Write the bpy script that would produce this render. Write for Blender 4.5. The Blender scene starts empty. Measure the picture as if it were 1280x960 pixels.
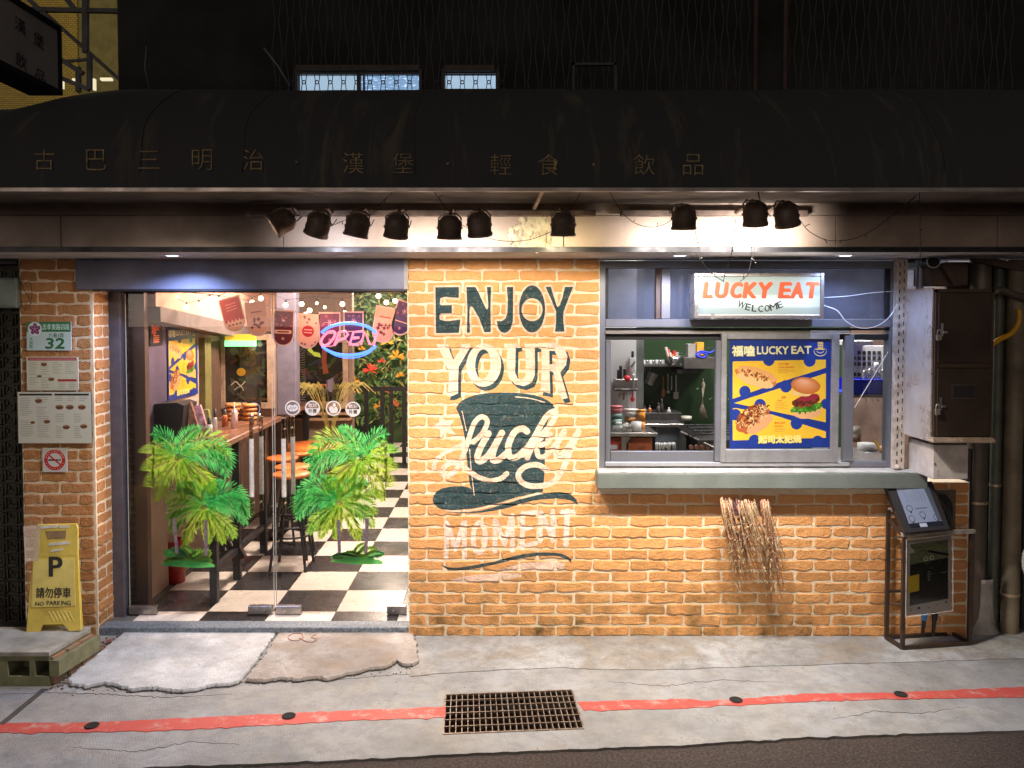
import bpy, bmesh, math, random
import numpy as np
from mathutils import Vector, Matrix
random.seed(7); NR = np.random.RandomState(5)
sc = bpy.context.scene
C = sc.collection
R = math.radians
PI = math.pi

# ---------------------------------------------------------------- camera
FPX = 1040.0                      # focal length in pixels of the 1280 px wide photograph
PITCH = R(2.0)
CAM = Vector((0.0, -5.1, 2.0))
SHX = 12.0/1280
SHY = (FPX*math.tan(PITCH) - 88.0)/1280
cam = bpy.data.cameras.new('camera'); camo = bpy.data.objects.new('camera', cam); C.objects.link(camo)
cam.sensor_width = 36; cam.lens = FPX/1280*36; cam.shift_x = SHX; cam.shift_y = SHY
cam.clip_start = 0.05; cam.clip_end = 500
camo.location = CAM; camo.rotation_euler = (R(90)-PITCH, 0, 0)
sc.camera = camo

# ---------------------------------------------------------------- night sky, no sun
w = bpy.data.worlds.new('World'); sc.world = w; w.use_nodes = True
wn = w.node_tree.nodes; wl = w.node_tree.links
sky = wn.new('ShaderNodeTexSky'); sky.sky_type = 'NISHITA'; sky.sun_disc = False
sky.sun_elevation = R(3); sky.sun_rotation = R(200)
hs = wn.new('ShaderNodeHueSaturation'); hs.inputs['Saturation'].default_value = 0.35
wl.new(sky.outputs[0], hs.inputs['Color']); hs.inputs['Saturation'].default_value = 0.1
tint = wn.new('ShaderNodeMix'); tint.data_type = 'RGBA'; tint.blend_type = 'MULTIPLY'; tint.inputs[0].default_value = 1; tint.inputs[7].default_value = (1.0, .87, .77, 1)
wl.new(hs.outputs[0], tint.inputs[6]); wl.new(tint.outputs[2], wn['Background'].inputs['Color'])
wn['Background'].inputs['Strength'].default_value = 0.066

sc.view_settings.view_transform = 'Standard'; sc.view_settings.look = 'None'
sc.view_settings.exposure = 0.0; sc.view_settings.gamma = 1.0
sc.view_settings.use_curve_mapping = False
sc.render.engine = 'CYCLES'
sc.cycles.use_denoising = True
sc.cycles.max_bounces = 6; sc.cycles.diffuse_bounces = 3; sc.cycles.glossy_bounces = 3
sc.cycles.transparent_max_bounces = 12; sc.cycles.transmission_bounces = 4
sc.cycles.sample_clamp_indirect = 4.0
sc.cycles.caustics_reflective = False; sc.cycles.caustics_refractive = False

# light levels of the lamps; the spill is for added second lamps
E_SPOT = 72.0; E_SPILL = 24.0; E_DOWN = 30.0; E_DINING = 125.0; E_KITCHEN = 48.0

# ---------------------------------------------------------------- pixel of the photo -> point in the world
_r = Vector((1, 0, 0)); _u = Vector((0, math.sin(PITCH), math.cos(PITCH))); _f = Vector((0, math.cos(PITCH), -math.sin(PITCH)))
def ray(px, py):
    return _r*((px-640)/FPX + SHX*1280/FPX) + _u*((480-py)/FPX + SHY*1280/FPX) + _f
def W(px, py, Y):
    d = ray(px, py); return CAM + d*((Y-CAM.y)/d.y)
def G(px, py, Z=0.0):
    d = ray(px, py); return CAM + d*((Z-CAM.z)/d.z)
def XS(px, X, py=500):
    d = ray(px, py); return CAM + d*((X-CAM.x)/d.x)

# ---------------------------------------------------------------- mesh builder
class MB:
    def __init__(s): s.v = []; s.f = []; s.sm = []; s.c = None
    def add(s, vs, fs, smooth=False):
        n = len(s.v); s.v += [tuple(v) for v in vs]; s.f += [tuple(i+n for i in f) for f in fs]; s.sm += [smooth]*len(fs); return s
    def box(s, a, b):
        x0, y0, z0 = [min(a[i], b[i]) for i in range(3)]; x1, y1, z1 = [max(a[i], b[i]) for i in range(3)]
        return s.add([(x0,y0,z0),(x1,y0,z0),(x1,y1,z0),(x0,y1,z0),(x0,y0,z1),(x1,y0,z1),(x1,y1,z1),(x0,y1,z1)],
              [(0,3,2,1),(4,5,6,7),(0,1,5,4),(1,2,6,5),(2,3,7,6),(3,0,4,7)])
    def bbox(s, a, b, r=0.004):      # box with chamfered edges
        x0, y0, z0 = [min(a[i], b[i]) for i in range(3)]; x1, y1, z1 = [max(a[i], b[i]) for i in range(3)]
        r = min(r, (x1-x0)*.45, (y1-y0)*.45, (z1-z0)*.45)
        bm = bmesh.new(); bmesh.ops.create_cube(bm, size=1)
        for v in bm.verts: v.co = Vector(((x0+x1)/2+v.co.x*(x1-x0), (y0+y1)/2+v.co.y*(y1-y0), (z0+z1)/2+v.co.z*(z1-z0)))
        bmesh.ops.bevel(bm, geom=bm.edges[:], offset=r, segments=1, affect='EDGES')
        bm.verts.index_update(); s.add([v.co for v in bm.verts], [[v.index for v in f.verts] for f in bm.faces]); bm.free(); return s
    def cyl(s, p0, p1, r, n=16, r2=None, caps=True, smooth=True):
        p0 = Vector(p0); p1 = Vector(p1); d = (p1-p0).normalized(); a = d.orthogonal().normalized(); b = d.cross(a)
        r2 = r if r2 is None else r2; vs = []
        for i in range(n):
            t = 2*PI*i/n; o = a*math.cos(t)+b*math.sin(t); vs += [p0+o*r, p1+o*r2]
        s.add(vs, [(2*i, 2*((i+1) % n), 2*((i+1) % n)+1, 2*i+1) for i in range(n)], smooth)
        if caps:
            s.add([vs[2*i] for i in range(n)], [tuple(range(n))[::-1]]); s.add([vs[2*i+1] for i in range(n)], [tuple(range(n))])
        return s
    def tube(s, pts, r, n=6, taper=1.0):
        pts = [Vector(p) for p in pts]; m = len(pts); rings = []
        d = (pts[1]-pts[0]).normalized(); a = d.orthogonal().normalized()
        for i, p in enumerate(pts):
            d = (pts[min(i+1, m-1)]-pts[max(i-1, 0)]).normalized(); a = (a-d*a.dot(d)).normalized(); b = d.cross(a)
            rr = (r[i] if isinstance(r, (list, tuple)) else r)*(1+(taper-1)*i/max(1, m-1))
            rings.append([p+(a*math.cos(2*PI*k/n)+b*math.sin(2*PI*k/n))*rr for k in range(n)])
        vs = [v for q in rings for v in q]; fs = []
        for i in range(m-1):
            for k in range(n): fs.append((i*n+k, i*n+(k+1) % n, (i+1)*n+(k+1) % n, (i+1)*n+k))
        fs += [tuple(range(n))[::-1], tuple((m-1)*n+k for k in range(n))]
        return s.add(vs, fs, True)
    def lathe(s, prof, c, n=20, axis=None):       # prof: (r, h) along the axis (default z) from c
        c = Vector(c); ax = Vector(axis or (0,0,1)).normalized(); a = ax.orthogonal().normalized(); b = ax.cross(a); vs = []
        for r, h in prof:
            for k in range(n): vs.append(c+ax*h+(a*math.cos(2*PI*k/n)+b*math.sin(2*PI*k/n))*max(r, 1e-4))
        fs = []
        for i in range(len(prof)-1):
            for k in range(n): fs.append((i*n+k, i*n+(k+1) % n, (i+1)*n+(k+1) % n, (i+1)*n+k))
        return s.add(vs, fs, True)
    def prism(s, pts, y0, y1):                     # polygon in x,z extruded along y
        n = len(pts); vs = [(x, y0, z) for x, z in pts]+[(x, y1, z) for x, z in pts]
        s.add(vs, [tuple(range(n)), tuple(range(n, 2*n))[::-1]]+[(i, (i+1) % n+0, (i+1) % n+n, i+n) for i in range(n)]); return s
    def slab(s, pts, z0, z1):                      # polygon in x,y extruded along z
        n = len(pts); vs = [(x, y, z0) for x, y in pts]+[(x, y, z1) for x, y in pts]
        s.add(vs, [tuple(range(n))[::-1], tuple(range(n, 2*n))]+[(i, (i+1) % n, (i+1) % n+n, i+n) for i in range(n)]); return s
    def ball(s, c, r, n=10, sq=(1,1,1)):
        vs = []; c = Vector(c); m = max(4, n//2)
        for i in range(m+1):
            t = PI*i/m
            for k in range(n):
                q = 2*PI*k/n; vs.append(c+Vector((math.sin(t)*math.cos(q)*sq[0], math.sin(t)*math.sin(q)*sq[1], math.cos(t)*sq[2]))*r)
        return s.add(vs, [(i*n+k, (i+1)*n+k, (i+1)*n+(k+1) % n, i*n+(k+1) % n) for i in range(m) for k in range(n)], True)

ORG = {}
def mesh_of(mb, name, org=(0,0,0)):
    me = bpy.data.meshes.new(name); o = Vector(org)
    me.from_pydata([tuple(Vector(v)-o) for v in mb.v], [], mb.f)
    me.polygons.foreach_set('use_smooth', mb.sm); me.update()
    bm = bmesh.new(); bm.from_mesh(me); bmesh.ops.recalc_face_normals(bm, faces=bm.faces); bm.to_mesh(me); bm.free()
    return me
def tag(o, label=None, cat=None, group=None, kind=None):
    if label: o['label'] = label
    if cat: o['category'] = cat
    if group: o['group'] = group
    if kind: o['kind'] = kind
    return o
def obj(name, mb, m, parent=None, label=None, cat=None, group=None, kind=None, org=None):
    """links one mesh object; vertices are given in world space"""
    if parent is not None: og = ORG[parent.name]
    elif org is not None: og = Vector(org)
    else:
        lo = Vector([min(v[i] for v in mb.v) for i in range(3)]); hi = Vector([max(v[i] for v in mb.v) for i in range(3)])
        og = Vector(((lo.x+hi.x)/2, (lo.y+hi.y)/2, lo.z))
    me = mesh_of(mb, name, og); me.materials.append(m)
    o = bpy.data.objects.new(name, me); C.objects.link(o)
    if parent is not None: o.parent = parent
    else: o.location = og
    ORG[o.name] = og
    return tag(o, label, cat, group, kind)
def thing(name, loc, label, cat, group=None):
    o = bpy.data.objects.new(name, None); o.empty_display_size = .1; C.objects.link(o); o.location = Vector(loc); ORG[o.name] = Vector(loc)
    return tag(o, label, cat, group)
def inst(name, me, parent, loc=(0,0,0), rot=(0,0,0), sc_=(1,1,1), m=None):
    """a further child sharing mesh data; loc in world space"""
    o = bpy.data.objects.new(name, me); C.objects.link(o); o.parent = parent
    o.location = Vector(loc)-ORG[parent.name]; o.rotation_euler = rot; o.scale = sc_; ORG[o.name] = Vector(loc)
    return o
def dup(root, loc, rotz=0.0, label=None):
    def cp(o, par):
        c = o.copy(); C.objects.link(c)
        if par is not None: c.parent = par
        for ch in list(o.children): cp(ch, c)
        return c
    r = cp(root, None); r.location = loc; r.rotation_euler[2] = rotz; ORG[r.name] = Vector(loc)
    if label: r['label'] = label
    return r

# ---------------------------------------------------------------- materials
MATS = {}
def newmat(name):
    m = bpy.data.materials.new(name); m.use_nodes = True; return m, m.node_tree, m.node_tree.nodes['Principled BSDF']
def noise(nt, scale, detail=4, rough=.55, coord=None, dist=0.0):
    n = nt.nodes.new('ShaderNodeTexNoise'); n.inputs['Scale'].default_value = scale; n.inputs['Detail'].default_value = detail
    n.inputs['Roughness'].default_value = rough; n.inputs['Distortion'].default_value = dist
    if coord is None:
        g = nt.nodes.new('ShaderNodeNewGeometry'); coord = g.outputs['Position']
    nt.links.new(coord, n.inputs['Vector']); return n.outputs['Fac']
def ramp(nt, fac, stops):
    r = nt.nodes.new('ShaderNodeValToRGB'); nt.links.new(fac, r.inputs[0])
    while len(r.color_ramp.elements) < len(stops): r.color_ramp.elements.new(.5)
    for e, (p, c) in zip(r.color_ramp.elements, stops):
        e.position = p; e.color = (c, c, c, 1) if isinstance(c, (int, float)) else (*c, 1)
    return r.outputs[0]
def mix(nt, fac, a, b, mode='MIX'):
    x = nt.nodes.new('ShaderNodeMix'); x.data_type = 'RGBA'; x.blend_type = mode
    for s, v in ((x.inputs[0], fac), (x.inputs[6], a), (x.inputs[7], b)):
        if hasattr(v, 'links') or isinstance(v, bpy.types.NodeSocket): nt.links.new(v, s)
        elif isinstance(v, (int, float)): s.default_value = v if s == x.inputs[0] else (v, v, v, 1)
        else: s.default_value = (*v, 1)
    return x.outputs[2]
def bump(nt, bsdf, h, strength=.3, dist=.01):
    b = nt.nodes.new('ShaderNodeBump'); b.inputs['Strength'].default_value = strength; b.inputs['Distance'].default_value = dist
    nt.links.new(h, b.inputs['Height']); nt.links.new(b.outputs[0], bsdf.inputs['Normal']); return b
def pm(name, col, rough=.5, metal=0.0, var=.18, vs=9, bs=60, bst=.15, col2=None, emit=None, es=1.0, spec=.5, coat=0):
    """plain surface with uneven colour, roughness and a fine relief"""
    if name in MATS: return MATS[name]
    m, nt, b = newmat(name)
    n1 = noise(nt, vs, 6, .6); n2 = noise(nt, bs, 3)
    c2 = col2 or tuple(c*(1-var*1.6) for c in col); c1 = tuple(min(1, c*(1+var*.5)) for c in col)
    nt.links.new(ramp(nt, n1, [(.3, c2), (.62, c1)]), b.inputs['Base Color'])
    nt.links.new(ramp(nt, n1, [(.3, min(1, rough+.12)), (.7, max(.03, rough-.06))]), b.inputs['Roughness'])
    b.inputs['Metallic'].default_value = metal; b.inputs['Specular IOR Level'].default_value = spec
    b.inputs['Coat Weight'].default_value = coat
    if bst: bump(nt, b, n2, bst, .003)
    if emit: b.inputs['Emission Color'].default_value = (*emit, 1); b.inputs['Emission Strength'].default_value = es
    MATS[name] = m; return m
def emi(name, col, s):
    if name in MATS: return MATS[name]
    m, nt, b = newmat(name); b.inputs['Base Color'].default_value = (*[c*.5 for c in col], 1)
    b.inputs['Emission Color'].default_value = (*col, 1); b.inputs['Emission Strength'].default_value = s; MATS[name] = m; return m
def glass(name, tint=(1,1,1), refl=.06, rough=.02, body=0.0, bodycol=(.1,.1,.12)):
    if name in MATS: return MATS[name]
    m = bpy.data.materials.new(name); m.use_nodes = True; nt = m.node_tree; nt.nodes.clear()
    out = nt.nodes.new('ShaderNodeOutputMaterial'); t = nt.nodes.new('ShaderNodeBsdfTransparent'); g = nt.nodes.new('ShaderNodeBsdfGlossy')
    t.inputs[0].default_value = (*tint, 1); g.inputs['Roughness'].default_value = rough
    lw = nt.nodes.new('ShaderNodeLayerWeight'); lw.inputs[0].default_value = .25
    mr = nt.nodes.new('ShaderNodeMapRange'); mr.inputs[3].default_value = refl; mr.inputs[4].default_value = .8; nt.links.new(lw.outputs['Fresnel'], mr.inputs[0])
    mr.inputs[1].default_value = .03
    mx = nt.nodes.new('ShaderNodeMixShader'); nt.links.new(mr.outputs[0], mx.inputs[0]); nt.links.new(t.outputs[0], mx.inputs[1]); nt.links.new(g.outputs[0], mx.inputs[2])
    last = mx.outputs[0]
    if body:
        d = nt.nodes.new('ShaderNodeBsdfDiffuse'); d.inputs[0].default_value = (*bodycol, 1); m2 = nt.nodes.new('ShaderNodeMixShader')
        n = noise(nt, 3, 5); nt.links.new(ramp(nt, n, [(.3, body*.8), (.7, min(1, body*1.2))]), m2.inputs[0])
        nt.links.new(last, m2.inputs[1]); nt.links.new(d.outputs[0], m2.inputs[2]); last = m2.outputs[0]
    nt.links.new(last, out.inputs[0]); MATS[name] = m; return m

# ---------------------------------------------------------------- a small drawing surface for flat print (posters, menus, the painted mural)
def vnoise(h, w, cell, seed=0):
    r = np.random.RandomState(seed); gh, gw = int(h/cell)+3, int(w/cell)+3; g = r.rand(gh, gw)
    y = np.arange(h)/cell; x = np.arange(w)/cell; yi = y.astype(int); xi = x.astype(int); fy = (y-yi)[:, None]; fx = (x-xi)[None, :]
    fy = fy*fy*(3-2*fy); fx = fx*fx*(3-2*fx)
    a = g[yi][:, xi]; b = g[yi][:, xi+1]; c = g[yi+1][:, xi]; d = g[yi+1][:, xi+1]
    return (a*(1-fx)+b*fx)*(1-fy)+(c*(1-fx)+d*fx)*fy
GLY = {}
def glyph(body, off=0.0):
    k = (body, off)
    if k not in GLY:
        cu = bpy.data.curves.new('t', 'FONT'); cu.body = body; cu.offset = off; cu.resolution_u = 3; o = bpy.data.objects.new('t', cu); C.objects.link(o)
        bpy.context.view_layer.update(); me = bpy.data.meshes.new_from_object(o.evaluated_get(bpy.context.evaluated_depsgraph_get())); me.calc_loop_triangles()
        co = np.array([v.co[:2] for v in me.vertices]).reshape(-1, 2); tr = np.array([t.vertices[:] for t in me.loop_triangles]).reshape(-1, 3)
        lo = co.min(0); hi = co.max(0); GLY[k] = ((co-lo)/(hi-lo), tr, (hi-lo))
        bpy.data.objects.remove(o); bpy.data.curves.remove(cu); bpy.data.meshes.remove(me)
    return GLY[k]
def smooth_path(pts, k=6):
    p = [np.array(q, float) for q in pts]; p = [2*p[0]-p[1]]+p+[2*p[-1]-p[-2]]; out = []
    for i in range(1, len(p)-2):
        for t in np.arange(k)/k:
            out.append(.5*((2*p[i])+(-p[i-1]+p[i+1])*t+(2*p[i-1]-5*p[i]+4*p[i+1]-p[i+2])*t*t+(-p[i-1]+3*p[i]-3*p[i+1]+p[i+2])*t**3))
    out.append(p[-2]); return out
def ell(cx, cy, rx, ry, n=28, rot=0):
    c, s = math.cos(rot), math.sin(rot)
    return [(cx+rx*math.cos(2*PI*i/n)*c-ry*math.sin(2*PI*i/n)*s, cy+rx*math.cos(2*PI*i/n)*s+ry*math.sin(2*PI*i/n)*c) for i in range(n)]
class Canvas:
    """y runs down; units are whatever the caller uses, res = texels per unit"""
    def __init__(s, x0, y0, x1, y1, res, bg=(0,0,0), a=1.0):
        s.x0, s.y0, s.res = x0, y0, res; s.w = int((x1-x0)*res); s.h = int((y1-y0)*res)
        s.rgb = np.ones((s.h, s.w, 3))*np.array(bg); s.a = np.full((s.h, s.w), float(a)); s.tf = lambda p: p
    def T(s, pts): return np.array([s.tf(p) for p in pts], float)
    def _win(s, P, pad):
        u0 = max(0, int((P[:,0].min()-pad-s.x0)*s.res)-1); u1 = min(s.w, int((P[:,0].max()+pad-s.x0)*s.res)+2)
        v0 = max(0, int((P[:,1].min()-pad-s.y0)*s.res)-1); v1 = min(s.h, int((P[:,1].max()+pad-s.y0)*s.res)+2)
        if u1 <= u0 or v1 <= v0: return None
        X, Y = np.meshgrid((np.arange(u0, u1)+.5)/s.res+s.x0, (np.arange(v0, v1)+.5)/s.res+s.y0)
        return (slice(v0, v1), slice(u0, u1)), X, Y
    def sd_seg(s, X, Y, a, b):
        dx, dy = b[0]-a[0], b[1]-a[1]; L = dx*dx+dy*dy+1e-12; t = np.clip(((X-a[0])*dx+(Y-a[1])*dy)/L, 0, 1)
        return np.hypot(X-a[0]-t*dx, Y-a[1]-t*dy)
    def put(s, sl, m, col, alpha=1.0):
        m = m*alpha
        col = np.array(col, float)
        s.rgb[sl] = s.rgb[sl]*(1-m[..., None])+col*m[..., None]; s.a[sl] = 1-(1-s.a[sl])*(1-m)
    def poly(s, loops, col, grow=0.0, alpha=1.0, raw=False):
        if not isinstance(loops[0][0], (list, tuple, np.ndarray)): loops = [loops]
        Ls = [np.array(l, float) if raw else s.T(l) for l in loops]; win = s._win(np.vstack(Ls), grow+1)
        if win is None: return
        sl, X, Y = win; D = np.full(X.shape, 1e9); ins = np.zeros(X.shape, bool)
        for L in Ls:
            for i in range(len(L)):
                a, b = L[i-1], L[i]; D = np.minimum(D, s.sd_seg(X, Y, a, b))
                if a[1] != b[1]:
                    c = ((a[1] > Y) != (b[1] > Y)) & (X < (b[0]-a[0])*(Y-a[1])/(b[1]-a[1])+a[0]); ins ^= c
        D = np.where(ins, -D, D)-grow
        s.put(sl, np.clip(.5-D*s.res, 0, 1), col, alpha)
    def stroke(s, pts, wd, col, alpha=1.0, k=6, grow=0):
        P = s.T(smooth_path(pts, k) if k > 1 else pts); win = s._win(P, wd+1)
        if win is None: return
        sl, X, Y = win; D = np.full(X.shape, 1e9)
        for a, b in zip(P[:-1], P[1:]): D = np.minimum(D, s.sd_seg(X, Y, a, b))
        s.put(sl, np.clip(.5-(D-wd/2-grow)*s.res, 0, 1), col, alpha)
    def text(s, body, box, col, off=0.0, alpha=1.0, shear=0, keep=False, fn=None, out=None):
        """box x0,y0,x1,y1 in caller units (through tf); out=(width,colour) draws an outline"""
        co, tr, wh = glyph(body, off); x0, y0, x1, y1 = box
        if keep:
            wn = (y1-y0)*wh[0]/wh[1]; x1 = x0+wn
        if off > .004:      # bold: the plain glyph stamped round a small circle
            r_ = off*(y1-y0)*.85
            for k in range(8): s.text(body, (x0+r_*math.cos(k*PI/4), y0+r_*math.sin(k*PI/4), (x1 if not keep else x0+(y1-y0)*wh[0]/wh[1])+r_*math.cos(k*PI/4), y1+r_*math.sin(k*PI/4)), col, 0.0, alpha, shear, False, fn)
            return
        if out: s.text(body, box, out[1], off+out[0], alpha, shear, keep, fn)
        P = [(x0+(x1-x0)*c[0]+shear*(y1-y0)*c[1], y1-(y1-y0)*c[1]) for c in co]
        if fn: P = [fn(p) for p in P]
        P = s.T(P); win = s._win(P, 1)
        if win is None: return
        sl, X, Y = win; SS = 2; v0, u0 = sl[0].start, sl[1].start; H, Wd = X.shape; M = np.zeros((H*SS, Wd*SS), bool)
        Q = np.empty_like(P); Q[:,0] = ((P[:,0]-s.x0)*s.res-u0)*SS; Q[:,1] = ((P[:,1]-s.y0)*s.res-v0)*SS
        for t in tr:
            a, b, c = Q[t]; xa, xb = int(max(0, min(a[0],b[0],c[0]))), int(min(Wd*SS, max(a[0],b[0],c[0])+2)); ya, yb = int(max(0, min(a[1],b[1],c[1]))), int(min(H*SS, max(a[1],b[1],c[1])+2))
            if xb <= xa or yb <= ya: continue
            x = np.arange(xa, xb)[None,:]+.5; y = np.arange(ya, yb)[:,None]+.5
            e0 = (b[0]-a[0])*(y-a[1])-(b[1]-a[1])*(x-a[0]); e1 = (c[0]-b[0])*(y-b[1])-(c[1]-b[1])*(x-b[0]); e2 = (a[0]-c[0])*(y-c[1])-(a[1]-c[1])*(x-c[0])
            M[ya:yb, xa:xb] |= ((e0 >= 0)&(e1 >= 0)&(e2 >= 0)) | ((e0 <= 0)&(e1 <= 0)&(e2 <= 0))
        m = M.reshape(H, SS, Wd, SS).mean((1, 3)); s.put(sl, m, col, alpha)
    def image(s, name):
        im = bpy.data.images.new(name, s.w, s.h, alpha=True); im.alpha_mode = 'CHANNEL_PACKED'
        A = np.concatenate([np.clip(s.rgb, 0, 1), np.clip(s.a, 0, 1)[..., None]], 2)[::-1].astype(np.float32)
        im.pixels.foreach_set(A.ravel()); im.update(); im.pack(); return im
def print_mat(name, im, rough=.35, emit=0.0, coat=0.0):
    m, nt, b = newmat(name); t = nt.nodes.new('ShaderNodeTexImage'); t.image = im; t.extension = 'EXTEND'
    uv = nt.nodes.new('ShaderNodeUVMap'); nt.links.new(uv.outputs[0], t.inputs[0])
    nt.links.new(t.outputs[0], b.inputs['Base Color']); b.inputs['Roughness'].default_value = rough; b.inputs['Coat Weight'].default_value = coat
    bump(nt, b, noise(nt, 25, 3), .08, .004)
    if emit: nt.links.new(t.outputs[0], b.inputs['Emission Color']); b.inputs['Emission Strength'].default_value = emit
    return m
def print_quad(name, corners, m, parent=None, nx=6, ny=6, curl=0.0, **kw):
    """corners: tl, tr, br, bl in world space; a UV-mapped sheet"""
    tl, tr, br, bl = [Vector(c) for c in corners]; mb = MB(); nrm = (tr-tl).cross(bl-tl).normalized(); vs = []; uvs = []
    for j in range(ny+1):
        for i in range(nx+1):
            u, v = i/nx, j/ny; p = (tl*(1-u)+tr*u)*(1-v)+(bl*(1-u)+br*u)*v
            vs.append(p+nrm*curl*math.sin(u*PI*2.3+1)*math.sin(v*PI*1.7+.5)); uvs.append((u, 1-v))
    mb.add(vs, [(j*(nx+1)+i, j*(nx+1)+i+1, (j+1)*(nx+1)+i+1, (j+1)*(nx+1)+i) for j in range(ny) for i in range(nx)], True)
    o = obj(name, mb, m, parent, **kw); ul = o.data.uv_layers.new(name='UVMap')
    for l in o.data.loops: ul.data[l.index].uv = uvs[l.vertex_index]
    return o
def text_mesh(name, body, m, parent, p0, p1, off=0.0, depth=.002, shear=0, fn=None, **kw):
    """raised lettering on a wall-facing plane, fitted between p0 (left, top) and p1 (right, bottom), both (x, y, z)"""
    co, tr, wh = glyph(body); mb = MB(); h_ = abs(p1[2]-p0[2]); b_ = off*h_*.8
    for k, (dx, dz) in enumerate(((0,0),(b_,b_*.5),(-b_,-b_*.5),(b_,-b_*.5),(-b_,b_*.5)) if off > .004 else ((0,0),)):
        vs = []
        for c in co:
            x = p0[0]+(p1[0]-p0[0])*c[0]+shear*h_*c[1]+dx; z = p1[2]+(p0[2]-p1[2])*c[1]+dz; y = p0[1]-.00012*k
            v = Vector((x, y, z)); vs.append(fn(v) if fn else v)
        mb.add(vs, [tuple(t) for t in tr])
    o = obj(name, mb, m, parent, **kw); return o

# ---------------------------------------------------------------- shared materials
def alu(name='window_aluminium', col=(.20,.205,.235)): return pm(name, col, .40, .4, .12, 5, 120, .06)
M_alu = alu(); M_black = pm('black_paint', (.012,.012,.013), .45, 0, .2)
M_dark = pm('dark_steel', (.03,.03,.035), .4, .6, .3, 12)
M_steel = pm('brushed_steel', (.55,.55,.55), .26, 1.0, .15, 6, 160, .08)
M_wire = pm('wire_black', (.015,.013,.012), .5)
M_white = pm('white_plastic', (.72,.72,.70), .45, 0, .08)
# ================================================================ THE PAINTED MURAL (flat paint over bricks and joints)
TEAL = (.19,.29,.31); CREAM = (.95,.83,.74)
MC = Canvas(520, 340, 740, 745, 4, CREAM, 0.0)
fA = lambda p: (p[0]/5.645+530, p[1]/5.645+340)
fB = lambda p: (p[0]/5.645+530, p[1]/5.645+480)
fC = lambda p: (p[0]/6.4+530, p[1]/6.4+620)
MC.tf = fA
ENJOY = [
 [[(80,107),(245,105),(243,180),(200,178),(150,173),(115,182),(110,225),(125,232),(195,230),(195,287),(120,288),(108,300),(110,332),(150,343),(205,338),(255,330),(243,424),(83,427)]],
 [[(297,105),(360,105),(385,150),(432,252),(441,262),(450,248),(447,180),(440,105),(470,105),(466,250),(468,418),(423,420),(390,330),(345,250),(333,238),(320,250),(318,330),(322,422),(300,424),(304,260)]],
 [[(580,105),(624,105),(624,250),(622,345),(606,395),(585,418),(565,425),(540,418),(522,400),(508,342),(545,342),(570,325),(583,290),(587,200)]],
 [ell(757,258,91,165,32), ell(757,263,74,80,28)],
 [[(852,105),(888,103),(905,160),(928,232),(938,245),(950,232),(970,180),(985,105),(1044,103),(1010,190),(978,275),(975,340),(984,415),(918,416),(926,340),(925,275),(890,190)]]]
for L in ENJOY: MC.poly(L, (.94,.80,.70), grow=2.4)
for L in ENJOY: MC.poly(L, TEAL, grow=0)
YOUR = [
 [[(85,502),(170,505),(172,532),(205,612),(262,528),(258,502),(325,500),(320,530),(285,590),(242,662),(238,760),(238,848),(190,868),(160,868),(172,780),(175,700),(130,590)]],
 [ell(418,650,122,152,32,.05), ell(412,643,54,104,26,.06)],
 [[(562,500),(668,500),(668,525),(642,530),(640,640),(638,700),(655,742),(680,752),(700,742),(712,715),(712,600),(706,526),(704,500),(808,500),(805,525),(776,532),(778,640),(776,720),(755,772),(700,797),(640,785),(595,745),(580,690),(580,600),(584,540),(562,530)]],
 [[(800,497),(920,492),(985,528),(1006,590),(996,650),(955,702),(985,800),(1008,880),(968,890),(945,850),(905,700),(880,690),(884,800),(884,850),(845,840),(808,835),(820,800),(824,640),(822,540),(800,530)], [(878,548),(915,552),(936,590),(920,640),(880,645)]]]
for L in YOUR: MC.poly([[(x+21, y+29) for x, y in l] for l in L], TEAL)
for L in YOUR: MC.poly(L, CREAM)
MC.tf = fB
MC.poly([(222,160),(240,132),(262,110),(305,86),(350,70),(430,57),(520,52),(620,52),(700,58),(765,68),(820,82),(865,104),(900,132),(920,160),(890,205),(866,260),(855,310),(850,450),(848,600),(835,752),(560,790),(335,740),(318,700),(300,540),(285,380),(270,300),(250,225)], TEAL)
MC.poly([(330,730),(305,718),(270,711),(220,711),(170,716),(120,728),(85,750),(62,780),(56,810),(65,840),(90,862),(120,875),(200,882),(330,872),(420,855),(500,835),(650,790),(745,770),(825,752),(600,740)], TEAL)
MC.poly([(110,892),(200,896),(300,896),(400,884),(500,857),(600,826),(700,796),(800,772),(870,757),(950,752),(1000,757),(1040,775),(1072,805),(1085,850),(1060,828),(1030,812),(980,802),(930,799),(850,803),(760,815),(690,832),(600,862),(500,885),(400,900),(250,905)], TEAL)
MC.stroke([(150,886),(300,886),(430,862),(600,815),(760,775),(830,762)], 1.6, CREAM)
MC.stroke([(265,182),(280,250),(295,320)], 1.0, CREAM); MC.stroke([(318,450),(330,600),(350,775)], 1.1, CREAM)
MC.stroke([(640,82),(740,92),(845,120)], 1.3, CREAM)
MC.poly([(108,203),(146,250),(210,243),(176,295),(222,347),(150,334),(115,377),(110,310),(42,296),(104,262)], CREAM)
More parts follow.
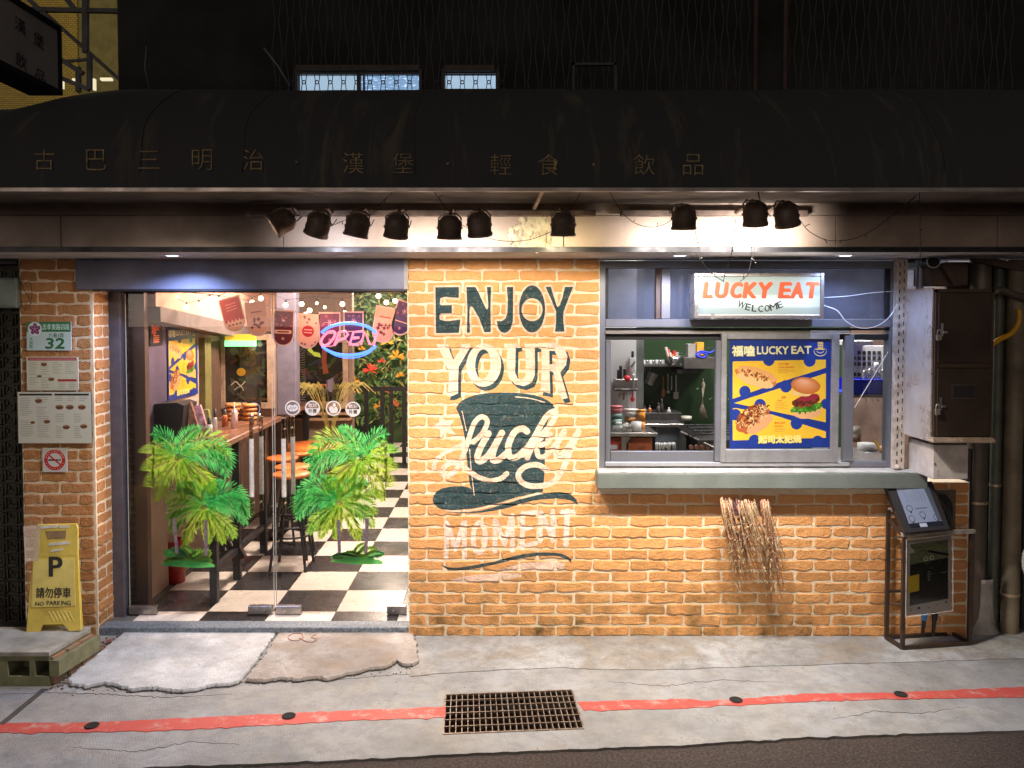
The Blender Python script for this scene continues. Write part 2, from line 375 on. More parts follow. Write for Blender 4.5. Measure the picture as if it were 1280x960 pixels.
for pts, wd in [
 ([(345,400),(410,335),(443,255),(405,222),(355,260),(320,350),(285,460),(235,575),(175,635),(125,622),(150,565),(235,548),(330,618),(400,655),(470,672),(540,655),(580,622)], 6.3),
 ([(350,392),(240,430),(120,490),(68,560),(68,600)], 5.2),
 ([(450,340),(400,430),(372,505),(395,535),(460,480),(545,335)], 8.0),
 ([(545,335),(490,450),(480,520),(520,525),(590,470)], 8.0),
 ([(722,325),(690,305),(635,330),(592,420),(600,500),(650,505),(715,450)], 8.0),
 ([(690,490),(770,370),(850,230),(905,185),(925,205),(880,290),(790,385),(740,470),(725,510)], 7.0),
 ([(790,400),(850,345),(885,345),(870,400),(805,425),(790,440),(805,500),(850,500),(905,440),(935,400)], 6.6),
 ([(985,325),(930,420),(930,490),(985,475),(1085,325)], 7.4),
 ([(1085,325),(1020,480),(960,620),(880,695),(760,712),(685,682),(662,625),(715,572),(800,562),(868,602)], 7.0)]:
    MC.stroke(pts, wd, CREAM)
MC.tf = fC
PALE = (.96,.86,.80)
for pts, wd in [([(175,205),(175,345),(170,480)],6),([(180,215),(215,310),(245,420)],6),([(245,420),(280,310),(310,205)],6),([(322,200),(318,340),(318,485)],6),
 ([(565,185),(562,435)],6),([(570,190),(640,375)],6),([(640,375),(695,150)],6),([(702,145),(703,425)],6),
 ([(785,125),(782,405)],6),([(785,132),(885,118)],6),([(785,255),(850,240)],5.5),([(785,395),(890,368)],6),
 ([(928,122),(925,350)],6),([(935,125),(1030,345)],6),([(1025,112),(1030,348)],6),
 ([(1142,112),(1132,378)],7),([(1100,118),(1195,118)],6)]:
    MC.stroke(pts, wd, PALE, .97, k=1)
MC.poly([ell(437,325,68,142,28,.02), ell(437,325,28,105,24,.02)], PALE, alpha=.97)
MC.poly([(120,535),(150,550),(180,560),(220,566),(270,565),(400,545),(560,515),(640,492),(720,470),(800,455),(880,445),(970,442),(1050,445),(1095,452),(1130,465),(1155,480),(1177,503),(1174,530),(1150,506),(1120,490),(1085,478),(1040,471),(900,472),(760,492),(620,525),(450,565),(375,580),(300,588),(240,588),(190,583),(155,568)], TEAL)
MC.poly([(510,597),(640,570),(700,550),(760,535),(830,525),(900,520),(1060,514),(1128,530),(1120,577),(960,590),(800,592),(620,603)], PALE, alpha=.8)
MC.poly([(200,668),(250,652),(300,640),(450,618),(640,608),(775,612),(772,645),(620,665),(440,682),(330,692),(240,686)], PALE, alpha=.8)
MC.tf = lambda p: p
n1 = vnoise(MC.h, MC.w, 9, 1); n2 = vnoise(MC.h, MC.w, 3, 2); n3 = vnoise(MC.h, MC.w, 40, 3)
wear = np.clip(1.12-.9*np.clip(n1*.5+n2*.5-.60+.10*n3, 0, 1)*1.2, .7, 1)
MC.a = MC.a*np.clip(wear, 0, 1); MC.rgb = MC.rgb*(1+.14*(n3-.5)+.12*(n1-.5))[..., None]
MURAL = MC.image('mural_paint')
_a = W(520, 340, 0); _b = W(740, 745, 0)
MUR = (_a.x, _b.x, _b.z, _a.z)

def mural_nodes(nt, base):
    g = nt.nodes.new('ShaderNodeNewGeometry'); sp = nt.nodes.new('ShaderNodeSeparateXYZ'); nt.links.new(g.outputs['Position'], sp.inputs[0])
    cb = nt.nodes.new('ShaderNodeCombineXYZ')
    for src, dst, lo, hi in ((0, 0, MUR[0], MUR[1]), (2, 1, MUR[2], MUR[3])):
        mr = nt.nodes.new('ShaderNodeMapRange'); mr.clamp = False; mr.inputs[1].default_value = lo; mr.inputs[2].default_value = hi
        nt.links.new(sp.outputs[src], mr.inputs[0]); nt.links.new(mr.outputs[0], cb.inputs[dst])
    t = nt.nodes.new('ShaderNodeTexImage'); t.image = MURAL; t.extension = 'CLIP'; nt.links.new(cb.outputs[0], t.inputs[0])
    return mix(nt, t.outputs['Alpha'], base, t.outputs['Color'])
def pos_sep(nt):
    g = nt.nodes.new('ShaderNodeNewGeometry'); sp = nt.nodes.new('ShaderNodeSeparateXYZ'); nt.links.new(g.outputs['Position'], sp.inputs[0]); return sp
def maprange(nt, v, a, b, c=0., d=1.):
    mr = nt.nodes.new('ShaderNodeMapRange'); nt.links.new(v, mr.inputs[0])
    for i, q in zip((1,2,3,4), (a,b,c,d)): mr.inputs[i].default_value = q
    return mr.outputs[0]
def brick_mat(name, mural, light, deep, dirt=1.0):
    m, nt, b = newmat(name); oi = nt.nodes.new('ShaderNodeObjectInfo')
    n1 = noise(nt, 5, 5, .6); n2 = noise(nt, 28, 5, .65); n3 = noise(nt, 95, 4, .6)
    col = mix(nt, ramp(nt, n2, [(.3, 0.), (.72, 1.)]), deep, light)
    col = mix(nt, maprange(nt, oi.outputs['Random'], 0, 1, 0, .55), col, (light[0]*.80, light[1]*.68, light[2]*.60), 'MIX')
    if mural: col = mural_nodes(nt, col)
    col = mix(nt, maprange(nt, n3, .55, .8, 0, .35), col, tuple(c*.55 for c in deep))
    # grime splashed up from the ground and redder brick towards the right end
    sp = pos_sep(nt); g0 = maprange(nt, sp.outputs[2], .62, .0, 0, 1.25); st = noise(nt, 7, 6, .7)
    mul = nt.nodes.new('ShaderNodeMath'); mul.operation = 'MULTIPLY'; nt.links.new(g0, mul.inputs[0]); nt.links.new(ramp(nt, st, [(.42, .02), (.66, .85)]), mul.inputs[1])
    col = mix(nt, mul.outputs[0], col, (.16*dirt, .10*dirt, .035*dirt))
    rx = maprange(nt, sp.outputs[0], 1.6, 2.9, 0, .7)
    col = mix(nt, rx, col, mix(nt, ramp(nt, n1, [(.35, 0.), (.65, 1.)]), (.54,.21,.07), (.68,.31,.12)))
    nt.links.new(col, b.inputs['Base Color']); b.inputs['Roughness'].default_value = .82; b.inputs['Specular IOR Level'].default_value = .25
    ad = nt.nodes.new('ShaderNodeMath'); ad.operation = 'MULTIPLY_ADD'; nt.links.new(n2, ad.inputs[0]); ad.inputs[1].default_value = 1.6; nt.links.new(n3, ad.inputs[2])
    bump(nt, b, ad.outputs[0], .8, .009); return m
def mortar_mat(name, mural):
    m, nt, b = newmat(name); n1 = noise(nt, 9, 6, .7); n2 = noise(nt, 60, 5, .7)
    col = mix(nt, ramp(nt, n1, [(.35, 0.), (.6, 1.)]), (.76,.62,.43), (.90,.77,.57))
    if mural: col = mural_nodes(nt, col)
    sp = pos_sep(nt); col = mix(nt, maprange(nt, sp.outputs[2], .35, 0, 0, .4), col, (.40,.29,.16))
    nt.links.new(col, b.inputs['Base Color']); b.inputs['Roughness'].default_value = .95
    bump(nt, b, n2, .8, .012); return m
M_brick = brick_mat('painted_brick', True, (.86,.475,.20), (.74,.355,.125))
M_brickp = brick_mat('pier_brick', False, (.60,.31,.13), (.46,.21,.075))
M_mortar = mortar_mat('cream_mortar', True); M_mortarp = mortar_mat('pale_mortar', False)

# ================================================================ BRICKWORK
ZT = 2.335                        # underside of the soffit
NC = 34; HC = ZT/NC; BL = .2275; JT = .0095
def brick_mesh(Lx, Hz, seed, y=0.0):
    r = random.Random(seed); mb = MB(); hx, hz = Lx/2, Hz/2; j = .0055; out = []
    m = 5 if Lx > .15 else 3
    top = [(-hx+.006+(2*hx-.012)*i/m, hz) for i in range(m+1)]; bot = [(x, -hz) for x, _ in top[::-1]]
    out = [(-hx, hz-.012)]+top[0:1]+top[1:]+[(hx, hz-.012), (hx, -hz+.012)]+bot+[(-hx, -hz+.012)]
    out = [(x+r.uniform(-j, j)*.8, z+(r.uniform(-j, j*.2) if z > 0 else r.uniform(-j*1.0, j*1.5))) for x, z in out]; n = len(out)
    pr = .0118+r.uniform(-.003, .004); tx, tz = r.uniform(-.012, .012), r.uniform(-.05, .03)
    fr = [(x*(1-.007/hx), -pr-x*tx-z*tz+r.uniform(-.0012, .0012), z*(1-.0045/hz)) for x, z in out]
    md = [(x, -pr*.62, z) for x, z in out]; bk = [(x*1.0, .004, z) for x, z in out]
    mb.add(fr+md+bk, [tuple(range(n))]+[(i, (i+1) % n, (i+1) % n+n, i+n) for i in range(n)]+[(i+n, (i+1) % n+n, (i+1) % n+2*n, i+2*n) for i in range(n)])
    me = mesh_of(mb, 'brick'); return me
BR = {}
def brick_var(L, mat):
    k = (round(L, 3), mat.name)
    if k not in BR:
        nv = 22 if abs(L-(BL-JT)) < .002 else 3
        BR[k] = [brick_mesh(L, HC-JT*.85, hash((round(L*1000), i)) % 99991) for i in range(nv)]
        for me in BR[k]: me.materials.append(mat)
    return random.choice(BR[k])
def lay(parent, x0, x1, z0, z1, mat, cap=300, face=0.0, side=None, off=0, rest_name='brick_remainder', skip=None):
    """running bond between x0 and x1; side=(x, sign) lays a return face along y instead"""
    cnt = 0; rest = MB()
    k0 = int(round(z0/HC)); k1 = int(round(z1/HC))
    for k in range(k0, k1):
        z = (k+.5)*HC; s = x0-((k+off) % 2)*BL/2+.001; i = 0
        while s < x1-.02:
            a = max(s, x0); b = min(s+BL, x1)
            s += BL
            if b < x1 and x1-b < .06: b = x1; s = x1
            if b-a < .045: continue
            L = b-a-JT
            if x1-b < .045 and b < x1: L += 0
            cx = (a+b)/2
            if skip and skip(cx, z): continue
            me = brick_var(L, mat); wob = random.uniform(-.0012, .0012)
            if side: loc = (side[0], cx, z+wob); rot = (0, 0, R(90)*side[1])
            else: loc = (cx, face, z+wob); rot = (random.uniform(-.01,.01), random.uniform(-.006,.006), 0)
            if cnt < cap: inst('brick', me, parent, loc, rot)
            else:
                M = Matrix.Translation(loc) @ Matrix.Rotation(rot[2], 4, 'Z')
                rest.add([M @ v.co for v in me.vertices], [tuple(p.vertices) for p in me.polygons])
            cnt += 1
    if rest.v: obj(rest_name, rest, mat, parent, kind='stuff')
    return cnt
XL = W(510, 560, 0).x; XM = W(749, 500, 0).x; XR = W(1209, 700, 0).x; ZS = W(900, 612, 0).z
wall = thing('brick_wall', ((XL+XR)/2, 0, 0), 'orange painted brick wall with the teal and cream hat mural, between glass door and serving window', 'brick wall')
obj('mortar_bed', MB().box((XL,-.0075,-.02), (XM,.2,ZT)).box((XM+.0005,-.0075,-.02), (XR,.2,(int(round(ZS/HC))+1)*HC)), M_mortar, wall)
kz = int(round(ZS/HC)); used = 0
for k in list(range(NC-1, kz-1, -1)): used += lay(wall, XL, XM, k*HC, (k+1)*HC, M_brick, 300-used)
for k in range(kz-1, -1, -1):
    n_ = lay(wall, XL, XR, k*HC, (k+1)*HC, M_brick, max(0, 300-used), rest_name='brick_remainder'); used += n_
PX0 = W(29, 560, 0).x; PX1 = W(118, 560, 0).x; PY = .20
pier = thing('brick_pier', ((PX0+PX1)/2, PY/2, 0), 'brick pier carrying the house number and paper menus, left of the glass door', 'brick pier')
obj('mortar_bed', MB().box((PX0,-.0075,-.02), (PX1+.0075,PY,ZT)), M_mortarp, pier)
lay(pier, PX0, PX1, 0, ZT, M_brickp, 300, off=1)
lay(pier, 0.0, PY, 0, ZT, M_brickp, 300, side=(PX1, 1), off=0)

lay(wall, W(1162,600,0).x, XR, kz*HC, (kz+1)*HC, M_brick, 0, rest_name='brick_remainder')
# ================================================================ GROUND
def conc_mat(name, light, dark, sc_=1.6, warm=(.40,.37,.32), wf=.5, holes=True):
    m, nt, b = newmat(name); n1 = noise(nt, sc_, 7, .62, dist=.4); n2 = noise(nt, 9, 7, .75); n3 = noise(nt, 160, 3, .6); n4 = noise(nt, 420, 2)
    col = mix(nt, ramp(nt, n1, [(.34, 0.), (.62, 1.)]), dark, light)
    col = mix(nt, ramp(nt, noise(nt, 3.1, 5, .6, dist=1.2), [(.47, 0.), (.62, wf)]), col, warm)
    col = mix(nt, ramp(nt, n2, [(.36, .45), (.56, 0.)]), col, tuple(c*.6 for c in dark))
    col = mix(nt, ramp(nt, n4, [(.36, .75), (.48, 0.)]), col, tuple(c*.35 for c in dark))
    vo = nt.nodes.new('ShaderNodeTexVoronoi'); vo.feature = 'DISTANCE_TO_EDGE'; vo.inputs['Scale'].default_value = 1.1
    g = nt.nodes.new('ShaderNodeNewGeometry'); vm = nt.nodes.new('ShaderNodeVectorMath'); vm.operation = 'ADD'; nz = nt.nodes.new('ShaderNodeTexNoise'); nz.inputs['Scale'].default_value = 4; nz.inputs['Detail'].default_value = 6
    nt.links.new(g.outputs['Position'], nz.inputs['Vector']); nt.links.new(g.outputs['Position'], vm.inputs[0]); nt.links.new(nz.outputs['Color'], vm.inputs[1]); nt.links.new(vm.outputs[0], vo.inputs['Vector'])
    cr = ramp(nt, vo.outputs['Distance'], [(.0, .45), (.006, 0.)])
    col = mix(nt, cr, col, tuple(c*.4 for c in dark))
    nt.links.new(col, b.inputs['Base Color']); nt.links.new(ramp(nt, n1, [(.3, .62), (.7, .9)]), b.inputs['Roughness'])
    ad = nt.nodes.new('ShaderNodeMath'); ad.operation = 'ADD'; nt.links.new(n2, ad.inputs[0]); nt.links.new(n3, ad.inputs[1])
    bump(nt, b, ad.outputs[0], .75, .008); return m
M_conc = conc_mat('pavement_concrete', (.41,.415,.42), (.26,.255,.24))
M_conc2 = conc_mat('wall_side_concrete', (.48,.49,.49), (.22,.21,.19), 1.1, (.31,.265,.20), .75)
M_slabw = conc_mat('white_slab_concrete', (.70,.72,.74), (.46,.46,.46), 2.0, (.5,.45,.38), .25)
M_slabb = conc_mat('brown_slab_concrete', (.54,.51,.48), (.34,.29,.25), 1.7, (.34,.25,.17), .6)
m, nt, b = newmat('asphalt'); n1 = noise(nt, 75, 5, .8); n2 = noise(nt, 3, 7, .7)
nt.links.new(mix(nt, ramp(nt, n1, [(.45, 0.), (.72, 1.)]), mix(nt, n2, (.016,.011,.009), (.042,.028,.022)), (.13,.095,.075)), b.inputs['Base Color'])
b.inputs['Roughness'].default_value = .85; bump(nt, b, n1, .9, .006); M_asph = m
def jag(pts, step=.035, amp=.006, seed=1, closed=True):
    r = random.Random(seed); out = []; n = len(pts)
    for i in range(n if closed else n-1):
        a, b = pts[i], pts[(i+1) % n]; d = math.dist(a, b); k = max(1, int(d/step))
        for t in range(k):
            u = t/k; q = r.gauss(0, amp) if t else 0; nx, ny = -(b[1]-a[1])/(d+1e-9), (b[0]-a[0])/(d+1e-9)
            out.append((a[0]+(b[0]-a[0])*u+nx*q, a[1]+(b[1]-a[1])*u+ny*q))
    if not closed: out.append(tuple(pts[-1]))
    return out
def g2(px, py, Z=0.0): p = G(px, py, Z); return (p.x, p.y)
obj('ground', MB().box((-150,-150,-.50),(150,150,-.45)), pm('dark_soil', (.03,.028,.025), .9), kind='structure')
AE = [g2(-60,970), g2(100,964), g2(198,958), g2(300,955), g2(430,950), g2(560,943), g2(700,937), g2(860,931), g2(1000,922), g2(1140,917), g2(1280,913), g2(1400,909)]
edge = jag(AE, .04, .004, 4, False)
left = (-5.5, edge[0][1]-.1); right = (5.5, edge[-1][1]+.05)
obj('road', MB().slab([(-60,-40),(60,-40),(60,right[1]+.1),(5.5,right[1]+.02)]+[(x, y+.02) for x, y in edge[::-1]]+[(-5.5,left[1]+.02),(-60,left[1])], -.1, -.012), M_asph, kind='structure')
GR = [g2(557,869), g2(715,863), g2(730,911), g2(554,918)]    # grate corners tl tr br bl
def ngrid(quadA, quadB): return
top = [(5.5,1.0),(-5.5,1.0)]
fr = [left]+edge+[right]
mb = MB(); gi = min(range(len(fr)), key=lambda i: abs(fr[i][0]-GR[3][0])); gj = min(range(len(fr)), key=lambda i: abs(fr[i][0]-GR[2][0]))
def sheet(mb, pts, z0, z1): mb.slab(pts, z0, z1)
sheet(mb, fr[:gi+1]+[GR[3], GR[0], (GR[0][0], 1.0), (-5.5, 1.0)], -.1, 0)
sheet(mb, fr[gi:gj+1]+[GR[2], GR[3]], -.1, 0)
sheet(mb, fr[gj:]+[(5.5, 1.0), (GR[1][0], 1.0), GR[1], GR[2]], -.1, 0)
sheet(mb, [GR[0], GR[1], (GR[1][0], 1.0), (GR[0][0], 1.0)], -.1, 0)
obj('pavement', mb, M_conc, kind='structure')
# wall-side strip of older concrete lying against the building
P = [g2(-40,866),(-5.5,1.0)]
front = jag([g2(512,846), g2(560,842), g2(620,838), g2(700,835), g2(780,838), g2(860,837), g2(930,834), g2(1000,832), g2(1100,829), g2(1200,826), g2(1290,823), g2(1420,820)], .04, .004, 9, False)
obj('wall_side_paving', MB().slab(front+[(5.4,.95),(XL-.0,.95)], .0005, .0042), M_conc2, kind='structure')
# red kerb line
TOPS = [(-60,906),(0,904),(100,904),(200,900),(300,895),(430,889),(557,884)]; BOTS = [(557,897),(430,902),(300,909),(200,914),(100,916),(0,917),(-60,918)]
m, nt, b = newmat('red_road_paint'); n1 = noise(nt, 12, 6, .7); n2 = noise(nt, 140, 3)
nt.links.new(mix(nt, ramp(nt, n1, [(.52, 0.), (.60, .35), (.70, .9)]), mix(nt, n2, (.40,.05,.04), (.56,.10,.075)), (.48,.36,.31)), b.inputs['Base Color']); b.inputs['Roughness'].default_value = .6; bump(nt, b, n2, .4, .003); M_red = m
def band(t, bt, seed): return jag([g2(*p) for p in t], .03, .0035, seed, False)+jag([g2(*p) for p in bt], .03, .0045, seed+1, False)
tA = band(TOPS, BOTS, 21)
tB = band([(722,878),(860,874),(880,877),(930,874),(1000,868),(1126,866),(1280,859),(1400,854)], [(1400,867),(1280,872),(1140,874),(1000,878),(940,881),(860,886),(730,889)], 31)
obj('red_line', MB().slab(tA, .0005, .0030).slab(tB, .0005, .0030), M_red, kind='structure')
# expansion joint in the pavement at the left
for a in [((-2,906),(50,862))]:
    p, q = g2(*a[0][:2]) if 0 else g2(-2,906), g2(52,862)
    obj('pavement_joint', MB().slab([p, (p[0]+.03, p[1]), (q[0]+.028, q[1]), q], .001, .005), pm('joint_filler', (.07,.065,.055), .95), kind='structure')
# drain holes
M_hole = pm('hole_black', (.012,.011,.010), .9)
for i, (px, py, lb) in enumerate([(115,906,'small round drain hole in the red line by the concrete blocks'), (361,894,'small round drain hole in the red line before the left door leaf'),
        (920,874,'small round drain hole in the red line below the twig bundle'), (1126,867,'small round drain hole in the red line before the tablet stand')]):
    p = G(px, py, .009); o = MB().lathe([(0, .0), (.030, .0), (.032, .0004), (.034, -.001)], (p.x, p.y, .0088), 18)
    obj('drain_hole', o, M_hole, None, lb, 'drain hole', 'drain holes along the red line')
# grate
g0, g1, g2_, g3 = [Vector((x, y, 0)) for x, y in GR]
def gp(u, v, z=0.): return (g0*(1-u)+g1*u)*(1-v)+(g3*(1-u)+g2_*u)*v+Vector((0,0,z))
grate = thing('drain_grate', gp(.5,.5,-.03), 'rusty steel drain grate set in the pavement across the red line', 'drain grate')
M_grate = pm('worn_galvanised', (.33,.29,.25), .42, .7, .5, 22, 90, .2, col2=(.16,.10,.06))
M_rust = pm('pit_rust', (.055,.028,.015), .9, 0, .6, 8)
pit = MB(); q = [gp(0,0),gp(1,0),gp(1,1),gp(0,1)]
pit.add([(p.x,p.y,-.02) for p in q]+[(p.x,p.y,-.26) for p in q], [(4,5,6,7),(0,1,5,4),(1,2,6,5),(2,3,7,6),(3,0,4,7)])
obj('pit', pit, M_rust, grate)
dirt = MB()
for i in range(60):
    u, v = random.uniform(.05,.95), random.uniform(.05,.95); p = gp(u, v, -.25); dirt.ball(p, random.uniform(.006,.02), 6, (1,1,.5))
obj('litter', dirt, pm('pit_leaves', (.10,.06,.03), .9), grate, kind='stuff')
def bar(a, b, w, h, zt):
    d = (b-a).normalized(); n = Vector((-d.y, d.x, 0))*w/2; mb = MB(); mb.slab([tuple((p+o)[:2]) for p, o in ((a,-n),(b,-n),(b,n),(a,n))], zt-h, zt); return mb
for i in range(24):
    u = i/23; obj('bearing_bar', bar(gp(u,.004), gp(u,.996), .0045 if 0 < i < 23 else .008, .03, .002), M_grate, grate)
for j in range(7):
    v = j/6; obj('cross_bar', bar(gp(.002,v), gp(.998,v), .006 if 0 < j < 6 else .009, .012, .0045), M_grate, grate)
def crack(pts, w_, seed):
    P_ = jag([g2(*p) for p in pts], .018, .005, seed, False); n = len(P_); r_ = random.Random(seed); vs = []
    for i, (x, y) in enumerate(P_): h_ = w_*r_.uniform(.4,1)*math.sin(PI*(i+.6)/(n+.2)); vs += [(x, y-h_, 0), (x, y+h_, 0)]
    q_ = [(v[0], v[1]) for v in vs[::2]]+[(v[0], v[1]) for v in vs[1::2]][::-1]; return q_
mb = MB()
for k, (pts, w_) in enumerate([([(-10,868),(60,866),(130,868),(210,872),(290,868)], .003), ([(300,853),(360,852),(430,849),(500,843),(545,846)], .0035), ([(1040,900),(1090,889),(1150,892),(1210,884)], .002), ([(90,934),(170,940),(240,927),(300,932)], .002), ([(760,852),(830,858),(900,850),(980,853)], .0018)]):
    mb.slab(crack(pts, w_, 70+k), .0006, .0014)
obj('pavement_crack', mb, pm('crack_shade', (.06,.05,.042), .95), kind='structure')
# cast slab in front of the door: two broken pieces
ZSL = .020
LS = [(158,788),(345,789),(338,800),(330,812),(322,824),(312,836),(303,848),(290,853),(262,856),(240,861),(215,862),(190,858),(165,861),(148,856),(130,852),(110,857),(88,853),(84,848),(110,826)]
RS = [(349,789),(515,786),(519,800),(524,825),(516,830),(503,829),(497,824),(488,830),(478,833),(462,834),(448,839),(430,842),(410,848),(395,845),(370,848),(350,846),(330,850),(308,848),(317,836),(327,824),(335,812),(343,800)]
slab = thing('door_slab', (W(330,820,0).x, -.3, 0), 'cracked concrete slab laid as a step before the glass door', 'door step')
for pts, mm, lb, sd in ((LS, M_slabw, 'whitish left piece of the broken slab', 5), (RS, M_slabb, 'brown right piece of the broken slab with faded red scrawl', 6)):
    poly = jag([g2(x, y, ZSL) for x, y in pts], .014, .0042, sd); base = [(x+random.uniform(-.003,.003), y-.003) for x, y in poly]; n = len(poly); gr_ = [(x+random.uniform(-.003,.003), y-random.uniform(.005,.016)) for x, y in poly]; obj('edge_crack', MB().slab(gr_, .0044, .0056 if sd == 5 else .0060), pm('crack_dirt', (.055,.045,.035), .95, 0, .5, 30), slab)
    s = MB(); inn = [(x*.992+.008*sum(p[0] for p in poly)/n, y*.985+.015*sum(p[1] for p in poly)/n) for x, y in poly]
    s.add([(x,y,ZSL) for x,y in inn]+[(x,y,ZSL-.008+random.uniform(-.003,.002)) for x,y in poly]+[(x,y,.001) for x,y in base],
          [tuple(range(n))]+[(i,(i+1)%n,(i+1)%n+n,i+n) for i in range(n)]+[(i+n,(i+1)%n+n,(i+1)%n+2*n,i+2*n) for i in range(n)])
    obj('slab_piece', s, mm, slab, lb)
sc_m = MB(); tfm = lambda px, py: G(px, py, ZSL+.0015)
for pts in ([(366,792),(360,796),(363,800),(372,801),(379,797),(376,792),(366,792)], [(374,798),(385,803)], [(395,793),(389,797),(396,799),(390,803),(384,802)]):
    sc_m.tube([tfm(*p) for p in smooth_path(pts, 4)], .0035, 4)
obj('scrawl', sc_m, pm('faded_red_paint', (.33,.15,.12), .8), slab)
# crumbs in the gutter beside the blocks and along the slab edge
cr = MB()
for i in range(260):
    t = random.random(); a = g2(150,800); b_ = g2(82,858); x = a[0]+(b_[0]-a[0])*t+random.gauss(-.03,.03); y = a[1]+(b_[1]-a[1])*t+random.gauss(0,.03)
    r_ = random.uniform(.003,.011); cr.ball((x,y,r_*.5), r_, 5, (1,random.uniform(.5,1),.6))
for i in range(160):
    t = random.random(); x, y = g2(90+440*t, 866-28*t+random.gauss(0,4)); r_ = random.uniform(.0015,.005); cr.ball((x,y,r_*.5), r_, 5)
for i in range(120):
    x, y = g2(random.uniform(520,1280), random.uniform(802,960)); r_ = random.uniform(.001,.0028); cr.ball((x,y,r_*.5+.004), r_, 5)
obj('gravel_crumbs', cr, pm('crumbs', (.22,.17,.13), .9, 0, .5, 30), kind='stuff', label='loose crumbs and grit along the slab edge and gutter', cat='grit')
lv = MB()
for i in range(26):
    t = random.random(); x, y = g2(150-62*t, 800+42*t); x += random.gauss(-.03,.02); s_ = random.uniform(.012,.024); a = random.random()*6
    vs = [(x+math.cos(a+q)*s_*(1 if k % 2 else .5), y+math.sin(a+q)*s_*(1 if k % 2 else .5), .012+random.uniform(0,.012)) for k, q in enumerate([0,1.57,3.14,4.71])]
    lv.add(vs, [(0,1,2,3)])
obj('dead_leaves', lv, pm('dry_leaf', (.30,.10,.07), .8, 0, .6, 50), kind='stuff', label='dry reddish leaves in the gutter beside the concrete blocks', cat='leaves')
# ================================================================ SOFFIT, FASCIA, AWNING
M_soff = pm('soffit_white', (.50,.48,.46), .55, 0, .2, 3, 60, .1)
M_fasc = pm('fascia_metal', (.36,.28,.23), .42, .05, .3, 2.2, 90, .08, col2=(.21,.16,.13))
YF = -.60; XE = 3.6; XWL = -3.6
soff = thing('soffit', (0,-.3,ZT), 'pale soffit over the shop front holding the recessed downlights', 'soffit')
segs = [XWL, W(118,316,-.3).x, W(508,316,-.3).x, W(748,316,-.3).x, W(1120,316,-.3).x, XE]
for a, b_ in zip(segs[:-1], segs[1:]): obj('panel', MB().box((a+.0015,YF+.012,ZT),(b_-.0015,-.0,ZT+.03)), M_soff, soff)
obj('lip', MB().box((XWL,YF-.012,ZT-.004),(XE,YF+.010,ZT+.022)), M_dark, soff)
zsm = W(640,269,YF).z; ztp = W(640,246,YF).z
fasc = thing('fascia', (0,YF,ZT), 'brownish metal fascia of joined panels behind the track lights', 'fascia')
js = [XWL, W(76,290,YF).x, W(354,290,YF).x, W(655,290,YF).x, W(700,290,YF).x-.4+.42, W(1045,290,YF).x, W(1247,290,YF).x, XE]
js = sorted(set(js))
for i, (a, b_) in enumerate(zip(js[:-1], js[1:])):
    obj('panel', MB().bbox((a+.0015,YF,ZT+.024),(b_-.0015,YF+.03,zsm-.0015), .002), M_fasc, fasc)
for a, b_ in ((XWL, W(500,260,YF).x), (W(500,260,YF).x, XE)):
    obj('upper_panel', MB().bbox((a+.001,YF+.006,zsm+.0015),(b_-.001,YF+.03,ztp), .002), M_fasc, fasc)
# rough cement patch on the fascia
cp = MB(); rr = random.Random(3)
for i in range(150):
    p = W(rr.gauss(668,13), rr.uniform(272,312), YF-.001); cp.ball(p, rr.uniform(.006,.018), 6, (1,.22,1.6))
obj('cement_smear', cp, pm('cement_smear', (.52,.46,.34), .9, 0, .3, 20, 60, .4), fasc, kind='stuff')
# awning: a cloth barrel whose lower edge hangs in front
YB = -1.35; ZB = W(640,236,YB).z
ZT_R = W(640,124,-.30).z; ZT_L = W(40,148,-.30).z
def aw_top(x):
    xa, xb = W(62,150,-.5).x, W(215,118,-.5).x; t = min(1, max(0, (x-xa)/(xb-xa))); t = math.sin(t*PI/2)**.9
    return ZT_L+(ZT_R-ZT_L)*t
def aw(x, u, off=0.0):        # u 0 at the hem, 1 at the top against the building
    zt = aw_top(x); h = zt-ZB; a = u*PI/2
    sag = .020*math.sin(x*3.1+u*2)+.010*abs(math.sin(x*1.9+.4))*math.sin(u*7)+.006*math.sin(x*9.7+u*5)+.004*math.sin(x*23+u*3)
    y = YB+(1-math.cos(a))*1.05-(off+sag*math.sin(u*PI)); z = ZB+h*math.sin(a)*(1-.0*u)
    return Vector((x, y, z))
m, nt, b = newmat('awning_cloth'); n1 = noise(nt, 2.2, 6, .65); n2 = noise(nt, 260, 2)
mp = nt.nodes.new('ShaderNodeMapping'); g = nt.nodes.new('ShaderNodeNewGeometry'); nt.links.new(g.outputs['Position'], mp.inputs[0]); mp.inputs['Scale'].default_value = (9, 1.2, 1.2)
n3 = noise(nt, 1.0, 6, .7, coord=mp.outputs[0], dist=.6)
col = mix(nt, ramp(nt, n1, [(.3, 0.), (.7, 1.)]), (.038,.036,.039), (.031,.036,.041))
col = mix(nt, ramp(nt, n3, [(.55, 0.), (.70, .8)]), col, (.105,.085,.055)); nt.links.new(col, b.inputs['Base Color']); b.inputs['Roughness'].default_value = .8
bump(nt, b, n2, .3, .002); M_awn = m
M_seam = pm('awning_seam', (.06,.05,.035), .8); M_gold = pm('faded_gold_lettering', (.32,.235,.11), .7, 0, .5, 26, col2=(.10,.075,.045))
awn = thing('awning', (0,YB,ZB), 'long black barrel awning with faded gold Chinese lettering over the shop front', 'awning')
mb = MB(); NX, NU = 150, 14; xs = [-4.0+8.0*i/NX for i in range(NX+1)]
mb.add([aw(x, j/NU) for x in xs for j in range(NU+1)], [(i*(NU+1)+j, i*(NU+1)+j+1, (i+1)*(NU+1)+j+1, (i+1)*(NU+1)+j) for i in range(NX) for j in range(NU)], True)
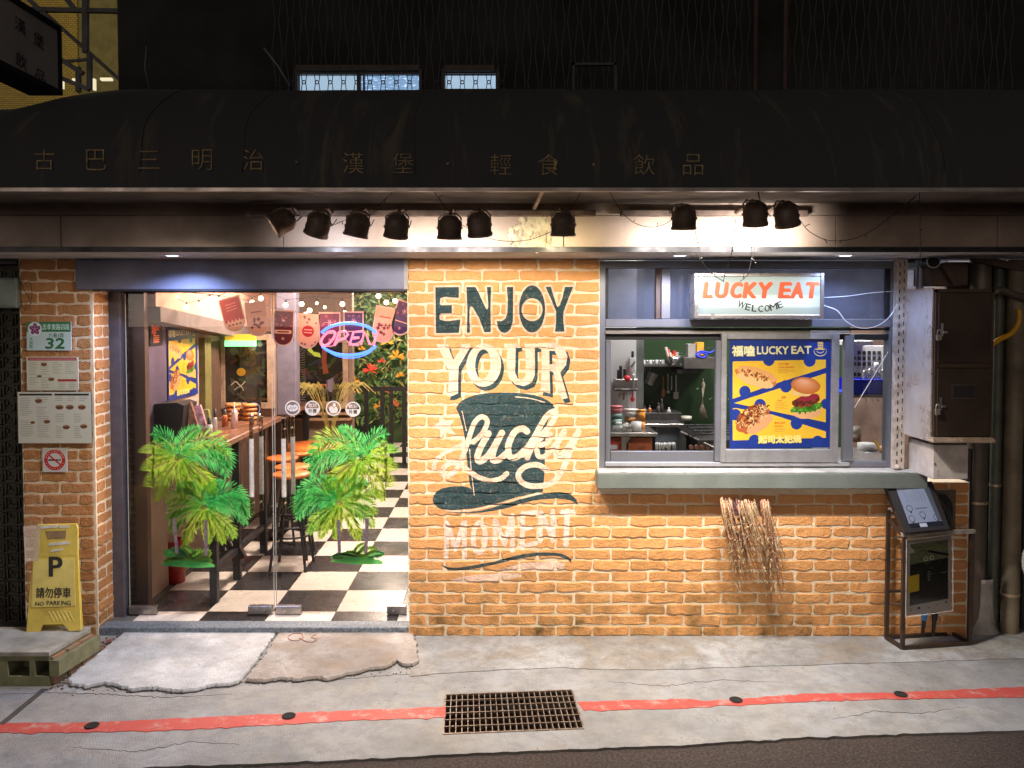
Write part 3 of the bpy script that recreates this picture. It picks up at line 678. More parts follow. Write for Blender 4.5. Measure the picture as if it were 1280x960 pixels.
obj('canopy_cloth', mb, M_awn, awn)
sm_ = MB()
for px in (172, 300, 515, 870, 1180):
    x = W(px, 200, YB).x; sm_.tube([aw(x+.01*math.sin(j), j/14, .003) for j in range(1, 15)], .0022, 4)
obj('seam', sm_, M_seam, awn, kind='stuff')
obj('hem_bar', MB().box((-4,YB-.008,ZB-.012),(4,YB+.02,ZB+.004)), pm('hem_aluminium', (.34,.30,.28), .35, .8), awn)
obj('soffit_cloth', MB().box((-4,YB+.022,ZB+.035),(4,YF+.03,ZB+.045)), pm('awning_underside', (.10,.085,.075), .7, 0, .4, 3), awn)
def aw_proj(px, py):          # where the view ray meets the awning
    d = ray(px, py); best = None
    for k in range(1, 160):
        u = k/160; x0 = CAM.x; 
        p = aw(d.x*(aw(0, u).y-CAM.y)/d.y, u); q = CAM+d*((p.y-CAM.y)/d.y); e = abs(q.z-p.z)
        if best is None or e < best[0]: best = (e, q)
    return best[1]
for ch, cx in zip('古巴三明治漢堡輕食飲品', (56,121,187,253,317,442,504,626,686,805,866)):
    cy = 200+4*(cx > 400)-0+2*(cx > 600); co, tr, wh = glyph(ch, -.012); mb = MB(); hw = 13
    hh = 4*0+13*(wh[1]/max(wh[0], wh[1])); ww = hw*(wh[0]/max(wh[0], wh[1])); cache = {}
    vs = []
    for c in co:
        q = aw_proj(cx-ww+2*ww*c[0], cy+hh-2*hh*c[1]); vs.append((q.x, q.y-.006, q.z))
    mb.add(vs, [tuple(t) for t in tr]); obj('lettering', mb, M_gold, awn)
for px, py in ((371,203),(560,205),(742,206)):
    q = aw_proj(px, py); obj('dot', MB().lathe([(0,.002),(.006,.002),(.006,-.003)], (q.x,q.y-.006,q.z), 8, (0,-1,0)), M_gold, awn)
br = MB(); a = W(678,238,YB+.02); b_ = W(667,262,YF-.02); br.box((0,0,0),(0,0,0)) if 0 else None
d = (b_-a); br.cyl(a, b_, .011, 4, smooth=False); obj('strut', br, pm('strut_wood', (.42,.32,.24), .6), awn)

# ================================================================ LIGHTS ON THE TRACK
def lamp(kind, name, loc, energy, col, aim=None, size=60, blend=.5, rad=.03, sx=None, sy=None):
    l = bpy.data.lights.new(name, kind); l.energy = energy; l.color = col
    if kind == 'SPOT': l.spot_size = R(size); l.spot_blend = blend; l.shadow_soft_size = rad
    elif kind == 'POINT': l.shadow_soft_size = rad
    elif kind == 'AREA': l.shape = 'RECTANGLE'; l.size = sx; l.size_y = sy
    o = bpy.data.objects.new(name, l); C.objects.link(o); o.location = loc
    if aim is not None: o.rotation_euler = (Vector(aim)-Vector(loc)).to_track_quat('-Z', 'Y').to_euler()
    return o
YS = -1.02; M_can = pm('spotlight_black', (.15,.105,.085), .45, .2, .3, 20); M_lens = emi('spot_lens', (1,.82,.6), 30)
ztr = W(640,266,-.80).z
for x0, x1, lb in ((308,556,'left length of black lighting track with six spotlights'), (556,744,'middle length of black lighting track behind the single round spotlight'), (775,1008,'right length of black lighting track over the serving window')):
    a = W(x0,267,-.66); b_ = W(x1,267,-.66); t = thing('light_track', ((a.x+b_.x)/2,-.66,a.z), lb, 'lighting track', 'lighting tracks')
    obj('rail', MB().bbox((a.x,-.69,a.z-.016),(b_.x,-.655,a.z+.016), .003), M_can, t)
    for k in range(3):
        x = a.x+(b_.x-a.x)*(k+.5)/3; obj('bracket', MB().box((x-.015,-.654,a.z-.01),(x+.015,YF+.001,a.z+.01)), M_can, t)
SP = [(353,277,(-1.5,.1,1.2),'tilted','black spotlight tilted far to the left at the left end of the track',.9),
      (398,281,(-1.9,.0,.2),'','black spotlight second from the left on the track, hanging beside the tilted one',.7),
      (447,282,(-1.4,-.4,.0),'','black spotlight third from the left on the track with a bluish rim',.6),
      (496,283,(-.9,.0,.3),'','black spotlight fourth from the left on the track over the door edge',1.0),
      (562,285,(-.3,.0,.5),'','round black spotlight fifth from the left, above the letter N of the mural',.9),
      (599,281,(.1,.0,.4),'','short black spotlight just right of the round one above the mural',.9),
      (704,281,(.3,.0,.6),'','lone round black spotlight above the right edge of the mural wall',.85),
      (855,273,(.95,.0,.5),'','round black spotlight above the left half of the lit name sign',1.7),
      (944,268,(1.5,.0,.3),'','black spotlight above the right half of the lit name sign, tipped backwards',1.65),
      (983,269,(2.0,.0,.4),'','black spotlight at the right end of the track',1.7)]
for i, (px, py, aim, st, lb, e) in enumerate(SP):
    c = W(px, py, YS); aim = Vector(aim)+Vector((0,-.28,-.5))
    if i in (4, 6, 7): ax = Vector((.02*(i-6), -.35+.5, -1)).normalized()
    else: ax = (aim-c).normalized()
    if i == 0: ax = Vector((-.80,-.26,-.52)).normalized()
    t = thing('track_spotlight', c, lb, 'spotlight', 'spotlights on the track'); rd = .058
    obj('can', MB().lathe([(0,-.062),(.030,-.060),(.043,-.048),(rd,-.028),(rd,.040),(rd+.004,.042),(rd+.004,.054),(rd-.004,.054),(rd-.006,.036),(rd-.016,.020)], c, 22, ax), M_can, t)
    ln = obj('lens', MB().lathe([(0,.030),(rd-.008,.030)], c, 18, ax), M_lens, t)
    if i == 0: ln['label'] = 'glowing lens seen from the side'
    sd = Vector((1,0,0)); yk = MB()
    yk.tube([c+sd*.055+ax*.0, c+sd*.055+Vector((0,.02,.05)), c+Vector((.03,.05,.075)), c+Vector((-.03,.05,.075)), c-sd*.055+Vector((0,.02,.05)), c-sd*.055], .004, 5)
    obj('yoke', yk, M_can, t)
    zc = W(px,267,-.66).z
    obj('arm', MB().tube([c+Vector((0,.05,.075)), (c.x,-.80,zc+.01), (c.x,-.69,zc)], .008, 6), M_can, t)
    for s_ in (-1,1): obj('knob', MB().cyl(c+sd*s_*.048, c+sd*s_*.064, .007, 8), M_can, t)
    cb = MB(); q = [c-ax*.06, c-ax*.075+Vector((.02,.01,-.01)), c+Vector((.05,.08,.01)), c+Vector((.05,.2,.05))]; cb.tube(smooth_path([tuple(p) for p in q], 5), .0028, 4); obj('cable', cb, M_wire, t)
    col = (1,.87,.76) if i not in (6,) else (1,.82,.50)
    if i in (7,8,9): col = (1,.90,.80)
    if i in (1,2): col = (.96,.93,1.0)
    lamp('SPOT', 'spot_lamp', c+ax*.058, E_SPOT*e, col, aim if i else Vector((-2.75,.0,1.05)), (92 if i > 6 else 106) if i else 74, .9, .035)
    if i not in (0,2): lamp('SPOT', 'spot_spill', c+ax*.060, E_SPILL*e, col, c+Vector((0,.42,-.07)), 104, 1.0, .03)  # second lamp added per spotlight to put the hot spot on the fascia
# cool recessed downlights
M_ring = pm('downlight_ring', (.7,.7,.72), .4); M_dl = emi('downlight_lens', (.62,.74,1), 16)
for px, lb, cool in ((215,'recessed cool downlight above the glass door',1), (430,'recessed unlit downlight ring above the door edge',0), (850,'recessed cool downlight above the left end of the serving window',1), (1057,'recessed cool downlight above the right end of the serving window',1)):
    p = W(px, 317, -.30); p.z = ZT; t = thing('downlight', p, lb, 'downlight', 'recessed downlights')
    obj('ring', MB().lathe([(.034,-.001),(.044,-.0045),(.052,-.005),(.056,-.001)], p, 24), M_ring, t)
    obj('lens', MB().lathe([(0,-.0025),(.034,-.0025)], p, 20), M_dl if cool else M_ring, t)
    if cool: lamp('SPOT', 'downlight_lamp', p+Vector((0,0,-.012)), E_DOWN*(1.9 if px == 215 else 1), (.42,.56,1), p+Vector((0,.02,-1)), 150, .5, .03)

# fairy-light wires round the spotlights
def wire(name, pts, lb, r=.0022, twigs=True, grp='bare fairy light wires'):
    t = thing(name, pts[0], lb, 'wire', grp); P = smooth_path([tuple(p) for p in pts], 7); obj('cable', MB().tube(P, r, 4), M_wire, t)
    if twigs:
        b_ = MB()
        for i in range(5, len(P)-3, 9):
            p = Vector(P[i]); q = p+Vector((random.uniform(-.022,.022), random.uniform(-.008,.004), random.uniform(-.028,.02))); b_.tube([p, (p+q)/2+Vector((0,0,.003)), q], .0021, 4); b_.ball(q, .0035, 5)
        obj('bulb', b_, M_wire, t, kind='stuff')
    return t
def wp(l, Y=-1.0): return [W(x, y, Y) for x, y in l]
wire('fairy_wire', wp([(494,238),(480,250),(465,268),(440,272),(398,290),(390,296)]), 'dark wire from the awning hem past the third spotlight')
wire('fairy_wire', wp([(541,238),(552,252),(570,275),(590,288),(620,300),(660,300),(700,285)]), 'dark fairy light wire sagging between the fifth spotlight and the lone one')
wire('fairy_wire', wp([(727,238),(716,258),(706,272)]), 'short dark wire hanging from the hem above the lone spotlight')
wire('fairy_wire', wp([(761,238),(775,262),(792,278),(815,284),(835,278),(850,264)]), 'dark fairy light wire sagging left of the round spotlight above the sign')
wire('fairy_wire', wp([(869,288),(873,310),(876,325),(890,342),(905,352)]), 'dark wire dangling over the left end of the lit sign')
wire('fairy_wire', wp([(934,248),(932,270),(936,290),(940,315),(935,342),(925,352)]), 'dark wire hanging over the middle of the lit sign')
wire('fairy_wire', wp([(920,272),(917,296),(914,318),(907,340),(904,352)]), 'thin dark wire hanging left of the tipped spotlight')
wire('fairy_wire', wp([(948,285),(944,305),(941,325)]), 'short dark wire hanging below the tipped spotlight')
wire('fairy_wire', wp([(998,272),(1010,288),(1030,299),(1046,301),(1068,298),(1090,288),(1112,272),(1130,258),(1146,244)]), 'long dark fairy light wire sagging right of the last spotlight')
wire('fairy_wire', wp([(1149,236),(1150,262),(1150,290),(1151,335)]), 'straight dark wire hanging at the right above the steel cabinet')
wire('fairy_wire', wp([(947,236),(950,250),(957,262),(963,270)]), 'pale twisted wire from the hem down to the tipped spotlight', .003, False)

# ================================================================ UPPER BUILDING
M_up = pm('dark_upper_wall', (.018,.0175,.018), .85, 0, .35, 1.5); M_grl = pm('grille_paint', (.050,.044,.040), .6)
YU = .35
# ledge above the soffit closes the front behind the awning
UW = [(W(373,93,YU), W(524,123,YU)), (W(556,92,YU), W(620,125,YU))]
x_l = W(148,60,YU).x; zt = 5.2
up = thing('upper_storey', ((x_l+4)/2, YU, 2.7), 'dark upper storey of the building with two dimly lit windows', 'building')
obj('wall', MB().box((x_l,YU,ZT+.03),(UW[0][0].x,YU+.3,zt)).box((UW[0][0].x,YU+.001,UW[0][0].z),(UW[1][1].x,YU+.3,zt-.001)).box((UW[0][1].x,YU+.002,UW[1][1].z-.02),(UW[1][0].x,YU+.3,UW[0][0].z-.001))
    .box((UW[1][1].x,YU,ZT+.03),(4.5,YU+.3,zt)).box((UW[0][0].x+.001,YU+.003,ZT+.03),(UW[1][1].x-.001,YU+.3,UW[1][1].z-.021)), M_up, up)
for (a, b_), lb, st in ((UW[0], 'wide lit window of two sliding panes', .55), (UW[1], 'narrow lit window with plain pane', .62)):
    wdw = obj('window', MB().box((a.x,YU-.02,a.z-.004),(b_.x,YU+.02,a.z+.03)).box((a.x-.02,YU-.02,b_.z-.03),(a.x,YU+.02,a.z+.03)).box((b_.x,YU-.02,b_.z-.03),(b_.x+.02,YU+.02,a.z+.03)), M_black, up, lb)
    n = 2 if b_.x-a.x > .4 else 1
    for k in range(n):
        m, nt, b = newmat('lit_frosted_pane'); x0 = a.x+(b_.x-a.x)*k/n; x1 = a.x+(b_.x-a.x)*(k+1)/n
        mp = nt.nodes.new('ShaderNodeMapping'); g = nt.nodes.new('ShaderNodeNewGeometry'); nt.links.new(g.outputs['Position'], mp.inputs[0]); mp.inputs['Scale'].default_value = (14, 1, 60)
        n1 = noise(nt, 2.2, 3, .6, coord=mp.outputs[0]); c = mix(nt, ramp(nt, n1, [(.55, 0.), (.68, 1. if (n == 2 and k == 1) else .08)]), (.17,.24,.31) if not (n == 2 and k == 1) else (.10,.17,.27), (.45,.6,.85))
        b.inputs['Base Color'].default_value = (.05,.06,.07,1); nt.links.new(c, b.inputs['Emission Color']); b.inputs['Emission Strength'].default_value = 2.1 if n == 2 else 2.2
        obj('pane', MB().box((x0+.003,YU+.03,b_.z-.06),(x1-.003,YU+.04,a.z)), m, wdw)
    if n == 2:
        mx_ = (a.x+b_.x)/2; obj('mullion', MB().box((mx_-.012,YU-.01,b_.z-.06),(mx_+.012,YU+.029,a.z)).box((mx_+.028,YU-.01,b_.z-.06),(mx_+.038,YU+.029,a.z)), M_black, wdw)
obj('lintel', MB().box((W(372,82,YU).x,YU-.05,W(400,90,YU).z),(W(524,82,YU).x,YU-.001,W(400,84,YU).z)), pm('lintel_brown', (.09,.07,.055), .8), up)
obj('lintel', MB().box((W(556,82,YU).x,YU-.05,W(560,91,YU).z),(W(618,82,YU).x,YU-.001,W(560,84,YU).z)), MATS['lintel_brown'], up)
# wavy security grille in front of the windows and along the wall
YG = YU-.16
def grille(x0, x1, z0, z1, pitch, lb, rings=None):
    t = thing('security_grille', ((x0+x1)/2, YG, z0), lb, 'window grille', 'security grilles of the upper storey'); k = 0; x = x0
    while x <= x1:
        for s_ in (1, -1):
            pts = []; z = z0; j = 0
            while z <= z1+.01:
                pts.append((x+s_*pitch*(.13 if j % 2 else .40)+pitch*.0, YG, z)); z += .19; j += 1
            obj('bar', MB().tube(pts, .0032, 4), M_grl, t)
        if rings is not None: obj('ring', MB().tube([(x+.011*math.cos(q*PI/5), YG-.004, rings+.011*math.sin(q*PI/5)) for q in range(11)], .0035, 4), M_grl, t)
        x += pitch
    for z in (z0+.0, z1): obj('rail', MB().box((x0-pitch*.4,YG-.008,z-.01),(x1+pitch*.4,YG+.008,z+.01)), M_grl, t)
    return t
p17 = W(397,107,YG).x-W(380.5,107,YG).x; rz = W(400,103,YG).z
grille(W(347,107,YG).x, W(628,107,YG).x, rz-.19, rz+.19*5, p17, 'black wavy bar grille with small rings before the two lit windows', rz)
grille(W(650,60,YG).x, W(935,60,YG).x, rz-.38, rz+.19*5, p17, 'wavy bar grille on the dark wall left of the two upright posts')
grille(W(990,60,YG).x, W(1275,60,YG).x, rz-.38, rz+.19*5, p17*1.02, 'wavy bar grille on the dark wall right of the two upright posts')
for px, lb in ((944,'left slim reddish upright post between the wavy grilles'),(981,'right slim reddish upright post between the wavy grilles')):
    a = W(px,60,YG-.03); obj('post', MB().box((a.x-.011,YG-.04,ZT_R-.3),(a.x+.011,YG-.018,zt)), pm('post_red_brown', (.055,.028,.025), .7), None, lb, 'post', 'upright posts on the upper wall')
a = W(330,60,YG-.05); b_ = W(362,107,YG-.05)
obj('old_pipe', MB().tube([a,(a+b_)/2+Vector((.01,0,0)),b_], .006, 6), pm('dull_pipe', (.16,.15,.14), .6), None, 'slanting thin pipe left of the wide lit window', 'pipe')
a = W(183,58,YG-.05); b_ = W(187,112,YG-.05)
obj('cable_end', MB().tube([a,(a+b_)/2+Vector((-.02,0,0)),b_], .0035, 5), MATS['dull_pipe'], None, 'thin loose cable standing against the dark wall above the awning', 'cable')
ac = thing('wall_unit', W(740,118,YG-.1), 'faint dark boxed frame on the upper wall above the awning', 'frame')
for q in [((715,80),(770,83)),((715,116),(770,119)),((715,80),(718,119)),((767,80),(770,119))]:
    a = W(*q[0],YG-.1); b_ = W(*q[1],YG-.1); obj('frame_bar', MB().box((a.x,YG-.13,a.z),(b_.x,YG-.10,b_.z)), M_grl, ac)

# side sign high on the left
SX = -2.42; yn, yf = -1.75, -.62
def sg(px, py): return XS(px, SX, py)
zt_f = sg(72,38).z; zb_f = sg(72,112).z
far_y = sg(72,38).y; near_y = -1.9
sign = thing('projecting_sign', (SX,(far_y+near_y)/2,zb_f), 'unlit grey box sign with dark Chinese characters projecting at the upper left', 'sign')
obj('panel', MB().bbox((SX-.16,near_y,zb_f),(SX,far_y,zt_f), .004), pm('sign_acrylic', (.52,.45,.40), .4, 0, .15, 3), sign)
obj('frame', MB().box((SX-.17,near_y-.02,zt_f),(SX+.012,far_y+.02,zt_f+.025)).box((SX-.17,near_y-.02,zb_f-.025),(SX+.012,far_y+.02,zb_f)).box((SX-.17,far_y+.001,zb_f),(SX+.012,far_y+.02,zt_f)), M_black, sign)
M_ink = pm('dark_ink', (.045,.05,.07), .6)
for ch, cx, cy, s_ in (('漢',25,32,16),('堡',48,50,15),('飲',26,76,16),('品',50,96,15)):
    co, tr, wh = glyph(ch); vs = [tuple(sg(cx-s_/2*.9+s_*.9*c[0], cy+(s_/2)*1.1-s_*1.1*c[1]+(c[0]-.5)*9)) for c in co]
    mb = MB().add([(SX+.003, v[1], v[2]) for v in vs], [tuple(t) for t in tr]); obj('lettering', mb, M_ink, sign)
# yellow tiled building up the alley
YY = 5.0
m, nt, b = newmat('yellow_tiles'); bt = nt.nodes.new('ShaderNodeTexBrick'); tc = nt.nodes.new('ShaderNodeNewGeometry'); mp = nt.nodes.new('ShaderNodeMapping'); mp.inputs['Rotation'].default_value = (R(90),0,0)
nt.links.new(tc.outputs['Position'], mp.inputs[0]); nt.links.new(mp.outputs[0], bt.inputs['Vector']); bt.inputs['Scale'].default_value = 10
bt.inputs['Color1'].default_value = (.66,.46,.03,1); bt.inputs['Color2'].default_value = (.52,.36,.03,1); bt.inputs['Mortar'].default_value = (.12,.10,.04,1); bt.inputs['Mortar Size'].default_value = .03
nt.links.new(bt.outputs[0], b.inputs['Base Color']); b.inputs['Roughness'].default_value = .5; M_yel = m
yb = thing('yellow_building', (W(90,60,YY).x, YY, 0), 'yellow tiled building up the alley behind black roof beams', 'building')
a = W(-40,-60,YY); b_ = W(98,112,YY); c_ = W(147,112,YY)
obj('tiled_wall', MB().box((a.x,YY,b_.z-.8),(b_.x,YY+.3,a.z)), M_yel, yb)
obj('rendered_wall', MB().box((b_.x+.001,YY+.02,b_.z-.8),(c_.x,YY+.3,a.z)), pm('yellow_render', (.30,.26,.10), .8), yb)
al = MB()
for q, r_ in [(((-30,-60),(150,100)),.035),(((24,-10),(78,38)),.03),(((40,12),(150,14)),.05),(((107,-20),(107,66)),.06),(((72,72),(104,92)),.05),(((112,66),(112,112)),.05),(((72,78),(112,74)),.03),(((98,84),(98,115)),.05),(((70,95),(112,112)),.05),(((75,-12),(95,14)),.05)]:
    p, q2 = W(*q[0],2.5), W(*q[1],2.5); al.cyl(p, q2, r_*.55, 4, smooth=False)
obj('roof_beams', al, M_black, None, 'black steel roof beams crossing before the yellow building', 'roof beams')
for i, (x, y, w_, h_) in enumerate(((75,96,3,14),(90,98,6,3),(115,98,3,14),(125,97,14,3))):
    a = W(x,y,4.6); b_ = W(x+w_,y+h_,4.6); obj('lit_gap', MB().box((a.x,4.6,a.z),(b_.x,4.65,b_.z)), emi('lit_gap_glow', (1,.9,.6), .8), yb)
ap = W(60,-25,3.6); al_t = thing('alley_fill_lamp', ap, 'small unseen lamp added to light the yellow building front', 'lamp'); obj('lamp_head', MB().ball(ap, .05, 8), emi('alley_fill_bulb', (1,.85,.5), 3), al_t)
lamp('POINT', 'alley_fill_light', ap+Vector((0,0,-.08)), 10, (1,.85,.45), rad=.05)  # unseen lamp, added so the yellow building shows lit

# ================================================================ HEADER, DOOR, GLASS
M_head = pm('header_steel', (.15,.15,.215), .45, .1, .2, 3, 70, .06)
hx0 = W(94,340,-.035).x; hx1 = W(508,340,-.02).x; hz0 = W(300,362,-.03).z
hd = thing('door_header', ((hx0+hx1)/2,0,hz0), 'dark steel header beam above the glass door, washed by a bluish downlight', 'header beam')
obj('beam', MB().bbox((hx0,-.035,hz0),(hx1,.30,ZT-.004), .004), M_head, hd)
obj('drip_edge', MB().box((PX1+.02,-.036,hz0-.010),(hx1-.001,-.020,hz0-.0005)), M_black, hd)
obj('cap_plate', MB().box((hx1-.012,-.040,hz0+.002),(hx1+.008,-.0355,ZT-.006)), pm('cap_grey', (.42,.40,.38), .5), hd)
YD = .235; ZF = .05
dr = thing('glass_door', (W(343,600,YD).x, YD, ZF), 'two leaf frameless glass door with steel handles and palm stickers', 'glass door')
jx0 = PX1+.002; jx1 = W(153,560,.2).x
obj('jamb', MB().bbox((jx0,.195,.01),(jx1,.275,hz0-.001), .003), pm('jamb_grey', (.125,.12,.145), .42, .4), dr, 'left grey jamb')
obj('jamb', MB().box((hx1-.001,.196,.01),(hx1+.02,.275,hz0-.001)), MATS['jamb_grey'], dr, 'right slim jamb')
obj('top_rail', MB().box((jx1,.20,hz0-.012),(hx1-.002,.27,hz0-.0015)), M_black, dr)
M_gl = glass('door_glass', (.97,.985,.98), .035, .01)
M_ge = pm('glass_edge', (.55,.62,.60), .15, .1, .1)
lx0 = W(160,600,YD).x; lx1 = W(341.5,600,YD).x; rx0 = W(344,600,YD).x; rx1 = hx1-.003
LEAF = []
for a, b_, lb in ((lx0,lx1,'left glass leaf'),(rx0,rx1,'right glass leaf')):
    lf = obj('glass_leaf', MB().add([(a+.002,YD,ZF+.012),(b_-.002,YD,ZF+.012),(b_-.002,YD,hz0-.02),(a+.002,YD,hz0-.02)], [(0,1,2,3)]), M_gl, dr, lb)
    obj('glass_edge', MB().box((a,YD-.005,ZF+.012),(a+.0018,YD+.005,hz0-.02)).box((b_-.0018,YD-.005,ZF+.012),(b_,YD+.005,hz0-.02)), M_ge, lf); LEAF.append(lf)
pf = pm('patch_steel', (.42,.38,.36), .28, .95, .2, 8)
for x0, x1, k in ((162,197,0),(311,341,0),(345,377,1),(484,508,1)):
    a = W(x0,757,YD); b_ = W(x1,757,YD); p = obj('patch_fitting', MB().bbox((a.x,YD-.018,ZF+.004),(min(b_.x,rx1),YD+.018,ZF+.060), .003), pf, LEAF[k])
    cx = (a.x+b_.x)/2+.02*(1 if k == 0 else -1); obj('lock_cylinder', MB().cyl((cx,YD-.019,ZF+.03),(cx,YD-.026,ZF+.03), .009, 12), M_steel, LEAF[k])
M_hand = pm('handle_chrome', (.85,.80,.75), .25, .25, .25, 14, 90, .03); M_acr = glass('handle_acrylic', (.75,.66,.55), .18, .05)
for px, k, lb in ((320,0,'tall steel pull handle on the left leaf'),(360,1,'tall steel pull handle on the right leaf')):
    t_ = W(px,522,YD); b_ = W(px,640,YD); hd_ = None
    for s_, dx in ((-1,-.018),(1,.018)):
        y = YD+s_*.045; mb = MB().cyl((t_.x+dx,y,b_.z+.11),(t_.x+dx,y,t_.z-.13), .015, 14)
        h = obj('handle', mb, M_hand, dr, lb)
        obj('grip_end', MB().cyl((t_.x+dx,y,t_.z-.13),(t_.x+dx,y,t_.z), .0135, 14).cyl((t_.x+dx,y,b_.z),(t_.x+dx,y,b_.z+.11), .0135, 14), M_acr, h)
        obj('collar', MB().cyl((t_.x+dx,y,t_.z-.135),(t_.x+dx,y,t_.z-.128), .0145, 14).cyl((t_.x+dx,y,b_.z+.107),(t_.x+dx,y,b_.z+.113), .0145, 14).cyl((t_.x+dx,y,t_.z),(t_.x+dx,y,t_.z+.003), .0145, 14).cyl((t_.x+dx,YD,t_.z-.07),(t_.x+dx,y,t_.z-.07), .006, 8).cyl((t_.x+dx,YD,b_.z+.06),(t_.x+dx,y,b_.z+.06), .006, 8), M_steel, h)
# palm stickers: flat printed leaves on the inside of the glass
def leafmat(name, c1, c2):
    m, nt, b = newmat(name); n = noise(nt, 7, 3); nt.links.new(mix(nt, ramp(nt, n, [(.38,0.),(.62,1.)]), c1, c2), b.inputs['Base Color']); b.inputs['Roughness'].default_value = .45
    nt.links.new(mix(nt, ramp(nt, n, [(.38,0.),(.62,1.)]), c1, c2), b.inputs['Emission Color']); b.inputs['Emission Strength'].default_value = 0.0
    tr_ = nt.nodes.new('ShaderNodeBsdfTranslucent'); nt.links.new(mix(nt, ramp(nt, n, [(.38,0.),(.62,1.)]), c1, c2), tr_.inputs[0]); ms_ = nt.nodes.new('ShaderNodeMixShader'); ms_.inputs[0].default_value = .55
    nt.links.new(b.outputs[0], ms_.inputs[1]); nt.links.new(tr_.outputs[0], ms_.inputs[2]); nt.links.new(ms_.outputs[0], nt.nodes['Material Output'].inputs[0]); return m
LG = [leafmat('sticker_green', (.08,.66,.18), (.20,.86,.26)), leafmat('sticker_lime', (.46,.86,.08), (.68,.96,.14)), leafmat('sticker_mid', (.30,.78,.12), (.56,.92,.15))]
M_trunk = pm('sticker_trunk', (.55,.42,.50), .5, 0, .4, 60, col2=(.30,.22,.30))
def frond(cx, cy, ang, L, droop, mirror, clipx, mat, parent, lay_):
    """midrib in photo pixels turned into world geometry on the glass; leaflets are slender blades"""
    mb = MB(); n = 17; P = []; L *= 1.22
    for i in range(n+1):
        t = i/n; a = ang-droop*t*t*1.4; 
        if i == 0: P.append((cx, cy)); continue
        x, y = P[-1]; P.append((x+math.cos(a)*L/n, y-math.sin(a)*L/n))
    if mirror: P = [(2*cx-x, y) for x, y in P]
    Y = YD+.004+.0007*lay_
    def wv(x, y):
        q = W(x, y, YD); return (q.x, Y, q.z)
    for i in range(1, n):
        x, y = P[i]; dx, dy = P[i+1][0]-P[i-1][0], P[i+1][1]-P[i-1][1]; d = math.hypot(dx, dy); dx, dy = dx/d, dy/d; t = i/n
        wl = L*(.24*math.sin(PI*min(1, t*.86+.14))+.05)
        for s_ in (1,-1):
            for sub in (0, .5):
                a = math.radians(40+12*random.random())*s_; ex, ey = dx*math.cos(a)-dy*math.sin(a), dx*math.sin(a)+dy*math.cos(a); ey += .28; q = math.hypot(ex, ey); ex, ey = ex/q, ey/q
                l = wl*random.uniform(.85,1.1); bx, by = x+dx*L/n*sub, y+dy*L/n*sub; wd = .8
                tipx, tipy = bx+ex*l, by+ey*l+l*.10
                if clipx and (tipx < clipx[0] or tipx > clipx[1]): tipx = min(max(tipx, clipx[0]), clipx[1])
                mx_, my_ = bx+ex*l*.5, by+ey*l*.5
                mx_ = min(max(mx_, clipx[0]), clipx[1]) if clipx else mx_
                mb.add([wv(bx, by), wv(mx_-ey*wd, my_+ex*wd), wv(tipx, tipy), wv(mx_+ey*wd, my_-ex*wd)], [(0,1,2,3)])
    mb.tube([Vector(wv(*p))-Vector((0,.0004,0)) for p in P if not clipx or clipx[0] <= p[0] <= clipx[1]], .0018, 3)
    return obj('frond', mb, mat, parent)
def palm(crowns, trunks, base, mirror, clip, lb, px, group='palm tree stickers on the glass door'):
    o = W(px, 710, YD); t = thing('palm_sticker', (o.x, YD, o.z), lb, 'sticker', group); ly = 0
    for pts, w_ in trunks:
        mb = MB(); L_ = [W(x, y, YD) for x, y in pts]; n = len(L_)
        mb.add([(p.x-w_*.0018, YD+.0035, p.z) for p in L_]+[(p.x+w_*.0018, YD+.0035, p.z) for p in L_], [(i, i+1, n+i+1, n+i) for i in range(n-1)]); obj('trunk', mb, M_trunk, t)
    for (cx, cy, fr_) in crowns:
        for ang, L, dr_, mi, ml in fr_:
            ly += 1; frond(cx, cy, R(ang), L, dr_, mi, clip, LG[ml], t, ly % 8)
    (x0, x1, yb, h) = base; mb = MB(); N = 30; up_ = [W(x0+(x1-x0)*i/N, yb-h*math.sin(PI*i/N)**.6*(.55+.1*math.sin(i*2.1)), YD) for i in range(N+1)]; dn = [W(x0+(x1-x0)*i/N, yb+h*.22*math.sin(PI*i/N)+i/N*3, YD) for i in range(N+1)]
    mb.add([(p.x, YD+.003, p.z) for p in up_+dn], [(i, i+1, N+2+i, N+1+i) for i in range(N)]); obj('ground_leaves', mb, LG[0], t)
    for i in range(9):
        ly += 1; cx = (x0+x1)/2+random.uniform(-12,12); frond(cx, yb-3, R(random.uniform(8,75)), (x1-x0)*random.uniform(.30,.46), .5, i % 2 == 0, clip, LG[2 if i % 3 else 0], t, 8+ly % 3)
    return t
big = [(78,42,.9,0,0),(72,46,1.3,1,0),(50,66,1.7,0,2),(30,68,1.5,0,0),(12,62,1.2,0,0),(42,52,1.3,1,2),(15,50,1.2,1,1),(-15,52,.8,1,1),(-28,54,.6,0,1),(-52,50,.3,0,1),(-80,44,.1,0,1),(-55,50,.3,1,1)]
sm1 = [(a, L*.86, d, m_, (0 if k < 5 else 1 if k > 8 else 2)) for k, (a, L, d, m_, _) in enumerate(big)]
palm([(222,572,big),(254,634,sm1)], [([(217,648),(219,670),(221,692)],6),([(257,650),(257,695)],6)], (200,268,706,9), False, (191,350), 'green palm tree sticker on the left glass leaf', 235)
palm([(452,572,[(a,L,d,1-m_,c) for a,L,d,m_,c in big]),(425,628,[(a,L,d,1-m_,c) for a,L,d,m_,c in sm1])], [([(459,648),(458,670),(457,692)],6),([(423,650),(424,692)],6)], (413,478,702,9), True, (330,482), 'green palm tree sticker on the right glass leaf', 447)
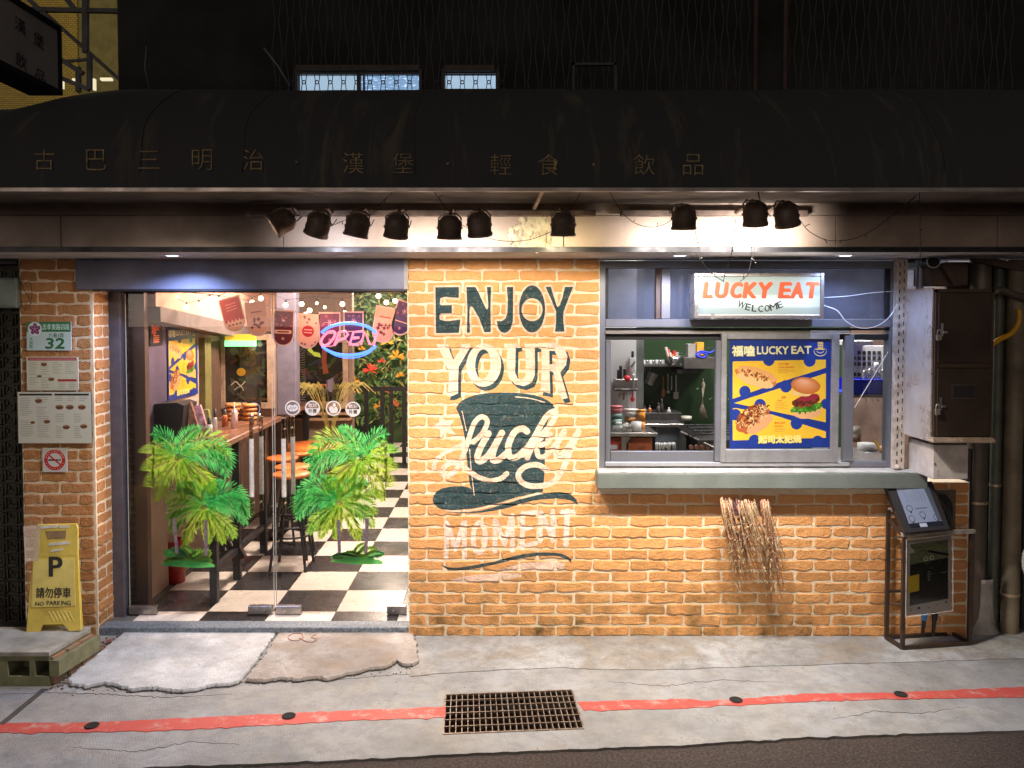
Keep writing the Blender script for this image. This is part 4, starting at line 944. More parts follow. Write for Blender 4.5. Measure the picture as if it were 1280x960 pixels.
# four round white service stickers
M_stw = pm('sticker_white', (.80,.74,.68), .5, 0, .05)
def disc_ring(c, r0, r1, n=28):
    mb = MB(); vs = []
    for i in range(n):
        q = 2*PI*i/n; vs += [(c.x+r0*math.cos(q), c.y, c.z+r0*math.sin(q)), (c.x+r1*math.cos(q), c.y, c.z+r1*math.sin(q))]
    return mb.add(vs, [(2*i, 2*((i+1)%n), 2*((i+1)%n)+1, 2*i+1) for i in range(n)])
def stk_text(body, cx, cy, w_, h_, par, mat, dy=0.0):
    a = W(cx-w_/2, cy-h_/2, YD-.003-dy); b_ = W(cx+w_/2, cy+h_/2, YD-.003-dy); text_mesh('lettering', body, mat, par, a, b_, .02)
M_stk = pm('sticker_dark', (.06,.045,.04), .5)
for i, (cx, cy, lb) in enumerate(((365.6,510,'round white glass sticker showing two shaking hands'),(390.6,510.2,'round white glass sticker with two rows of characters, next to the handshake one'),(416.8,510.4,'round white glass sticker with a small figure pictogram'),(441.3,511.5,'rightmost round white glass sticker with four bold characters'))):
    c = W(cx, cy, YD-.003); u_ = (W(cx+1, cy, YD).x-W(cx, cy, YD).x); t = thing('glass_sticker', c, lb, 'sticker', 'round service stickers on the door')
    obj('ring', disc_ring(c, 7.9*u_, 9.5*u_), M_stw, t)
    if i in (1, 3):
        n = 16; half = [(c.x+7.9*u_*math.cos(PI+PI*k/n), c.z+7.9*u_*math.sin(PI+PI*k/n)*1) for k in range(n+1)]
        obj('half_disc', MB().add([(x, c.y+.0004, z) for x, z in half], [tuple(range(n+1))]), M_stw, t)
        stk_text('電話' if i == 1 else '歡迎', cx, cy-3.6, 11, 5, t, M_stw); stk_text('外賣', cx, cy+3.4, 10.5, 5, t, M_stk, .0006)
    elif i == 0:
        for s_ in (-1,1):
            obj('hand', MB().add([tuple(W(cx+x*s_, cy+y, YD-.0032-.0004*s_)) for x, y in ((0,-3),(3,-4.5),(6.5,-2.5),(7,1.5),(4,3.6),(1,4.6),(-1.5,2))], [tuple(range(7))]), M_stw, t)
        for dx in (-3,0,3): obj('finger_line', MB().add([tuple(W(cx+x, cy+y, YD-.0042)) for x, y in ((dx-1.4,1.2),(dx+1.2,-1.6),(dx+1.7,-1.2),(dx-.9,1.7))], [(0,1,2,3)]), M_stk, t)
    else:
        for px_, py_, rx_, ry_ in ((1,-4,2.2,2.4),(-2.5,1,3.2,3.5),(3,2,2.6,4),(0,4,4.5,2.4)):
            obj('figure', MB().add([tuple(W(cx+px_+rx_*math.cos(k*PI/6), cy+py_+ry_*math.sin(k*PI/6), YD-.0032-.0002*ry_)) for k in range(12)], [tuple(range(12))]), M_stw, t)
# OPEN neon
M_nb = emi('neon_blue', (.06,.17,1.0), 3.6); M_np = emi('neon_pink', (1,.16,.24), 2.6)
YN = YD+.07; neon = thing('open_neon_sign', W(435,447,YN), 'oval blue and pink neon OPEN sign hanging behind the door glass', 'neon sign')
def arc(cx, cy, rx, ry, a0, a1, n=24): return [tuple(W(cx+rx*math.cos(R(a0+(a1-a0)*i/n)), cy-ry*math.sin(R(a0+(a1-a0)*i/n)), YN)) for i in range(n+1)]
for rx_, ry_ in ((37,18.5),):
    obj('blue_tube', MB().tube(arc(436,424,37,20,157,22), .0098, 8), M_nb, neon); obj('blue_tube', MB().tube(arc(436,424,37,20,-154,-24), .0098, 8), M_nb, neon)
obj('blue_tube', MB().tube(arc(437,426,34,21.5,-145,-30), .0035, 6), M_nb, neon)
def npt(pts, k=5, sm__=True): P = smooth_path(pts, k) if sm__ else pts; return [W(x, y, YN-.004) for x, y in P]
sk = lambda x, y: (x+(440-y)*.0, y)
for body, pts, s_ in (('O', [(410,415),(404,421),(401,428),(403,432),(409,431),(416,424),(419,417),(416,414),(410,415)], True), ('P', [(418,432),(424,415),(432,414),(435,418),(431,423),(422,425)], False),
        ('E', [(453,414),(442,415),(437,431),(448,431)], False), ('e', [(440,423),(449,422)], False), ('N', [(451,431),(456,415),(462,430),(467,431),(472,415)], False)):
    obj('pink_tube', MB().tube(npt(pts, 5, s_), .0082, 7), M_np, neon)
for px in (418,455): obj('hanging_wire', MB().cyl(W(px,404,YN), W(px,370,YN), .001, 4), M_wire, neon)
lamp('POINT', 'neon_blue_glow', W(436,446,YN+.05), 1.0, (.2,.4,1), rad=.12); lamp('POINT', 'neon_pink_glow', W(436,424,YN+.06), 1.0, (1,.2,.3), rad=.12)
# ================================================================ DINING ROOM
XLW = -2.40; XRW = W(512,560,.3).x+.9; YBK = 7.5; ZC = 2.62
M_tb = pm('tile_black', (.035,.032,.034), .22, 0, .4, 5, 90, .06, coat=.2); M_tw = pm('tile_white', (.68,.63,.58), .25, 0, .14, 4, 90, .06, coat=.2)
floor = thing('dining_floor', (-1.2,1.5,ZF-.06), 'black and white checkered tile floor inside the glass door', 'tiled floor')
TS = .42; tx0, ty0 = -1.09, .285
obj('tile_bed', MB().box((XLW-.2,.01,ZF-.06),(1.2,YBK+.2,ZF-.006)), pm('grout', (.12,.11,.10), .9), floor)
obj('threshold', MB().bbox((PX1+.003,.004,.0),(XL-.002,.118,ZF+.001), .004), pm('terrazzo_nosing', (.16,.19,.22), .5, 0, .5, 60, col2=(.06,.07,.085)), floor)
tm = {}
for k in (0,1):
    mb = MB().bbox((-TS/2+.0012,-TS/2+.0012,-.005),(TS/2-.0012,TS/2-.0012,0), .0012); tm[k] = mesh_of(mb, 'tile'); tm[k].materials.append((M_tb, M_tw)[k])
for j in range(-1, 18):
    for i in range(-4, 5):
        x = tx0+(i+.5)*TS; y = ty0+(j+.5)*TS
        if x-TS/2 < XLW-.01: continue
        c = (i+j) % 2 == 0
        k = 1 if c else 0
        if j == -1:
            mb = MB().box((x-TS/2+.001,.120,ZF-.005),(x+TS/2-.001,ty0-.001,ZF)); obj('tile', mb, (M_tb, M_tw)[k], floor); continue
        inst('tile', tm[k], floor, (x,y,ZF+random.uniform(-.0006,.0006)))
M_wall = pm('dining_wall', (.40,.31,.26), .8, 0, .12, 3); M_wallp = pm('plum_panel', (.10,.07,.12), .6, 0, .3, 2)
M_ceil = pm('dining_ceiling', (.62,.52,.45), .8)
obj('dining_side_wall', MB().box((XLW-.1,.30,ZF),(XLW,3.4,ZC)), M_wall, None, 'beige side wall of the dining room left of the counter', 'wall')
pl = thing('pier_inside', (XLW,.3,ZF), 'brown inner post seen behind the left edge of the door glass', 'post')
a = W(186,560,.34); obj('post', MB().box((jx0-.3,.30,ZF),(a.x,.36,hz0+.3)), pm('brown_post', (.12,.075,.06), .45, .2, .2, 4), pl)
# sloping stair soffit over the counter wall
stair = thing('stair_soffit', (XLW+.1,2,2), 'pale sloping stair soffit above the counter with a dull edge beam', 'stair soffit')
def sz(px, py, X): p = XS(px, X, py); return p
pA = sz(180,397,XLW+.12); pB = sz(345,428,XLW+.12); pA2 = Vector((pA.x,.38,pA.z+(pA.y-.38)*(pA.z-pB.z)/(pB.y-pA.y)))
mb = MB(); x0, x1 = XLW+.001, XLW+.12
def slope(y): return pA2.z+(y-.38)*(pB.z-pA2.z)/(pB.y-.38)
y1 = 3.35; vs = []
for x in (x0,x1): vs += [(x,.38,slope(.38)+.09),(x,y1,slope(y1)+.09),(x,y1,ZC),(x,.38,ZC)]
obj('panel', MB().add(vs, [(0,1,2,3),(4,5,6,7),(0,1,5,4),(1,2,6,5),(2,3,7,6),(3,0,4,7)]), pm('stair_panel', (.74,.40,.29), .8), stair)
vs = []
for x in (x0,x1+.03): vs += [(x,.38,slope(.38)-.01),(x,y1,slope(y1)-.03),(x,y1,slope(y1)+.088),(x,.38,slope(.38)+.088)]
obj('edge_beam', MB().add(vs, [(0,1,2,3),(4,5,6,7),(0,1,5,4),(1,2,6,5),(2,3,7,6),(3,0,4,7)]), pm('beam_taupe', (.15,.115,.105), .6), stair)
ceil = obj('dining_ceiling', MB().box((XLW-.1,.31,ZC),(1.2,YBK+.2,ZC+.05)), M_ceil, None, 'pale ceiling of the dining room', 'ceiling')
obj('dining_right_wall', MB().box((XL+.22,.24,ZF-.01),(XL+.32,YBK,ZC)), M_wall, None, 'plain wall closing the dining room on the right', 'wall')
# counter wall finishing: plum panel and poster
a = XS(187,XLW+.004,500); b_ = XS(262,XLW+.004,500)
obj('plum_panel', MB().box((XLW+.0005,.40,1.0),(XLW+.004,XS(215,XLW,500).y,slope(1.)-.02)), M_wallp, None, 'dark plum board on the side wall beside the food poster', 'board')
obj('olive_post', MB().box((XLW+.001,XS(249,XLW,500).y,1.0),(XLW+.05,XS(257,XLW,500).y,slope(1.8)-.03)), pm('olive_trim', (.14,.13,.04), .6), None, 'narrow olive post beside the food poster indoors', 'post')
obj('grid_screen_back', MB().box((XLW+.001,XS(258,XLW,500).y,1.0),(XLW+.01,1.99,slope(2.0)-.05)), pm('dark_brown_board', (.075,.04,.025), .7), None, 'dark brown board with a wire grid behind the bar counter', 'board')
# cross wall at 3.4 m with two framed dark picture windows
YW = 3.40; cz_c = 1.12
cw = thing('cross_wall', (W(350,500,YW).x, YW, ZF), 'timber framed cross wall with two dark glazed pictures', 'wall')
a = W(262,560,YW); b_ = W(441,560,YW)
obj('wall', MB().box((XLW-.1,YW,ZF),(b_.x,YW+.12,ZC)), pm('cross_wall_cream', (.22,.15,.105), .8, 0, .2, 3), cw)
def chalk(name, base, seed, cols, nn):
    m, nt, b = newmat(name); n = noise(nt, 3.5, 6, .7, dist=1.0); col = ramp(nt, n, [(.32, base), (.5, cols[0]), (.66, base), (.8, cols[1])]); nt.links.new(col, b.inputs['Base Color']); b.inputs['Roughness'].default_value = .12; b.inputs['Coat Weight'].default_value = .6; return m
YW3 = YW
a = W(272,500,2.0); b_ = W(345,500,2.0); obj('near_panel', MB().box((XLW-.02,2.0,cz_c+.002),(b_.x,2.06,slope(2.0))), MATS['cross_wall_cream'], cw)
for i, (px0, px1, py0, py1) in enumerate(((281,335,425,503),(373,429,428,502))):
    YW = 2.0 if i == 0 else YW3
    a = W(px0,py0,YW-.03); b_ = W(px1,py1,YW-.03); fr_ = obj('picture_frame', MB().box((a.x-.055,YW-.05,b_.z-.05),(a.x,YW-.001,a.z+.05)).box((b_.x,YW-.05,b_.z-.05),(b_.x+.055,YW-.001,a.z+.05)).box((a.x,YW-.049,b_.z-.05),(b_.x,YW-.001,b_.z)).box((a.x,YW-.049,a.z),(b_.x,YW-.001,a.z+.05)), pm('frame_oak', (.34,.24,.17), .5, 0, .3, 12), cw)
    cv = Canvas(0,0,56,78,4,(.13,.13,.11)); r = random.Random(i+4)
    for k in range(46):
        x, y = r.uniform(0,56), r.uniform(0,78); c = r.choice([(.22,.27,.16),(.18,.15,.13),(.3,.27,.22),(.12,.2,.12),(.34,.2,.16),(.2,.2,.27)]); cv.stroke([(x,y),(x+r.uniform(-9,9),y+r.uniform(-9,9)),(x+r.uniform(-12,12),y+r.uniform(-14,14))], r.uniform(1,4.5), c, .7, 4)
    if i == 0:
        for (x,y,rr_,c) in ((12,14,6,(.4,.38,.33)),(36,9,5,(.45,.44,.40)),(46,5,4,(.5,.5,.5)),(21,40,6,(.75,.55,.15)),(10,60,7,(.25,.24,.2)),(40,48,9,(.2,.22,.18))): cv.poly(ell(x,y,rr_,rr_*.85), c, alpha=.75)
        cv.text('32', (0,0,.1,.1), (.1,.1,.1)) if 0 else None
        cv.stroke([(8,56),(14,52),(20,57),(26,52)], 1.1, (.8,.75,.7), .8); cv.stroke([(12,62),(20,58),(24,63)], 1.1, (.8,.75,.7), .8)
    else:
        for k in range(24): cv.stroke([(2,6+k*3),(8,4+k*3.1)], .5, (.6,.6,.5), .8, 1)
        cv.poly([(30,8),(36,6),(35,26),(38,40),(31,42),(29,24)], (.55,.28,.2), alpha=.8); cv.poly([(36,50),(44,46),(42,66),(37,64)], (.55,.5,.6), alpha=.8)
        cv.stroke([(24,56),(34,56)], 2.5, (.7,.35,.25)); cv.poly([(11,10),(15,6),(19,12),(27,14),(28,20),(20,18)], (.75,.85,.35), alpha=.9)
    print_quad('picture', [(a.x,YW-.03,a.z),(b_.x,YW-.03,a.z),(b_.x,YW-.03,b_.z),(a.x,YW-.03,b_.z)], print_mat('window_picture', cv.image('wp'), .12, 0, .6), cw, 2, 2)
a = W(346,560,2.02); b_ = W(371,560,2.02); obj('lilac_pillar', MB().bbox((a.x,2.02,cz_c+.004),(b_.x,2.16,ZC), .01), pm('lilac_paint', (.11,.10,.14), .6), None, 'lilac grey pillar between the two framed dark pictures', 'pillar')
# lit menu sign strip inside
YW = 2.0; a = W(281,418,YW-.12); b_ = W(318,433,YW-.12); ms = thing('lit_menu_sign', (a.x,YW-.12,b_.z), 'small yellow and green lit sign box over the left dark picture', 'sign')
obj('yellow_face', MB().box((a.x,YW-.12,(a.z+b_.z)/2),(b_.x,YW-.06,a.z)), emi('menu_yellow', (.9,.55,.05), .7), ms); obj('green_face', MB().box((a.x,YW-.13,b_.z),(b_.x,YW-.06,(a.z+b_.z)/2-.002)), emi('menu_green', (.25,1,.35), 1.8), ms)
# shelves of timber boards below the pictures
YW = YW3
for z_, px0, px1 in ((509,335,455),(517,335,455),(524,335,455)):
    a = W(px0,z_,YW-.1); b_ = W(px1,z_,YW-.1); obj('timber_ledge', MB().box((a.x,YW-.12,a.z-.012),(min(b_.x,W(440,500,YW).x),YW-.001,a.z+.012)), pm('ledge_wood', (.36,.22,.13), .55, 0, .4, 14), cw)
# bar counter
cx1 = -1.90; cz = G(300,545,0).z*0+1.12; cy0 = .30+.10
ctr = thing('bar_counter', ((XLW+cx1)/2,1.3,ZF), 'long brown bar counter with dark posts along the left wall', 'bar counter')
M_cw = pm('counter_wood', (.20,.095,.06), .28, 0, .35, 7, 60, .06, coat=.3)
obj('counter_top', MB().bbox((XLW+.002,cy0,cz-.045),(cx1,3.20,cz), .006), M_cw, ctr)
for y in (cy0+.06, .95, 1.62, 2.3, 3.1): obj('leg', MB().box((cx1-.07,y-.025,ZF+.001),(cx1-.02,y+.025,cz-.046)), M_black, ctr)
obj('foot_rail', MB().box((cx1-.065,cy0+.10,ZF+.20),(cx1-.03,3.05,ZF+.24)), M_black, ctr)
# stools
M_seat = pm('stool_orange', (.62,.15,.03), .35, 0, .2, 9, 60, .05, coat=.2)
def stool(px, py, r_, lb, zs=.78):
    c = G(px, py, zs); t = thing('bar_stool', (c.x,c.y,ZF), lb, 'stool', 'orange round stools at the bar counter')
    obj('seat', MB().lathe([(0,-.028),(r_*.92,-.028),(r_,-.018),(r_,-.006),(r_*.95,.0),(0,.001)], (c.x,c.y,zs), 26), M_seat, t)
    for k in range(4):
        q = PI/4+k*PI/2; a = Vector((c.x+r_*.45*math.cos(q), c.y+r_*.45*math.sin(q), zs-.028)); b_ = Vector((c.x+r_*1.35*math.cos(q), c.y+r_*1.35*math.sin(q), ZF+.002)); obj('leg', MB().cyl(a, b_, .012, 6), M_black, t)
    obj('foot_ring', MB().tube([(c.x+r_*1.05*math.cos(q*PI/8), c.y+r_*1.05*math.sin(q*PI/8), ZF+.26) for q in range(17)], .008, 5), M_black, t); return t
stool(364,591,.142,'nearest orange stool at the bar counter'); stool(366,582,.145,'orange stool just behind the nearest one, half hidden by its seat'); stool(353,571,.135,'orange stool tucked under the counter, left of the others'); stool(372,564,.14,'orange stool in the rear row at the counter')
c = G(391,556,.80); t = thing('round_table', (c.x,c.y,ZF), 'orange round high table behind the stools', 'table'); obj('tabletop', MB().lathe([(0,-.03),(.27,-.03),(.28,-.015),(.275,0),(0,0)], (c.x,c.y,.80), 28), M_seat, t); obj('pedestal', MB().cyl((c.x,c.y,ZF),(c.x,c.y,.77), .03, 10).cyl((c.x,c.y,ZF),(c.x,c.y,ZF+.02), .2, 18), M_black, t)
# dark timber trestle and red bin in the foreground
tr = thing('trestle', G(268,690,ZF), 'dark crossed timber trestle on the checkered floor behind the left palm sticker', 'trestle')
M_tim = pm('dark_timber', (.05,.032,.025), .6, 0, .4, 12)
for q in (((233,668),(262,640)),((262,636),(296,702)),((305,697),(283,655)),((277,560),(277,690)),((262,700),(302,684))):
    a = W(*q[0],.95+.02*q[0][0]%3*.01); b_ = W(*q[1],.95); a.z = max(a.z, ZF+.03); b_.z = max(b_.z, ZF+.03); obj('board', MB().cyl(a, b_, .026, 4, smooth=False), M_tim, tr)
bp = G(219,727,ZF); obj('red_bin', MB().lathe([(0,.002),(.070,.002),(.078,.30),(.082,.30),(.082,.31),(.074,.31),(.066,.02),(0,.02)], (bp.x,bp.y,ZF), 22), pm('bin_red', (.55,.015,.02), .35), None, 'small red bin standing by the left wall inside the door', 'bin')
# things on the counter
def on_c(px, py): return G(px, py, cz)
M_bk = pm('box_black', (.02,.018,.02), .4)
a = W(188,548,.62); b_ = W(231,503,.62); mo = thing('monitor', (a.x,.62,cz), 'black boxy till monitor on the near end of the counter', 'monitor')
obj('casing', MB().prism([(a.x,cz+.002),(b_.x-.02,cz+.002),(b_.x,b_.z-.02),(b_.x-.05,b_.z),(a.x+.04,b_.z-.01),(a.x-.0,b_.z-.05)], .60,.85), M_bk, mo)
obj('stand', MB().box((a.x+.03,.56,cz+.001),(b_.x-.06,.60,cz+.03)), M_bk, mo)
bk = [((229,506),(238,503),(251,545),(240,549),(.30,.13,.08)),((242,508),(250,506),(262,548),(252,550),(.55,.30,.32)),((254,512),(260,512),(266,548),(262,549),(.25,.28,.08))]
for i, (p0,p1,p2,p3,c) in enumerate(bk):
    mb = MB(); Y = .70+.06*i; mb.add([tuple(W(*q,Y)) for q in (p3,p2,p1,p0)]+[tuple(W(*q,Y)+Vector((.0,.03,0))) for q in (p3,p2,p1,p0)], [(0,1,2,3),(4,5,6,7),(0,1,5,4),(1,2,6,5),(2,3,7,6),(3,0,4,7)])
    obj('menu_book', mb, pm('menu_cover_%d' % i, c, .5, 0, .5, 30), None, ('brown menu leaning against the till monitor','pink menu leaning beside the brown one','thin olive menu at the right end of the leaning menus')[i], 'menu', 'menus leaning on the counter')
def bottle(px, pyb, h, r_, col, lb, nm='sauce_bottle', cone=True, grp='bottles on the counter'):
    p = on_c(px, pyb); t = thing(nm, p, lb, 'bottle', grp)
    obj('body', MB().lathe([(0,0),(r_,0),(r_,h*.62),(r_*.8,h*.68),(r_*.3,h*.70)], p, 14), pm('bottle_%s' % '_'.join(str(int(c*99)) for c in col), col, .3), t)
    obj('cap', MB().lathe([(r_*.5,h*.70),(r_*.35,h*.78),(r_*.12,h)] if cone else [(r_*.6,h*.70),(r_*.6,h),(0,h)], p, 12), M_white if cone else M_bk, t)
bottle(293,535,.20,.024,(.70,.55,.52),'white squeeze bottle with pointed cap on the counter')
bottle(262,549,.15,.020,(.65,.6,.55),'short white bottle near the leaning menus', cone=False); bottle(269,546,.20,.016,(.66,.6,.55),'slim tall white bottle near the leaning menus', cone=False); bottle(281,533,.13,.022,(.35,.10,.04),'amber squeeze bottle left of the white one', cone=False)
for i, (px, lb) in enumerate(((315,'left silver shaker beside the small black card'),(324,'right silver shaker beside the small black card'))): 
    p = on_c(px, 531); t = thing('shaker', p, lb, 'shaker', 'silver shakers'); obj('body', MB().lathe([(0,0),(.017,0),(.015,.07),(.012,.085),(0,.09)], p, 12), M_steel, t); obj('lid', MB().lathe([(.0155,.066),(.0165,.066),(.0165,.072),(.0155,.072)], p, 12), M_bk, t)
for i, (x, lb) in enumerate(((279,'left orange burger stack ornament'),(301,'right orange burger stack ornament'))):
    p = on_c(x, 530); p.y += .25; t = thing('burger_ornament', (p.x,p.y,cz), lb, 'ornament', 'burger ornaments'); 
    for k, (dz, c) in enumerate(((.02,(.55,.2,.06)),(.055,(.6,.28,.1)),(.09,(.5,.16,.05)),(.125,(.58,.24,.08)))): obj('layer', MB().lathe([(0,-.014),(.06,-.012),(.066,0),(.058,.013),(0,.014)], (p.x,p.y,cz+dz), 16), pm('bun_%d' % k, c, .5), t)
a = W(309,500,1.75); b_ = W(326,523,1.75); card = thing('black_card', (a.x,1.75,b_.z), 'small black standing card with a blue drawn circle', 'card'); obj('card', MB().box((a.x,1.75,b_.z-.02),(b_.x,1.76,a.z)), M_bk, card)
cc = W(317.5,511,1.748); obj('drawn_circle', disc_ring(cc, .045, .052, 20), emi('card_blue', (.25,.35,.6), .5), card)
# plant wall far back with flowers and black railing
gw = thing('green_plant_wall', (W(470,500,YBK).x,YBK-.3,ZF), 'wall of artificial green foliage with orange and red flowers far inside', 'plant wall')
obj('backing', MB().box((-3.6,YBK,ZF),(.4,YBK+.1,ZC)), pm('plant_wall_back', (.05,.09,.03), .8, 0, .5, 3), gw)
rp = random.Random(12); leafc = [(.06,.17,.035),(.12,.22,.05),(.05,.10,.04),(.24,.24,.06)]
for k in range(4):
    mb = MB()
    for i in range(700):
        x = rp.uniform(-2.9,-.9); z = rp.uniform(.4,2.6); y = YBK-rp.uniform(.02,.35); s_ = rp.uniform(.04,.11); q = rp.uniform(0,6.28); d = Vector((math.cos(q), rp.uniform(-.6,.2), math.sin(q))).normalized(); n_ = Vector((-math.sin(q), rp.uniform(-.4,.4), math.cos(q)))*.28
        p = Vector((x,y,z)); mb.add([p, p+(d+n_)*s_*.7, p+d*s_*1.5, p+(d-n_)*s_*.7], [(0,1,2,3)])
    obj('foliage', mb, pm('plant_leaf_%d' % k, leafc[k], .6, 0, .4, 20), gw, kind='stuff')
for px, py, s_, c in ((484,428,9,0),(496,446,10,0),(463,463,10,1),(441,478,9,0),(484,490,9,2),(474,508,8,0),(500,470,6,0),(452,437,5,0),(493,506,7,2),(477,452,5,1)):
    p = W(px,py,YBK-.42); mb = MB(); u_ = s_*.0118
    for k in range(16):
        q = rp.uniform(-.5,3.6); d = Vector((math.cos(q), rp.uniform(-.4,.2), math.sin(q)*.9)).normalized(); n_ = Vector((-d.z,0,d.x))*.16; mb.add([p, p+(d+n_)*u_*.6, p+d*u_, p+(d-n_)*u_*.6], [(0,1,2,3)])
    obj('flower', mb, pm('petal_%d' % c, ((.80,.36,.03),(.75,.05,.03),(.75,.16,.05))[c], .6), gw)
rl = thing('rear_railing', (W(480,560,5.6).x,5.6,ZF), 'black railing and posts before the plant wall', 'railing')
for px in (437,458,478,489,505): a = W(px,495,5.6); obj('post', MB().box((a.x-.025,5.58,ZF),(a.x+.025,5.62,W(px,484,5.6).z)), M_black, rl)
a = W(436,485,5.6); b_ = W(508,485,5.6); obj('rail', MB().box((a.x,5.575,a.z-.04),(b_.x+.3,5.579,a.z+.02)), M_black, rl)
# pot plant with arching leaves near the pillar
pp = G(425,700,ZF); pb = W(410,545,2.6); pt = thing('potted_palm', (pb.x,2.7,ZF), 'yellowish arching pot plant under the right dark picture', 'plant')
obj('pot', MB().lathe([(0,0),(.10,0),(.14,.28),(.12,.28),(.1,.05),(0,.05)], (pb.x,2.7,ZF), 16), pm('pot_clay', (.25,.12,.07), .8), pt)
mb = MB()
for i in range(46):
    q = rp.uniform(0,6.28); l = rp.uniform(.25,.5); P = [Vector((pb.x+math.cos(q)*l*t, 2.7+math.sin(q)*l*t*.5, .85+.5*math.sin(t*2.2)-.0*t)) for t in (0,.25,.5,.75,1)]
    for a, b_ in zip(P[:-1], P[1:]): mb.add([a+Vector((0,0,.008)), b_+Vector((0,0,.006)), b_-Vector((0,0,.006)), a-Vector((0,0,.008))], [(0,1,2,3)])
obj('leaves', mb, pm('palm_yellow', (.30,.25,.07), .6, 0, .4, 20), pt, kind='stuff'); obj('stem', MB().cyl((pb.x,2.7,.3),(pb.x,2.7,.9), .02, 8), pm('stem_brown', (.2,.13,.07), .8), pt)
# string lights
M_bulb = emi('warm_bulb', (1,.62,.34), 14); BY = .75
sl = thing('string_lights', W(340,372,BY), 'string of small warm globe bulbs under the ceiling behind the door', 'string lights')
BP = [(213,377),(220,371),(233,384),(249,381),(262,374),(274,375),(279,388),(315,378),(326,373),(357,381),(377,380),(387,388),(396,379),(382,393),(406,384),(428,380),(431,390),(473,370),(483,378),(494,376)]
for px, py in BP:
    p = W(px, py, BY+(.25 if px in (406,382,396) else 0)); obj('bulb', MB().ball(p, .0175 if px not in (406,396,431) else .011, 10), M_bulb, sl); obj('socket', MB().cyl(p+Vector((0,0,.012)), p+Vector((0,0,.034)), .007, 6), M_bk, sl)
for seg in ([(190,372),(206,368),(213,373),(226,378),(233,381),(249,378),(262,371),(274,372),(292,366),(315,374),(326,370)],[(326,369),(345,372),(357,377),(377,376),(396,374),(428,376),(450,370),(473,366),(483,374),(494,372),(510,368)]):
    obj('cord', MB().tube([W(x, y-3, BY) for x, y in smooth_path(seg, 4)], .0022, 4), M_wire, sl)
lamp('POINT', 'string_glow', W(250,376,.47), 2.5, (1,.5,.26), rad=.15); lamp('POINT', 'string_glow', W(390,384,.47), 4, (1,.5,.26), rad=.15); lamp('POINT', 'string_glow', W(480,380,.47), 2.5, (1,.5,.26), rad=.12)
# pennant tags on a cord
def tagcanvas(kind):
    bgc = {'red':(.75,.13,.12),'cream':(.90,.68,.58),'maroon':(.38,.09,.12),'plum':(.42,.12,.30),'violet':(.26,.13,.36)}[kind[0]]
    cv = Canvas(0,0,26,44,8,bgc); r = random.Random(kind[1])
    def snow(x, y, s, c):
        for k in range(3): cv.stroke([(x-s*math.cos(k*PI/3),y-s*math.sin(k*PI/3)),(x+s*math.cos(k*PI/3),y+s*math.sin(k*PI/3))], .7, c, 1, 1)
    if kind[0] == 'red':
        cv.poly([(0,33),(26,31),(26,44),(0,44)], (.95,.72,.60))
        for x in (5,10,15,20): cv.poly([(x-2.4,34),(x,28),(x+2.4,34)], (.95,.72,.60)); cv.poly(ell(x,36,1.6,1.2), (.35,.12,.1))
        for k in range(3): cv.stroke([(6,8+k*4),(20,7+k*4)], 1.2, (.95,.7,.6), .8, 1)
    if kind[0] == 'cream':
        if kind[1] % 2: 
            for k in range(14): x, y = 13+r.uniform(-8,8), 28+r.uniform(-7,7); cv.poly([(x,y-3),(x+1.3,y),(x,y+3),(x-1.3,y)], (.35,.1,.15)); cv.poly([(x-3,y),(x,y+1.3),(x+3,y),(x,y-1.3)], (.45,.12,.15))
            cv.stroke([(6,12),(20,12)], 1.6, (.6,.2,.2), 1, 1)
        else:
            cv.poly(ell(13,22,8,8), (.70,.10,.18)); cv.stroke([(8,20),(18,20)], 1.6, (.92,.65,.6), 1, 1); cv.stroke([(8,24),(18,24)], 1.6, (.92,.65,.6), 1, 1)
            for k in range(12): x, y = r.uniform(2,24), r.choice([r.uniform(2,11),r.uniform(33,42)]); snow(x, y, 1.6, (.45,.15,.3))
    if kind[0] in ('maroon','plum','violet'):
        for k in range(12): cv.poly(ell(r.uniform(2,24), r.uniform(3,20), *( [r.uniform(.6,2.2)]*2)), (.85,.5,.5), alpha=.5)
        cv.stroke([(4,27),(22,27)], 5 if kind[0] == 'maroon' else 1.4, (.9,.72,.6), 1, 1)
        if kind[0] == 'maroon': cv.stroke([(6,27),(20,27)], 2, (.5,.15,.15), 1, 1)
        snow(13, 12, 4 if kind[0] != 'maroon' else 2, (.95,.7,.8)); snow(13,36,2,(.9,.6,.6))
    if kind[0] == 'santa': pass
    return print_mat('tag_print', cv.image('tag'), .6)
TG = [(291,393,26,42,-14,('red',1),'red pennant tag with pale trees, tilted left of the door seam'),(321,399,25,42,-6,('cream',3),'cream pennant tag with dark berries, next to the door seam'),(354,410,26,44,2,('maroon',2),'dark maroon pennant tag with a cream label band'),
      (385,414,26,42,4,('cream',2),'cream pennant tag with a crimson circle'),(412,412,26,42,0,('plum',3),'plum pennant tag with a large snowflake beside the neon'),(442,410,24,40,0,('violet',4),'violet pennant tag behind the neon letters'),
      (480,406,26,44,10,('cream',7),'cream pennant tag on the right of the neon sign'),(503,398,24,42,18,('violet',6),'violet pennant tag at the right edge of the door opening')]
